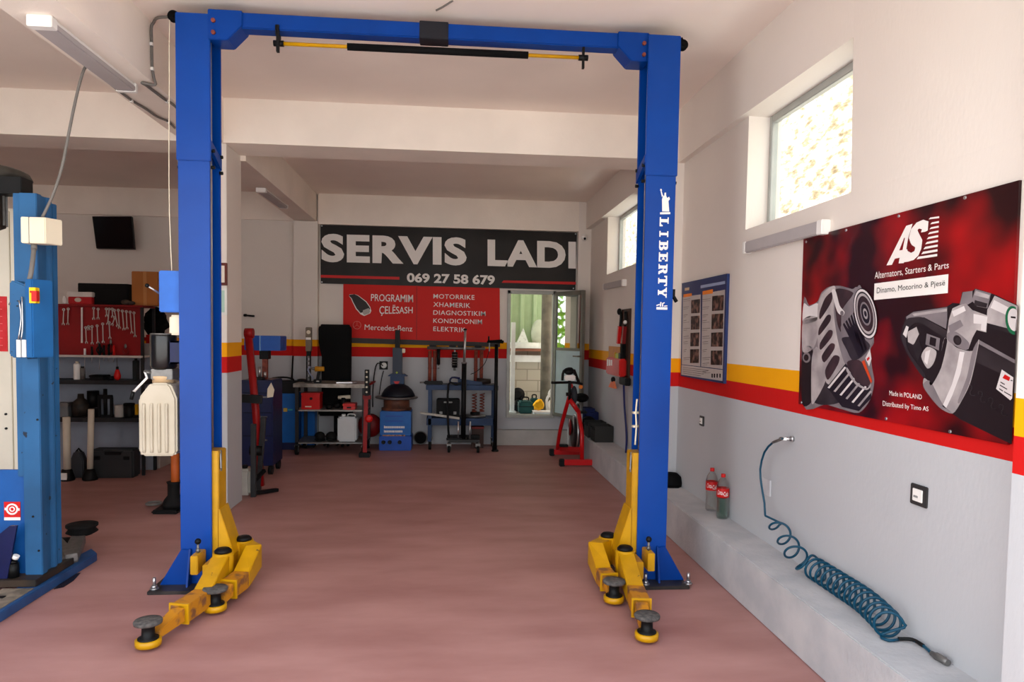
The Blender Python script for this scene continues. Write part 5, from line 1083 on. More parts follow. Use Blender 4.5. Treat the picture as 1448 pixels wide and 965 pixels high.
b = B(); p = pY(91.5, 430, TY + .03); b.lathe([(.018, 0), (.024, .01), (.024, .05), (.012, .07), (.012, .085)], (p.x, TY + .03, zr), 14); tag(b.build('spray_can', WPL), 'small white can at the lift end of the rack top', 'can')
b = B(); p = pY(178, 430, TY - .0); b.ball((p.x, TY, zr + .03), .045, 1.2, .6, .66, 14, 8).ball((p.x + .06, TY + .0, zr + .022), .03, 1.3, .7, .7, 12, 8); tag(b.build('rag_bundle', M('grey_rag', (86, 72, 62), .8, rgb2=(50, 42, 38), scale=24)), 'crumpled grey brown rags beside the cardboard box on the rack', 'rags')
# shelf one
def zpt(x, y, Y): return pY(x, y, Y)
p = zpt(109, 520, TY + .05); t = thing('white_bottle', 'white round bottle on the upper dark shelf of the rack', 'bottle', (p.x, TY + .05, zs1)); B().lathe([(.034, 0), (.036, .01), (.036, .16), (.03, .175), (.014, .18)], (p.x, TY + .05, zs1 + .001), 18).build('body', WPL, t); B().cyl((p.x, TY + .05, zs1 + .18), (p.x, TY + .05, zs1 + .20), .016, n=14).build('cap', CREAM, t)
p = zpt(117, 528, TY + .05); t = thing('grey_canister', 'small grey canister beside the white bottle on the rack', 'canister', (p.x, TY + .05, zs1)); B().cyl((p.x, TY + .05, zs1 + .001), (p.x, TY + .05, zs1 + .13), .026, n=16).build('body', DSTEEL, t); B().cyl((p.x, TY + .05, zs1 + .13), (p.x, TY + .05, zs1 + .145), .02, n=14).build('cap', BLK, t)
box_thing('black_tray', 126, 531, 146, 537, TY, .16, BLK, 'flat black tray on the upper dark shelf of the rack', 'tray', zs1 + .001, (BLKM, .6))
X0, X1, _, _ = rect(149, 531, 158, 537, TY); B_ = B().cyl((X0, TY + .04, zs1 + .022), (X1, TY + .04, zs1 + .022), .021, n=14).cyl((X1 - .005, TY + .04, zs1 + .022), (X1 + .03, TY + .04, zs1 + .022), .010, n=10); tag(B_.build('grinder', BLK), 'small black cylindrical grinder lying on the upper dark shelf', 'tool')
p = zpt(166, 530, TY - .0); t = thing('red_grease_gun', 'red bulbous tool hanging above the upper dark shelf', 'tool', (p.x, TY, zs1)); B().lathe([(.012, .0), (.032, .02), (.036, .05), (.022, .10), (.008, .13)], (p.x, TY, zs1 + .002), 18).build('body', RED, t); B().cyl((p.x, TY, zs1 + .13), (p.x - .003, TY, zb - .023), .0035, n=8).build('rod', DSTEEL, t); B().cyl((p.x, TY, zs1 + .10), (p.x, TY, zs1 + .15), .014, n=12).build('collar', BLK, t)
t, X0, X1, Z0, Z1 = box_thing('dark_can', 187, 510, 193, 536, TY + .04, .08, M('dark_green_can', (26, 34, 36), .45), 'tall dark can at the open end of the upper dark shelf', 'can', zs1 + .001); B().cyl(((X0 + X1) / 2, TY + .08, Z1), ((X0 + X1) / 2, TY + .08, Z1 + .02), .015, n=12).build('cap', BLK, t)
# shelf two
p = zpt(113, 565, TY + .08); t = thing('starter_motor', 'greasy brown black motor on the lower dark shelf of the rack', 'motor', (p.x, TY + .1, zs2))
B().lathe([(.05, .0), (.085, .015), (.09, .12), (.07, .17), (.035, .20), (.03, .25)], (p.x, TY + .1, zs2 + .001), 22).build('body', M('greasy_motor', (52, 42, 34), .5, rgb2=(28, 24, 22), scale=16), t); B().box(p.x + .05, p.x + .17, TY + .06, TY + .16, zs2 + .001, zs2 + .09).build('bracket', BLK, t, .008); B().cyl((p.x + .10, TY + .16, zs2 + .1), (p.x + .10, TY + .16, zs2 + .28), .06, n=18).build('side_tank', BLK, t)
p = zpt(149, 570, TY + .06); t = thing('gear_puller', 'black three legged puller standing on the lower dark shelf', 'puller', (p.x, TY + .06, zs2)); B().cyl((p.x, TY + .06, zs2 + .02), (p.x, TY + .06, zs2 + .31), .020, n=14).build('spindle', BLK, t); B().box(p.x - .075, p.x + .075, TY + .04, TY + .08, zs2 + .20, zs2 + .245).build('yoke', BLK, t, .006)
for s_ in (-1, 1): B().box(p.x + s_ * .065 - .014, p.x + s_ * .065 + .014, TY + .045, TY + .075, zs2 + .001, zs2 + .22).build('leg', BLK, t, .004)
p = zpt(167, 578, TY + .03); b = B().lathe([(.046, 0), (.049, .01), (.049, .13), (.046, .135)], (p.x, TY + .06, zs2 + .001), 20); tag(b.build('white_pot', M('dull_white_pot', (170, 166, 160), .5)), 'dull white pot on the lower dark shelf', 'pot')
p = zpt(181, 578, TY + .03); t = thing('black_pot', 'black lidded pot next to the dull white pot', 'pot', (p.x, TY + .06, zs2)); B().lathe([(.048, 0), (.054, .01), (.054, .13)], (p.x, TY + .06, zs2 + .001), 20).build('body', BLK, t); B().lathe([(.058, .13), (.058, .15), (.05, .155)], (p.x, TY + .06, zs2 + .001), 20).build('lid', BLKM, t)
p = zpt(193, 580, TY); t = thing('yellow_tool', 'yellow and black hand tool at the end of the lower dark shelf', 'tool', (p.x, TY, zs2)); B().box(p.x - .014, p.x + .014, TY - .01, TY + .03, zs2 + .03, zs2 + .15).build('handle', YEL, t, .005); B().box(p.x - .03, p.x + .02, TY - .01, TY + .05, zs2 + .001, zs2 + .032).build('foot', BLK, t, .004)
box_thing('grey_box', 78, 570, 96, 589, TY + .02, .14, M('mid_grey_box', (104, 108, 110), .5, var=.15), 'grey metal box on the lower dark shelf nearest the old lift', 'box', zs2 + .001, (DSTEEL, .75))
# under the rack
for k, (xa, yt, xb, yb, lb) in enumerate(((94, 590, 95, 662, 'cream jack handle tube standing nearest the old blue lift'), (129, 579, 127, 652, 'cream jack handle tube standing beside the black tool case'))):
    Y = 7.78 if k == 0 else 7.80; a, e = pY(xa, yt, Y), pY(xb, yb, Y)
    t = thing('jack_handle', lb, 'jack', (e.x, Y, 0)); B().cyl((e.x, Y, .06), (a.x, Y, a.z), .036 if k == 0 else .030, n=18).build('tube', M('cream_tube', (206, 198, 180), .5, var=.05), t)
    B().lathe([(.07, 0), (.075, .02), (.06, .07), (.045, .12)], (e.x, Y, 0), 18).build('foot', BLK, t)
    if k == 0: B().box(e.x - .03, e.x + .03, Y - .076, Y - .06, .02, .09).build('white_mark', WPL, t)
X0, X1, Z0, Z1 = rect(100, 636, 119, 674, 7.92); t = thing('grey_jerrycan', 'dark grey jerrycan with a pointed top beside the tool case', 'jerrycan', ((X0 + X1) / 2, 8.0, 0)); B().prism([(X0, 0), (X1, 0), (X1, Z1 * .62), ((X0 + X1) / 2 + .03, Z1 * .93), ((X0 + X1) / 2 - .03, Z1 * .93), (X0, Z1 * .62)], 'Y', 7.9, 8.0).build('body', M('dark_grey_plastic', (62, 66, 70), .5, var=.06), t, .012); B().tube([(X0 + .01, 7.95, Z1 * .62), ((X0 + X1) / 2, 7.95, Z1 * 1.02), (X1 - .01, 7.95, Z1 * .62)], .010, 8, 3).build('handle', BLK, t)
X0, X1, Z0, Z1 = rect(129, 634, 190, 675, 7.9); t = thing('tool_case', 'big dark grey plastic tool case on the floor under the rack', 'tool case', ((X0 + X1) / 2, 8.0, 0))
TCM = M('charcoal_case', (50, 52, 54), .55, var=.08, scale=4); B().box(X0, X1, 7.88, 8.06, 0, Z1 * .96).build('body', TCM, t, .02)
h0 = X0 + (X1 - X0) * .33; h1 = X0 + (X1 - X0) * .72; B().box(h0, h1, 7.872, 7.89, Z1 * .78, Z1 * .91).build('handle_recess', BLK, t, .006); B().tube([(h0, 7.885, Z1 * .9), (h0 + .02, 7.865, Z1 * .93), (h1 - .02, 7.865, Z1 * .93), (h1, 7.885, Z1 * .9)], .014, 8, 3).build('handle', TCM, t)
for f_ in (.16, .84): xx = X0 + (X1 - X0) * f_; B().box(xx - .03, xx + .03, 7.868, 7.89, Z1 * .62, Z1 * .74).build('latch', BLK, t, .003)
# things beyond the rack
X0, X1, Z0, Z1 = rect(203, 486, 228, 668, 8.5); t = thing('pale_locker', 'narrow pale metal locker beyond the end of the tool rack', 'locker', ((X0 + X1) / 2, 8.6, 0)); B().box(X0, X1, 8.45, 8.8, 0, Z1).build('body', M('pale_locker_grey', (186, 178, 172), .5, var=.04), t, .004); B().box(X0 + .01, X1 - .01, 8.44, 8.452, .04, Z1 - .02).build('door', M('pale_locker_grey', (186, 178, 172), .5), t, .003)
X0, X1, Z0, Z1_ = rect(203, 460, 232, 486, 8.5); B_ = B(); t = thing('red_jacket', 'black and red folded jacket heaped on the pale locker', 'jacket', ((X0 + X1) / 2, 8.6, Z1)); B().box(X0, X1, 8.46, 8.72, Z1 + .001, Z1 + .10).build('red_part', RED, t, .03); jb = B().ball(((X0 + X1) / 2 - .02, 8.6, Z1 + .24), .16, .85, .7, 1.0, 14, 10); rj = random.Random(3)
for v in jb.bm.verts: v.co += V((rj.uniform(-.03, .03), rj.uniform(-.02, .02), rj.uniform(-.03, .03)))
jb.build('black_part', BLKM, t)
X0, X1, Z0, Z1 = rect(226, 560, 246, 668, 9.0); box_thing('dark_red_drum', 226, 600, 248, 664, 9.0, .35, DRED, 'dark red metal bin standing behind the white oil tank', 'bin', 0.0, (DRED, .92))
t = thing('transmission_stand', 'black footed stand with an orange column on the floor behind the left lift column', 'stand', (-2.38, 6.45, 0))
p = pZ(240, 724); B().box(p.x - .12, p.x + .10, p.y - .10, p.y + .16, 0, .035).build('base', BLK, t, .012); B().cyl((p.x + .03, p.y + .05, .03), (p.x + .03, p.y + .05, .62), .035, n=16).build('column', M('orange_rust_paint', (176, 84, 30), .5, var=.15), t)
B().lathe([(.08, .03), (.095, .06), (.08, .10), (.05, .14), (.05, .24), (.06, .26)], (p.x + .02, p.y + .04, 0), 20).build('foot_sleeve', RUB, t); B().lathe([(.02, .62), (.07, .64), (.07, .67), (.02, .675)], (p.x + .03, p.y + .05, 0), 20).build('saddle', BLK, t)
p = pZ(232, 716); B().torus((p.x - .08, p.y - .02, .03), .06, .012, 'Z', 24).build('cable_loop', GREYC, t)

# ================================================================== behind the pillar
ENG = thing('engine_crane', 'red folded workshop crane leaning upright just behind the white pillar', 'crane', (-1.93, 7.15, 0))
a, m1, e = pY(351, 470, 7.25), pY(361, 580, 7.2), pY(367, 688, 7.15)
B().tube([(e.x, 7.2, .06), (m1.x, 7.22, m1.z), (a.x, 7.25, a.z)], .043, 4, 1).build('boom', M('deep_red_paint', (150, 14, 16), .45, var=.1), ENG); B().cyl((a.x - .03, 7.25, a.z - .01), (a.x + .05, 7.25, a.z - .01), .05, n=16).build('boom_head', M('deep_red_paint', (150, 14, 16), .45), ENG)
for x, yt, yb, Y in ((358.5, 600, 703, 6.98), (373, 590, 690, 7.18)):
    p, q = pY(x, yt, Y), pZ(x, yb); B().bar((q.x, Y, 0), (p.x, Y, p.z), .045, .045).build('leg', M('worn_black_frame', (40, 40, 42), .5, var=.2), ENG)
p, q = pY(345, 563, 7.1), pY(366, 566, 7.1); B().bar((p.x - .1, 7.12, p.z), (q.x + .02, 7.15, q.z), .05, .08).build('crossbar', BLK, ENG); p, q = pY(352, 617, 7.0), pY(362, 640, 7.0)
B().bar((pY(357, 690, 7.0).x, 7.0, .03), (pY(392, 689, 7.2).x, 7.2, .02), .05, .03).build('foot', BLK, ENG); B().bar((pY(358, 680, 7.0).x, 7.05, .14), (pY(374, 668, 7.18).x, 7.18, .22), .03).build('brace', BLK, ENG)
p = pY(362, 638, 7.15); B().cyl((p.x - .06, 7.17, p.z), (p.x + .06, 7.17, p.z), .05, n=14).build('ram_pump', BLK, ENG)
X0, X1, Z0, Z1 = rect(340, 660, 353, 700, 7.0); t = thing('white_canister', 'dirty white canister on the floor close behind the pillar', 'canister', ((X0 + X1) / 2, 7.1, 0)); B().box(X1 - .14, X1, 7.02, 7.16, 0, .26).build('body', M('dirty_white', (196, 194, 186), .5, var=.08), t, .025); B().cyl((X1 - .07, 7.09, .26), (X1 - .07, 7.09, .29), .025, n=14).build('cap', BLK, t)
BAL = thing('wheel_balancer', 'tall dark blue workshop machine on wheels with a blue hood on a pole', 'machine', (-2.15, 8.2, 0))
X0, X1, Z0, Z1 = rect(340, 538, 386, 668, 8.05); B().box(X0, X1, 8.05, 8.5, .10, Z1).build('body', DBLUE, BAL, .01)
for f_ in (.35, .62, .85): zz = .1 + (Z1 - .1) * f_; B().box(X0 + .03, X1 - .01, 8.045, 8.052, zz, zz + .006).build('panel_seam', BLKM, BAL); B().box(X1 - .16, X1 - .06, 8.03, 8.05, zz - .05, zz - .035).build('drawer_pull', DSTEEL, BAL)
for x in (X1 - .03, X0 + .04):
    for y in (8.08, 8.42): B().cyl((x - .02, y, .055), (x + .02, y, .055), .055, n=18).box(x - .025, x + .025, y - .01, y + .02, .06, .12).build('caster', BLK, BAL)
p = pY(382, 554, 8.04); B().slab([(p.x - .035, 8.046, p.z - .07), (p.x + .03, 8.046, p.z - .06), (p.x + .045, 8.046, p.z + .02), (p.x + .01, 8.046, p.z + .1), (p.x - .03, 8.046, p.z + .03)], (0, -1, 0), .002).build('sticker', CREAM, BAL)
p = pY(375, 515, 8.25); B().box(p.x - .028, p.x + .028, 8.22, 8.28, Z1, pY(375, 494, 8.25).z).build('pole', RUST, BAL, .004); B().box(p.x - .05, p.x + .05, 8.19, 8.31, pY(375, 508, 8.25).z, pY(375, 495, 8.25).z).build('pole_socket', BLK, BAL, .004)
hx0, hx1, hz0, hz1 = rect(350, 475, 398, 496, 8.15); hx0 -= .05
hh = B().prism([(hx0, 8.20), (p.x - .01, 8.08), (hx1, 8.10), (hx1, 8.40), (hx0, 8.45)], 'Z', hz0, hz1).build('hood', M('hood_blue', (24, 84, 172), .35, var=.1), BAL, .006); B().box(p.x - .016, p.x - .006, 8.066, 8.09, hz0, hz1).build('hood_edge', M('hood_light_edge', (120, 170, 220), .4), BAL)
p = pY(387, 450, 9.0)
TRAY = thing('parts_tray', 'small parts tray with bright steel sockets on top of the dark blue machine', 'tray', (X0 + .2, 8.2, Z1)); B().box(X0 + .08, X1 - .12, 8.08, 8.2, Z1 + .001, Z1 + .03).build('tray_body', BLK, TRAY, .004)
for k in range(3): B().cyl((X0 + .13 + k * .06, 8.12, Z1 + .031), (X0 + .13 + k * .06, 8.12, Z1 + .09 + .06 * (k == 1)), .016, n=12).build('socket', STEEL, TRAY)
p, q = pY(345, 446, 10.3), pY(357, 447, 10.2); tag(B().cyl((p.x, 10.32, p.z), (p.x + .03, 10.30, p.z), .02, n=10).bar((p.x, 10.31, p.z), (q.x, 10.29, q.z), .03, .025).build('wall_hook', BLK), 'small black hook on the back wall just right of the pillar', 'hook')

# ================================================================== back wall equipment
ty0 = 9.36
TROL = thing('steel_trolley', 'black steel workshop trolley with a bright metal top and red box on its shelf', 'trolley', (-1.55, 9.65, 0))
tx0, tx1, _, zt1 = rect(417, 543, 514, 643, ty0); td = .62
TOPM = M('worn_steel_top', (170, 162, 152), .4, .5, rgb2=(110, 102, 94), scale=8)
B().box(tx0 - .02, tx1 + .04, ty0 - .02, ty0 + td, zt1 - .05, zt1).build('top', TOPM, TROL, .004)
zm, zl = pY(455, 580, ty0).z, pY(455, 626, ty0).z
B().box(tx0, tx1 + .02, ty0, ty0 + td - .02, zm - .02, zm).build('shelf', M('pale_steel_shelf', (150, 146, 140), .45, .4), TROL, .003); B().box(tx0, tx1 + .02, ty0, ty0 + td - .02, zl - .02, zl).build('shelf', DSTEEL, TROL, .003)
for x in (tx0, tx1 - .02):
    for y in (ty0, ty0 + td - .05): B().box(x, x + .045, y, y + .04, .12, zt1 - .05).build('leg', M('trolley_frame', (44, 44, 46), .45, .3), TROL, .003)
def caster(x, y, r, par):
    c = B().cyl((x - .018, y, r), (x + .018, y, r), r, n=20).build('caster', RUB, par); B().cyl((x - .022, y, r), (x + .022, y, r), r * .5, n=14).build('hub', DSTEEL, c); B().box(x - .03, x + .03, y - .02, y + .02, r * 1.6, .125).build('fork', DSTEEL, c)
for x in (tx0 + .02, tx1): caster(x, ty0 + .03, .066, TROL); caster(x, ty0 + td - .06, .066, TROL)
B().tube([(tx1 + .04, ty0 + .05, zt1 - .02), (tx1 + .09, ty0 + .05, zt1 - .0), (tx1 + .09, ty0 + td - .1, zt1), (tx1 + .04, ty0 + td - .1, zt1 - .02)], .014, 8, 3).build('push_handle', DRED, TROL)
zt1 += .0012; zm += .0012; zl += .0012
t, X0, X1, Z0, Z1 = box_thing('red_toolbox', 426, 556, 452, 578, ty0 + .03, .22, RED, 'square red metal box on the middle shelf of the steel trolley', 'box', zm, (RED, .85)); p = pY(440, 564, ty0 + .03); B().cyl((p.x, ty0 + .03, p.z), (p.x, ty0 + .012, p.z), .018, n=14).build('knob', BLK, t); B().box(X0 + .05, X0 + .13, ty0 + .026, ty0 + .031, Z0 + .03, Z0 + .045).build('label_print', CREAM, t)
t, X0, X1, Z0, Z1 = box_thing('red_case', 485, 571, 502, 582, ty0 + .02, .2, M('faded_red', (200, 60, 60), .5), 'flat faded red case near the right end of the trolley shelf', 'case', zm, (RED, .5)); B().box(X0 + .05, X1 - .05, ty0 + .01, ty0 + .02, Z0 + .02, Z0 + .04).build('handle', BLK, t)
p = pY(487, 563, ty0 + .22); t = thing('clamp_lamp', 'white handled lamp with black stand behind the flat red case', 'lamp', (p.x, ty0 + .28, zm)); B().cyl((p.x - .02, ty0 + .28, zm), (p.x - .02, ty0 + .28, p.z), .035, n=14).build('body', BLK, t); B().cyl((p.x - .09, ty0 + .28, p.z), (p.x + .07, ty0 + .28, p.z + .01), .026, n=14).build('lamp_shade', CREAM, t); p2 = pY(486, 573, ty0 + .24); B().ball((p2.x, ty0 + .24, p2.z), .02, n=10, m=8).build('switch', M('lime_switch', (150, 170, 30), .5), t)
for k, x in enumerate((465, 474)): p = pY(x, 574, ty0 + .1); tag(B().lathe([(.03, 0), (.045, .02), (.045, .05), (.02, .075)], (p.x, ty0 + .1 + k * .12, zm), 16).torus((p.x, ty0 + .1 + k * .12, zm + .04), .045, .006, n=18).build('bearing', BLK), 'black bearing on the middle trolley shelf, %s one' % ('left' if k == 0 else 'right'), 'bearing', 'bearings on the trolley shelf')
for k, x in enumerate((452, 468)):
    p = pY(x, 620, ty0 + .12); t = thing('rubber_cup', 'round black rubber cup on the lowest trolley shelf, %s' % ('nearer the red box' if k == 0 else 'beside the pale canister'), 'cup', (p.x, ty0 + .14, zl), 'rubber cups'); B().ball((p.x, ty0 + .14, zl + .062), .066, 1.05, .9, .92).build('dome', RUB, t); B().torus((p.x, ty0 + .14, zl + .02), .058, .012, n=22).build('rim', BLK, t)
t, X0, X1, Z0, Z1 = box_thing('pale_canister', 477, 590, 504, 624, ty0 + .05, .2, M('pale_plastic', (196, 200, 202), .4, var=.03), 'pale square plastic canister on the lowest trolley shelf', 'canister', zl, None, .02); B().cyl((X0 + .07, ty0 + .12, Z1), (X0 + .07, ty0 + .12, Z1 + .03), .026, n=14).build('cap', WPL, t); B().tube([(X0 + .12, ty0 + .15, Z1 - .01), (X0 + .13, ty0 + .15, Z1 + .025), (X1 - .04, ty0 + .15, Z1 + .025), (X1 - .03, ty0 + .15, Z1 - .01)], .009, 8, 3).build('handle', WPL, t)
# on the trolley top
p = pY(449, 522, ty0 + .1); t = thing('cordless_drill', 'yellow and black cordless drill standing on the trolley top', 'drill', (p.x, ty0 + .1, zt1))
B().cyl((p.x - .03, ty0 + .1, p.z), (p.x + .085, ty0 + .1, p.z), .036, .03, n=16).build('body', M('drill_yellow', (200, 140, 30), .5), t); B().cyl((p.x - .03, ty0 + .1, p.z), (p.x - .10, ty0 + .1, p.z + .01), .022, .012, n=14).build('chuck', DSTEEL, t)
B().bar((p.x + .02, ty0 + .1, p.z - .03), (p.x + .0, ty0 + .1, zt1 + .05), .036, .03, up=(0, 1, 0)).build('grip', BLK, t); B().box(p.x - .045, p.x + .045, ty0 + .06, ty0 + .14, zt1, zt1 + .05).build('battery', BLK, t, .006); B().tube([(p.x - .09, ty0 + .09, p.z + .03), (p.x - .12, ty0 + .09, p.z - .02), (p.x - .05, ty0 + .09, p.z - .13)], .010, 8, 3).build('side_handle', M('pale_blue_grip', (150, 160, 190), .5), t); B().cyl((p.x + .01, ty0 + .055, zt1 + .02), (p.x + .01, ty0 + .058, zt1 + .03), .02, n=12).build('white_mark', WPL, t)
p = pY(437, 470, ty0 + .25); p1 = pY(436, 500, ty0 + .25); t = thing('perforated_strut', 'upright perforated strut with a gauge head standing on the trolley top', 'gauge', (p.x, ty0 + .25, zt1))
for s_ in (-1, 1): B().box(p.x - .005 + s_ * .022 - .007, p.x - .005 + s_ * .022 + .007, ty0 + .23, ty0 + .27, zt1, p1.z - .03).build('rail', BLK, t)
for k in range(6): zz = zt1 + .05 + k * .055; B().box(p.x - .022, p.x + .012, ty0 + .235, ty0 + .265, zz, zz + .02).build('rung', DSTEEL, t)
B().box(p.x - .04, p.x + .035, ty0 + .215, ty0 + .285, p1.z + .03, pY(437, 463, ty0 + .25).z).build('gauge_head', M('taupe_casing', (116, 104, 88), .5, var=.12), t, .006); B().box(p.x - .03, p.x + .025, ty0 + .22, ty0 + .28, p1.z - .035, p1.z + .035).build('neck', BLK, t, .005); B().cyl((p.x, ty0 + .215, p.z - .0), (p.x, ty0 + .208, p.z), .026, n=16).build('dial', CREAM, t); B().box(p.x - .034, p.x + .03, ty0 + .21, ty0 + .22, p.z - .10, p.z - .07).build('white_band', WPL, t); B().box(p.x - .05, p.x + .05, ty0 + .2, ty0 + .3, zt1, zt1 + .012).build('foot', BLK, t)
X0, X1, _, _ = rect(418, 538, 432, 542, ty0 + .2); tag(B().ball(((X0 + X1) / 2, ty0 + .3, zt1 + .022), .06, 1.2, .8, .36).build('cable_bundle', BLK), 'small black cable bundle at the left end of the trolley top', 'cable')
X0, X1, _, _ = rect(475, 542, 500, 546, ty0 + .06); t = thing('long_wrench', 'long steel wrench lying on the trolley top in front of the chair', 'wrench', (X0, ty0 + .08, zt1)); B().bar((X0, ty0 + .08, zt1 + .008), (X1, ty0 + .14, zt1 + .008), .022, .014).build('shaft', STEEL, t); B().torus((X1, ty0 + .14, zt1 + .009), .024, .008, n=18).build('ring_head', STEEL, t)
# black office chair behind the trolley
CH = thing('office_chair', 'black high backed office chair facing the room behind the steel trolley', 'chair', (-1.55, 10.05, 0)); ox0, ox1, oz0, oz1 = rect(450, 459, 497, 546, 9.98)
FAB = M('black_fabric', (5, 5, 6), .9, var=.2, scale=30)
b = B(); out = []
wv = (ox1 - ox0) / 2; mcx = (ox0 + ox1) / 2
for a, r_ in ((-1, 1), (1, 1)): pass
prof_ = [(-.78, .0), (-.82, .45), (-.80, .62), (-.93, .72), (-1.0, .80), (-1.0, .95), (-.94, .99), (-.8, 1.0), (.8, 1.0), (.93, .99), (.98, .95), (.98, .82), (.97, .72), (.97, .45), (.92, .0)]
zb_ = .52
b.prism([(mcx + u * wv, zb_ + (oz1 - zb_) * w_) for u, w_ in prof_], 'Y', 9.98, 10.06); b.build('backrest', FAB, CH, .018)
B().box(mcx - .23, mcx + .23, 9.60 + .40, 10.2, .44, .53).build('seat', FAB, CH, .02) if False else B().box(mcx - .23, mcx + .23, 9.99, 10.19, .44, .53).build('seat', FAB, CH, .02)
B().cyl((mcx, 10.1, .10), (mcx, 10.1, .44), .03, n=14).build('gas_lift', BLK, CH)
for k in range(5): a = k * 2 * math.pi / 5 + .3; e_ = (mcx + math.cos(a) * .17, 10.1 + math.sin(a) * .085, .07); ft = B().bar((mcx, 10.1, .11), e_, .035, .03).build('leg', BLK, CH); B().cyl((e_[0] - .015, e_[1], .028), (e_[0] + .015, e_[1], .028), .028, n=12).build('caster', RUB, ft)
# blue units left of and behind the trolley
X0, X1, Z0, Z1 = rect(394, 557, 419, 632, 10.02 - .25); t = thing('battery_charger', 'tall bright blue charger cabinet between the dark blue machine and the trolley', 'machine', ((X0 + X1) / 2, 9.9, 0)); B().box(X0, X1 + .0, 9.77, 10.1, .10, Z1).build('body', MBLUE, t, .008); B().box(X0 + .02, X1 - .02, 9.79, 10.08, 0, .10).build('plinth', DBLUE, t, .004)
p = pY(404, 580, 9.765); B().box(p.x - .03, p.x + .02, 9.764, 9.772, p.z - .025, p.z + .025).build('emblem', M('gold_emblem', (190, 160, 60), .5), t); B().box(p.x + .03, p.x + .09, 9.764, 9.772, p.z - .008, p.z + .012).build('badge_strip', M('teal_strip', (60, 170, 170), .5), t)
B().box(X0 - .06, X1 - .0, 9.8, 10.06, Z1, Z1 + .17).build('top_casing', BLK, t, .02); B().tube([(X0 - .05, 9.8, Z1 + .1), (X0 - .12, 9.78, Z1 + .19), (X0 + .05, 9.8, Z1 + .22), (X1 - .06, 9.8, Z1 + .20), (X1 - .04, 9.8, Z1 + .17)], .012, 8, 3).build('lead', BLK, t); B().cyl((X0 - .02, 9.785, Z1 + .06), (X0 - .02, 9.77, Z1 + .06), .018, n=12).build('dial', CREAM, t)
X0, X1, Z0, Z1 = rect(426, 582, 445, 628, 10.0); t = thing('blue_gas_unit', 'narrow bright blue unit standing behind the trolley legs', 'machine', ((X0 + X1) / 2, 10.15, 0)); B().box(X0, X1, 10.0, 10.18, .03, Z1).build('body', MBLUE, t, .01); B().box(X0 + .01, X1 - .01, 10.01, 10.17, 0, .03).build('foot', BLK, t); B().cyl(((X0 + X1) / 2, 10.09, Z1), ((X0 + X1) / 2, 10.09, Z1 + .05), .025, n=12).build('valve', BLK, t)
t = thing('leaning_rod', 'thin dark tapering rod leaning in the corner left of the trolley', 'rod', (-2.24, 10.15, 0)); p = pY(416, 478, 10.2); B().cyl((p.x - .06, 10.12, 0), (p.x - .01, 10.17, p.z - .25), .022, .010, n=10).build('rod_shaft', BLK, t); B().cyl((p.x - .06, 10.12, 0), (p.x - .058, 10.122, .04), .03, n=10).build('ferrule', DSTEEL, t)
# red jack handle right of the trolley
JH = thing('red_hoist', 'red upright hoist bar with a black perforated top right of the steel trolley', 'hoist', (-1.0, 9.24, 0)); HY = 9.24; a, m1, e = pY(519, 523, HY), pY(518, 560, HY), pY(516, 630, HY)
B().box(a.x - .028, a.x + .028, HY - .03, HY + .03, m1.z, a.z).build('perforated_post', BLK, JH, .004)
for k in range(5): zz = m1.z + .05 + k * .065; B().cyl((a.x, HY - .028, zz), (a.x, HY - .036, zz), .013, n=12).build('hole_plug', CREAM, JH)
B().bar((e.x, HY, .06), (m1.x, HY, m1.z + .02), .03, .05).build('bar', M('deep_red_paint', (150, 14, 16), .45, var=.1), JH); p = pY(522, 592, HY); B().lathe([(.02, -.015), (.048, -.010), (.048, .010), (.02, .015)], (p.x, HY - .04, p.z), 22, 'Y').build('wheel', RED, JH); B().box(e.x - .07, e.x + .07, HY - .07, HY + .07, 0, .06).build('foot', BLK, JH, .006); B().bar((m1.x - .04, HY, m1.z - .02), (m1.x + .06, HY, m1.z - .02), .05, .05).build('clamp', DRED, JH)
# tyre changer
CHG = thing('tyre_changer', 'bright blue tyre machine with a dark dome, round table and black mast', 'machine', (-.72, 10.0, 0)); X0, X1, Z0, Z1 = rect(537, 582, 581, 636, 9.75); mx0 = (X0 + X1) / 2
zk = pY(558, 617, 9.75).z
B().box(X0, X1, 9.75, 10.15, zk + .004, Z1).build('body', MBLUE, CHG, .01); kb_ = B().box(X0 - .008, X1 + .008, 9.73, 10.17, 0, zk).build('kick_plinth', M('plinth_blue', (16, 74, 168), .4, var=.1), CHG, .01)
for x in (542, 551, 565): p = pY(x, 626, 9.72); B().cyl((p.x, 9.735, p.z), (p.x, 9.71, p.z), .03, .022, n=14).build('pedal', BLK, kb_)
for k in range(2): p = pY(557, 589 + k * 7, 9.745); B().box(p.x - .12, p.x + .12, 9.742, 9.752, p.z - .008, p.z + .008).build('vent_rib', M('plinth_blue', (16, 74, 168), .4), CHG, .003)
def lett(x0, yb, x1, yt, txt, mat, parent, Y, name='lettering'): b = B(); write(b, txt, quad_fn(pY(x0, yb, Y), pY(x1, yb, Y), pY(x0, yt, Y), pY(x1, yt, Y)), .015); return b.build(name, mat, parent)
for k, (y0, x0, x1) in enumerate(((606, 543, 571), (612, 543, 569))):
    b = B(); r = random.Random(k)
    x = x0
    while x < x1: w_ = r.uniform(.8, 1.8); q = [pY(x, y0, 9.746), pY(x + w_, y0, 9.746), pY(x + w_, y0 - 3.0, 9.746), pY(x, y0 - 3.0 - (x == x0), 9.746)]; b.slab(q, (0, 1, 0), .001); x += w_ + .5
    b.build('faded_print', TXTW, CHG)
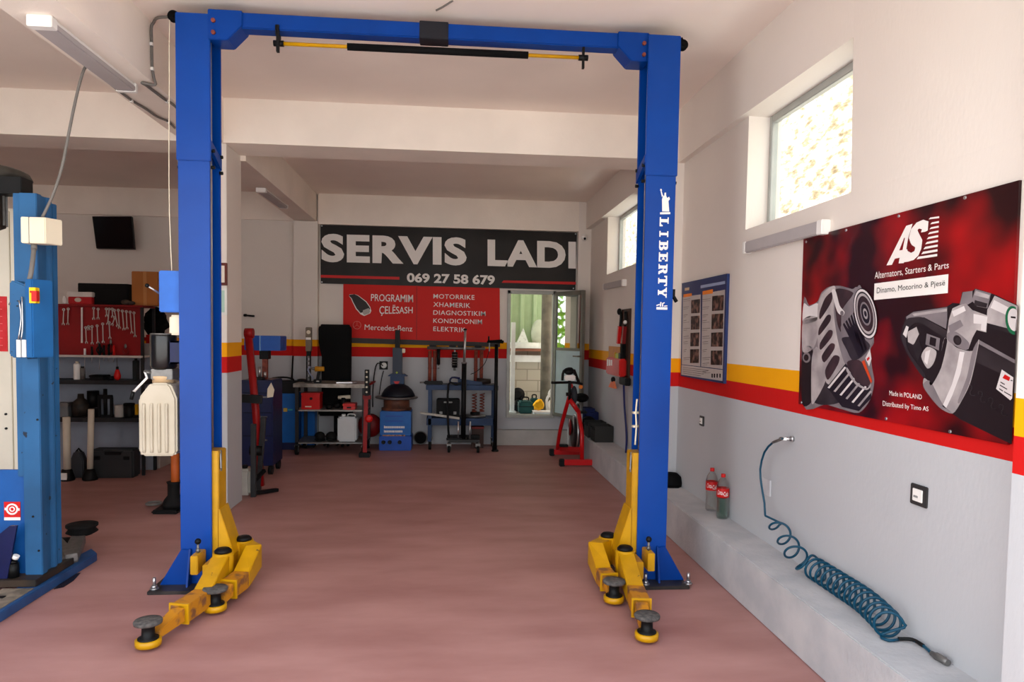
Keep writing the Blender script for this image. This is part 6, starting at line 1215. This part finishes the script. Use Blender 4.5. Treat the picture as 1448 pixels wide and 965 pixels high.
q = [pY(541, 618, 9.744), pY(573, 618, 9.744), pY(573, 615.3, 9.744), pY(541, 615.3, 9.744)]; B().slab(q, (0, 1, 0), .001).build('orange_strip', M('orange_strip', (214, 150, 80), .5, rgb2=(60, 50, 60), scale=40), CHG)
zc = pY(558, 562, 9.95).z
B().lathe([(.21, Z1 + .0), (.21, Z1 + .03), (.18, Z1 + .04), (.18, zc - .05), (.17, zc - .02)], (mx0, 9.95, 0), 26).build('turntable_neck', M('copper_brown', (126, 74, 54), .5, rgb2=(60, 40, 34), scale=6), CHG)
B().lathe([(.17, zc - .03), (.285, zc - .012), (.30, zc), (.285, zc + .012), (.1, zc + .014)], (mx0, 9.95, 0), 36).build('turntable', DSTEEL, CHG)
zd = pY(558, 524, 9.95).z
B().lathe([(.235, zc + .015), (.225, zc + .05), (.19, zc + .11), (.14, zc + .155), (.08, zc + .185), (.03, zc + .19)], (mx0 + .02, 9.95, 0), 30).build('rubber_dome', M('navy_dome', (18, 20, 34), .5, rgb2=(12, 14, 22), scale=4), CHG)
zq = pY(558, 467, 10.0).z; zw = pY(558, 536, 10.0).z; z5 = pY(558, 492, 10.0).z
B().box(mx0 - .09, mx0 + .10, 9.93, 10.10, zw - .08, zw + .04).prism([(mx0 - .13, zw + .04), (mx0 + .15, zw + .04), (mx0 + .10, zw + .07), (mx0 - .09, zw + .07)], 'Y', 9.92, 10.11).build('mast_foot', CBLUE, CHG, .005); B().box(mx0 - .06, mx0 + .07, 9.94, 10.06, zw + .05, z5).build('mast_slide', M('slide_navy', (6, 26, 52), .4), CHG, .005); B().box(mx0 - .03, mx0 + .035, 9.96, 10.04, z5 - .02, zq).build('mast', BLK, CHG, .004)
B().box(mx0 + .06, mx0 + .11, 9.95, 10.0, z5 - .07, z5 - .01).build('lock_lever', CREAM, CHG, .005); B().prism([(mx0 - .045, zw - .03), (mx0 + .045, zw - .03), (mx0 + .0, zw - .09)], 'Y', 9.925, 9.932).build('red_pointer', RED, CHG); B().cyl((mx0 - .0, 9.938, zw + .09), (mx0, 9.93, zw + .09), .014, n=12).build('green_button', M('lime_switch', (150, 170, 30), .5), CHG)
B().lathe([(.04, 0), (.15, .02), (.17, .1), (.15, .18), (.04, .2)], (X0 - .17, 10.0, .30), 24, 'Y').build('bead_roller', DRED, CHG); B().bar((X0 - .17, 10.1, .32), (X0 + .02, 10.1, .32), .06).build('roller_arm', BLK, CHG)
p = pY(543, 517, 10.32); SK = thing('plugged_socket', 'wall socket with a black plug and white dial left of the tyre machine', 'socket', (p.x, 10.33, p.z - .05)); B().box(p.x - .065, p.x + .055, 10.305, 10.33, p.z - .06, p.z + .06).build('socket_frame', BLK, SK, .003); B().lathe([(.02, -.02), (.04, -.018), (.042, 0)], (p.x, 10.305, p.z), 20, 'Y').build('white_plug', WPL, SK)
t = thing('black_lead', 'black lead hanging from the wall socket down to the tyre machine', 'cable', (p.x, 10.31, p.z)); B().tube([(p.x - .01, 10.262, p.z), (p.x - .09, 10.28, p.z + .03), (p.x - .13, 10.28, p.z - .1), (p.x - .15, 10.27, p.z - .35), (p.x - .15, 10.27, p.z - .6)], .008, 8, 4).build('lead_run', BLK, t); B().tube([(p.x + .0, 10.27, p.z - .075), (p.x - .03, 10.27, p.z - .2), (p.x - .06, 10.26, p.z - .42)], .006, 8, 4).build('lead_tail', BLK, t)
X0, X1, Z0, Z1 = rect(585, 598, 603, 620, 10.05); t = thing('grey_basin', 'dark grey round basin standing on edge between tyre machine and cart', 'basin', ((X0 + X1) / 2, 10.2, 0)); B().lathe([(.088, -.04), (.095, -.03), (.08, .03), (.04, .04)], ((X0 + X1) / 2, 10.27, .105), 26, 'Y').build('bowl', BLKM, t); B().torus(((X0 + X1) / 2, 10.235, .105), .092, .008, 'Y', 26).build('rim', DSTEEL, t)

# cart with springs and rods
CY = 9.80; CART = thing('blue_parts_cart', 'blue steel cart on wheels carrying coil springs and tools by the back wall', 'cart', (.2, 10.0, 0))
cx0, cx1, _, cz1 = rect(605, 544, 702, 634, CY); cd = .42
zc1, zc2 = pY(650, 545, CY).z, pY(650, 592, CY).z
B().box(cx0 - .03, cx1 + .02, CY - .01, CY + cd, zc1 - .07, zc1).build('top', CBLUE, CART, .005); B().box(cx0 - .02, cx1 + .01, CY, CY + cd - .01, zc2 - .10, zc2).build('shelf', CBLUE, CART, .005)
for x in (cx0, cx1 - .05):
    for y in (CY, CY + cd - .06): B().box(x, x + .05, y, y + .05, .11, zc1 - .06).build('leg', CBLUE, CART, .004)
for x in (cx0 + .03, cx1 - .03): caster(x, CY + .03, .062, CART); caster(x, CY + cd - .06, .062, CART)
zc1 += .0012; zc2 += .0012
# red spring compressors standing through the cart
for k, x in enumerate((608, 615, 673, 681)):
    p = pY(x, 500, CY + .2); rr = .025; t = thing('red_tube', 'rust red tube standing on the blue cart, %s' % ['outer one at the left end', 'inner one at the left end', 'inner one at the right end', 'outer one at the right end'][k], 'tube', (p.x, CY + .2, zc1), 'red tubes on the blue cart')
    B().cyl((p.x, CY + .2, zc1), (p.x, CY + .2, pY(x, 496, CY + .2).z), rr, n=16).build('tube_body', RUST, t)
    for zz in (zc1 + .06, zc1 + .22): B().torus((p.x, CY + .2, zz), rr + .001, .004, n=18).build('collar', DRED, t)
p0, p1 = pY(604, 496, CY + .2), pY(686, 497, CY + .2); t = thing('cross_rail', 'steel rail laid across the tops of the rust red tubes', 'rail', (p0.x, CY + .2, p0.z)); zz = pY(645, 496, CY + .2).z
B().cyl((p0.x, CY + .2, zz + .032), (p1.x, CY + .2, zz + .032), .022, n=14).build('rail_bar', DSTEEL, t)
for k, x in enumerate((612, 640, 652, 676)): p = pY(x, 494, CY + .2); B().box(p.x - .05, p.x + .05, CY + .17, CY + .23, zz + .05, zz + .075).build('rail_clamp', BLK, t, .004)
p = pY(643, 510, CY + .2); t = thing('shock_absorber', 'black shock absorber hanging from the middle of the steel rail', 'shock absorber', (p.x, CY + .2, pY(643, 524, CY + .2).z)); B().cyl((p.x, CY + .2, zz + .009), (p.x, CY + .2, zz - .05), .013, n=10).build('rod', STEEL, t); B().cyl((p.x, CY + .2, zz - .02), (p.x, CY + .2, zz - .24), .038, n=16).build('damper', BLK, t); B().cyl((p.x, CY + .2, zz - .24), (p.x, CY + .2, zz - .28), .018, n=10).build('eye_end', DSTEEL, t)
for k in range(5): B().torus((p.x, CY + .2, zz - .06 - k * .035), .042, .006, n=18).build('coil', DSTEEL, t)
p = pY(620, 508, CY + .15); t = thing('hanging_grip', 'black handle hanging from the rail near the left red tubes', 'handle', (p.x, CY + .15, zz - .25)); B().cyl((p.x, CY + .16, zz + .02), (p.x, CY + .16, zz - .20), .024, n=12).build('grip', BLK, t); B().cyl((p.x, CY + .16, zz - .20), (p.x, CY + .16, zz - .26), .012, n=10).build('tip', STEEL, t)
X0, X1, _, _ = rect(637, 536, 682, 545, CY + .05); t = thing('blue_saw', 'blue handled saw lying along the top of the blue cart', 'saw', (X0, CY + .06, zc1)); B().prism([(X0 + .1, zc1 + .0), (X1, zc1), (X1, zc1 + .04), (X0 + .1, zc1 + .09)], 'Y', CY + .05, CY + .06).build('blade', CBLUE, t); B().tube([(X0 + .12, CY + .055, zc1 + .02), (X0 + .0, CY + .055, zc1 + .03), (X0 + .02, CY + .055, zc1 + .10), (X0 + .13, CY + .055, zc1 + .09)], .014, 8, 3).build('saw_handle', DBLUE, t)
p = pY(688, 540, CY + .1); t = thing('dark_grinder', 'dark angle grinder at the right end of the blue cart top', 'grinder', (p.x, CY + .12, zc1)); B().cyl((p.x - .14, CY + .12, zc1 + .05), (p.x + .06, CY + .12, zc1 + .05), .045, .035, n=16).build('body', M('brown_black_tool', (44, 34, 30), .5), t); B().lathe([(.02, 0), (.07, .005), (.07, .012), (.02, .02)], (p.x + .08, CY + .12, zc1 + .002), 20).build('disc', DSTEEL, t)
p = pY(610, 541, CY + .06); t = thing('black_clamp', 'black clamp at the left end of the blue cart top', 'clamp', (p.x, CY + .08, zc1)); B().box(p.x - .1, p.x + .16, CY + .05, CY + .11, zc1, zc1 + .05).build('jaw', BLK, t, .01); B().cyl((p.x - .16, CY + .08, zc1 + .025), (p.x - .1, CY + .08, zc1 + .025), .012, n=8).build('screw', DSTEEL, t)
t, X0, X1, Z0, Z1 = box_thing('black_tool_case', 617, 565, 650, 587, CY + .04, .22, M('black_case', (10, 10, 10), .6, spec=.15), 'black tool case standing on the lower shelf of the blue cart', 'tool case', zc2, None, .012); B().box((X0 + X1) / 2 - .06, (X0 + X1) / 2 + .06, CY + .025, CY + .041, Z1 - .05, Z1 - .03).build('handle', DSTEEL, t, .004)
for f_ in (.2, .8): xx = X0 + (X1 - X0) * f_; B().box(xx - .02, xx + .02, CY + .03, CY + .041, Z0 + .05, Z0 + .09).build('latch', DSTEEL, t, .002)
X0, X1, _, _ = rect(594, 580, 650, 592, CY - .05); tag(B().bar((X0, CY - .045, pY(594, 584, CY - .05).z), (X1, CY - .045, pY(652, 592, CY - .05).z - .0), .03, .03).build('pale_lever_bar', M('pale_bar', (160, 154, 146), .5, .3)), 'pale metal bar lying across the lower shelf edge of the blue cart', 'bar')
p = pY(672, 590, CY + .15); t = thing('brake_disc', 'dark brake disc lying on the lower cart shelf right of the jack post', 'brake disc', (p.x, CY + .2, zc2)); B().lathe([(.05, 0), (.15, .002), (.15, .03), (.05, .032)], (p.x, CY + .19, zc2), 28).build('disc', DSTEEL, t); B().lathe([(.07, .032), (.07, .07), (.03, .072)], (p.x, CY + .19, zc2), 22).build('hat_hub', BLK, t)
for k, x in enumerate((671, 682)):
    p = pY(x, 570, CY + .12); t = thing('coil_spring', 'rust red coil spring standing on the brake disc, %s one' % ('left' if k == 0 else 'right'), 'spring', (p.x, CY + .14, zc2 + .033), 'coil springs')
    pts = [(p.x + math.cos(a * .6) * .03, CY + .18 + k * .03 + math.sin(a * .6) * .03, zc2 + .08 + a * .0040) for a in range(64)]; B().tube(pts, .008, 6, 1).build('wire', RUST, t); B().torus((p.x, CY + .18 + k * .03, zc2 + .08), .03, .008, n=16).build('end_ring', RUST, t)
t, X0, X1, Z0, Z1 = box_thing('brown_drum', 667, 604, 684, 630, CY + .16, .2, M('dark_brown_steel', (66, 44, 38), .6, var=.15), 'dark brown box on the floor under the blue cart', 'box', 0.0, (DRED, .9))
# transmission jack in front of the cart
JY = 9.58; JACK = thing('transmission_jack', 'black transmission jack on four wheels with a tall chrome ram before the blue cart', 'jack', (.2, JY + .1, 0)); p = pY(656.5, 520, JY)
zb0, zr0, zr1 = pY(655, 622, JY).z, pY(656, 515, JY).z, pY(659, 467, JY).z
jx0, jx1 = pY(634, 625, JY).x, pY(677, 625, JY).x
B().box(jx0, jx1, JY - .02, JY + .05, zb0 - .04, zb0).box(p.x - .05, p.x + .05, JY, JY + .3, zb0 - .035, zb0 - .004).build('base', M('jack_black', (24, 24, 25), .35, var=.2), JACK, .004); B().box(jx0 - .02, jx1 + .02, JY + .28, JY + .34, zb0 - .04, zb0 + .02).build('rear_foot', BLK, JACK, .004)
B().cyl((p.x, JY + .1, zb0 - .02), (p.x, JY + .1, zr0), .034, n=18).build('cylinder', BLK, JACK); B().cyl((p.x, JY + .1, zr0), (p.x, JY + .1, zr0 + .02), .04, n=18).build('gland', DSTEEL, JACK); B().cyl((p.x, JY + .1, zr0), (p.x + .01, JY + .1, zr1), .017, n=14).build('ram', STEEL, JACK); B().cyl((p.x + .01, JY + .1, zr1), (p.x + .01, JY + .1, zr1 + .02), .024, n=12).build('ram_head', BLK, JACK)
for x in (.09, -.07): B().cyl((p.x + x, JY + .06, zb0), (p.x + x, JY + .06, zb0 + .24), .012, n=10).build('return_rod', STEEL, JACK)
for x in (jx0 + .01, jx1 - .01): caster(x, JY - .005, .05, JACK); caster(x, JY + .31, .05, JACK)
ph_ = pY(634, 545, JY); B().tube([(ph_.x + .02, JY + .05, zb0), (ph_.x - .0, JY + .05, zb0 + .25), (ph_.x + .0, JY + .05, ph_.z), (ph_.x + .10, JY + .05, ph_.z + .005), (ph_.x + .17, JY + .05, ph_.z + .03)], .015, 8, 3).build('pump_lever', BLK, JACK); B().bar((ph_.x - .02, JY + .05, zb0), (p.x - .02, JY + .05, zb0), .03).build('pump_block', BLK, JACK)
# saddle on a pole
SY = 9.70; p = pY(702, 500, SY); SAD = thing('saddle_stand', 'black bicycle saddle on top of a tall black pole left of the back door', 'saddle', (p.x, SY, 0)); zs_ = pY(702, 487, SY).z
B().cyl((p.x, SY, 0), (p.x, SY, zs_), .026, n=14).build('pole', BLK, SAD); B().lathe([(.05, 0), (.05, .015), (.03, .03)], (p.x, SY, 0), 20).build('pole_base', BLK, SAD)
b = B(); xs_ = pY(687, 483, SY).x; xe_ = pY(713, 484, SY).x; zt_ = pY(702, 480, SY).z
b.hexa([(xs_, SY - .03, zs_ + .02), (xs_, SY + .03, zs_ + .02), (xe_, SY + .09, zs_ + .01), (xe_, SY - .09, zs_ + .01)][::-1], [(xs_ + .01, SY - .02, zt_ - .02), (xs_ + .01, SY + .02, zt_ - .02), (xe_ - .02, SY + .08, zt_), (xe_ - .02, SY - .08, zt_)][::-1]); b.build('saddle', BLKM, SAD, .018); B().bar((xs_ + .05, SY, zs_ + .03), (xs_ + .05, SY, zs_ - .10), .014).build('saddle_rail', DSTEEL, SAD); B().cyl((xs_ + .04, SY, zt_ - .02), (xs_ + .04, SY, zt_ + .04), .012, n=8).build('saddle_clip', BLK, SAD)
B().tube([(xs_ + .06, SY, zs_ - .02), (xs_ + .0, SY + .02, zs_ - .25), (xs_ - .12, SY + .03, zs_ - .38), (xs_ - .2, SY + .05, zs_ - .42)], .005, 6, 4).build('brake_cable', BLK, SAD)
# exercise bike
BK = thing('exercise_bike', 'red upright exercise bike with black handlebar standing before the open back door', 'exercise bike', (1.6, 8.9, 0)); BRED = M('bike_red', (190, 14, 20), .35, var=.06, coat=.3)
fy = 8.58; x0b, x1b = pZ(792, 659).x, pZ(844, 659).x
def foot(x0, x1, y, par): f_ = B().box(x0, x1, y - .035, y + .035, .015, .085).build('foot_bar', BRED, par, .006); B().box(x0 - .015, x0 + .05, y - .04, y + .04, 0, .09).build('foot_cap', BLK, f_, .008); B().box(x1 - .05, x1 + .015, y - .04, y + .04, 0, .09).build('foot_cap', BLK, f_, .008)
foot(x0b, x1b, fy, BK); rx0 = pZ(778, 644).x; ry = 9.35; foot(rx0, rx0 + .50, ry, BK)
cxb = (pZ(818, 655).x); spine = [(cxb, fy, .08), (cxb + .01, fy + .10, .45), (cxb + .01, fy + .22, .62)]
B().tube([(cxb, fy, .08), (cxb + .005, fy + .06, .40), (cxb - .02, fy + .2, .66)], .032, 4, 1).build('front_frame', BRED, BK); pf = pY(806, 560, 8.8)
B().tube([(cxb - .02, fy + .2, .66), (pf.x, 8.82, pf.z - .05)], .030, 10, 1).build('head_tube', BRED, BK)
a = pY(799, 585, 8.95); e = pZ(797, 640); B().tube([(pf.x, 8.85, pf.z - .02), (a.x, 8.98, a.z), (a.x - .03, 9.15, .35), (a.x - .03, ry, .08)], .026, 8, 3).build('rear_frame', BRED, BK); B().bar((cxb, fy + .04, .2), (a.x + .02, ry - .02, .10), .05, .06).build('base_beam', BRED, BK)
fw = (cxb - .03, 8.92, .38); B().lathe([(.03, -.025), (.21, -.03), (.225, 0), (.21, .03), (.03, .025)], fw, 30, 'X').build('flywheel', M('flywheel_black', (26, 24, 26), .35), BK); B().torus(fw, .222, .012, 'X', 30).build('flywheel_rim', STEEL, BK); B().lathe([(.02, -.05), (.11, -.045), (.11, -.035), (.02, -.03)], (fw[0] - .0, 9.1, .42), 22, 'X').build('chain_cover', DRED, BK)
pc = (fw[0] - .06, 9.1, .42); B().bar((pc[0], pc[1], pc[2]), (pc[0] - .01, pc[1] - .05, pc[2] - .22), .02, .03).build('crank', DSTEEL, BK); pp = pY(796, 642, 9.05); B().box(pc[0] - .12, pc[0] - .01, 9.0, 9.09, .17, .20).build('pedal', BLK, BK, .006); B().box(pc[0] + .13, pc[0] + .24, 9.05, 9.14, .60, .63).build('pedal', BLK, BK, .006)
st_z = pY(806, 532, 8.82).z; B().cyl((pf.x, 8.82, pf.z - .06), (pf.x - .01, 8.80, st_z), .020, n=12).build('stem_tube', BLK, BK); B().cyl((pf.x - .05, 8.80, pf.z + .02), (pf.x + .02, 8.80, pf.z + .02), .022, n=12).build('stem_knob', BLK, BK)
h0, h1 = pY(779, 541, 8.80), pY(822, 543, 8.80); B().tube([(h0.x, 8.74, h0.z), (pf.x - .06, 8.80, h0.z + .0), (pf.x + .06, 8.80, h0.z), (h1.x, 8.74, h1.z)], .016, 10, 3).build('handlebar', BLK, BK); B().bar((h1.x - .03, 8.78, h1.z), (h1.x - .08, 8.9, h1.z + .17), .026).build('bar_end', BLK, BK)
dp = pY(804, 536, 8.82); B().tube([(dp.x - .085, 8.78, dp.z - .02), (dp.x - .07, 8.78, dp.z + .10), (dp.x + .03, 8.8, dp.z + .13), (dp.x + .08, 8.8, dp.z + .05)], .016, 8, 3).build('console_loop', BLK, BK); B().box(dp.x - .06, dp.x + .08, 8.76, 8.80, dp.z - .02, dp.z + .05).build('console', WPL, BK, .012); B().ball((dp.x + .0, 8.80, dp.z + .085), .045, 1.3, .7, .8, 12, 8).build('console_pad', BLK, BK)
sp = pY(822, 568, 9.2); B().cyl((sp.x, 9.2, .5), (sp.x, 9.2, sp.z), .02, n=12).build('seat_post', DSTEEL, BK); b = B().ball((sp.x, 9.2, sp.z + .05), .12, .8, 1.3, .5, 16, 10); b.build('seat', BLKM, BK)
sp2 = pY(812, 560, 8.95); B().ball((sp2.x + .0, 8.98, sp2.z), .085, .55, .7, 1.5, 14, 10).build('bottle_cage', M('slate_bag', (50, 56, 64), .6), BK); B().box(sp2.x - .08, sp2.x - .02, 8.93, 8.97, sp2.z + .10, sp2.z + .16).build('reflector', BRED, BK, .01); B().box(sp2.x + .06, sp2.x + .11, 8.95, 8.99, sp2.z + .09, sp2.z + .14).build('reflector', M('orange_tag', (232, 130, 40), .5), BK, .01)
p = pY(822, 590, 9.0); tag(B().box(p.x - .005, p.x + .045, 9.15, 9.17, .30, .62).build('white_board_strip', M('pale_plastic', (196, 200, 202), .4), None, .003), 'narrow pale strip of board standing behind the exercise bike', 'board')
# bins and bag on the ledge by the bike
zl_ = .301
for k, (x0, y0, x1, y1, Y, lb) in enumerate(((841, 602, 853, 622, 8.95, 'black open bin on the ledge, farther one of the pair beside the exercise bike'), (852, 600, 871, 626, 8.55, 'black open bin on the ledge, nearer one of the pair beside the exercise bike'))):
    X0, X1, Z0, Z1 = rect(x0, y0, x1, y1, Y); X1 = min(X1, 2.03); X0 = 1.80 if k else 1.79; t = thing('storage_bin', lb, 'bin', ((X0 + X1) / 2, Y + .13, zl_), 'storage bins on the ledge'); zt_ = zl_ + .20
    bb = B(); bb.box(X0, 2.03, Y, Y + .012, zl_, zt_).box(X0, 2.03, Y + .26, Y + .272, zl_, zt_).box(X0, X0 + .012, Y + .012, Y + .26, zl_, zt_ - .03).box(2.018, 2.03, Y + .012, Y + .26, zl_, zt_).box(X0 + .012, 2.018, Y + .012, Y + .26, zl_, zl_ + .01); bb.build('body', M('smoky_black_plastic', (38, 36, 34), .5, var=.1), t, .003); B().box(X0 - .01, X0 + .004, Y + .02, Y + .25, zl_ + .15, zl_ + .17).build('rim', BLK, t, .002)
X0, X1, Z0, Z1 = rect(826, 575, 846, 600, 9.3); t = thing('blue_bag', 'navy blue sports bag standing on the ledge past the bins', 'bag', (1.9, 9.5, zl_)); B().box(1.79, 2.02, 9.35, 9.72, zl_, zl_ + .33).build('body', M('navy_fabric', (22, 34, 84), .8, var=.12), t, .05); B().tube([(1.785, 9.42, zl_ + .22), (1.76, 9.46, zl_ + .36), (1.76, 9.60, zl_ + .36), (1.785, 9.66, zl_ + .22)], .012, 8, 3).build('strap', BLK, t)
t = thing('black_fan', 'black round machine lying on the ledge between the bag and bins', 'fan', (1.86, 9.2, zl_)); p = pY(829, 607, 9.1); B().lathe([(.04, -.06), (.11, -.05), (.12, 0), (.11, .05), (.04, .06)], (1.86, 9.29, zl_ + .122), 22, 'Y').build('drum', BLK, t); B().lathe([(.02, -.065), (.05, -.06), (.05, -.05)], (1.86, 9.29, zl_ + .122), 16, 'Y').build('hub', STEEL, t); B().box(1.80, 2.0, 9.24, 9.34, zl_, zl_ + .03).build('foot', BLK, t, .004)
# small board with tools and red pouch on the right wall past the lift column
def W(x, y, X=2.03): return pX(x, y, X)
a, e = W(888, 437), W(886, 540)
TB = thing('key_board', 'dark narrow board with red cable grips and a red pouch on the right wall', 'tool board', (2.03, a.y, e.z)); y0_, y1_ = W(891, 480).y, W(880, 480).y
B().box(2.015, 2.0392, y0_, y1_, e.z + .03, a.z).build('board_panel', M('dark_brown_board', (58, 40, 32), .6, var=.1), TB, .003)
q0, q1 = W(862, 491), W(880, 509); B().box(2.018, 2.0392, y1_ + .02, q0.y, W(866, 508).z, W(866, 490).z).build('orange_plate', M('orange_plate', (200, 130, 40), .6), TB, .003)
p0, p1 = W(865, 507, 2.0), W(884, 532, 2.0); ph0, ph1 = p0.y, p1.y
pouch = B().box(1.93, 2.015, ph1, ph0, W(874, 532, 1.97).z, W(874, 507, 1.97).z).build('red_pouch', RED, TB, .015)
for k in range(3): yy_ = ph0 - .10 - k * .10; zz = W(872, 514, 1.93).z; B().box(1.926, 1.931, yy_ - .03, yy_ + .03, zz - .05 + k * .006, zz + .03).build('pouch_print', WPL, pouch)
zz = W(874, 506, 1.97).z
B().box(1.95, 2.0, ph1 + .05, ph1 + .15, zz - .03, zz + .06).build('multimeter', BLK, TB, .006); B().box(1.95, 2.0, ph1 + .17, ph1 + .30, zz - .03, zz + .05).build('tester', M('lime_tester', (170, 180, 50), .5), TB, .006); B().cyl((1.96, ph1 + .33, zz - .06), (1.96, ph1 + .33, zz + .06), .015, n=10).build('marker', YEL, TB)
for k, (x, mt) in enumerate(((876, RED), (883, DRED))):
    p = W(x, 478, 1.99); B().bar((1.99, p.y, W(x, 462).z), (1.985, p.y + .03, W(x, 486).z), .05, .04).build('cable_grip', mt, TB); B().tube([(1.995, p.y, W(x, 462).z), (2.0, p.y - .01, W(x, 450).z), (2.0, p.y + .01, W(x, 442).z)], .016, 8, 3).build('cable_lead', BLK, TB)
p = W(877, 441, 2.0); B().ball((1.99, p.y, p.z), .04, .7, 1, 1, 12, 8).build('plug_head', BLK, TB); p = W(884, 456, 1.99); B().ball((1.99, p.y, p.z), .03, .7, 1.2, .8, 12, 8).build('white_cap', WPL, TB); p = W(880, 497, 1.985); B().box(1.97, 2.014, p.y - .05, p.y + .05, p.z - .07, p.z + .10).build('relay_pack', BLKM, TB, .008)
p = W(880, 538, 1.97); B().box(1.95, 2.012, p.y - .22, p.y + .08, p.z - .05, p.z + .04).build('black_holder', BLK, TB, .008); p = W(867, 537, 1.96); B().ball((1.96, p.y, p.z), .035, .8, 1, 1, 12, 8).build('spool', BLK, TB); B().hexa([(1.94, p.y - .12, p.z - .10), (1.98, p.y - .12, p.z - .10), (1.98, p.y + .16, p.z - .10), (1.94, p.y + .16, p.z - .10)], [(1.95, p.y - .05, p.z - .02), (1.97, p.y - .05, p.z - .02), (1.97, p.y + .06, p.z - .02), (1.95, p.y + .06, p.z - .02)]).build('orange_tassel', M('salmon_tassel', (230, 130, 90), .7), TB)
c_ = [W(882, 545, 1.98), W(883, 575, 2.0), W(885, 600, 2.01), W(886, 622, 2.02)]; B().tube(c_ + [V((1.99, c_[-1].y - .1, .31))], .012, 8, 4).build('power_lead', M('navy_lead', (30, 36, 90), .5), TB)
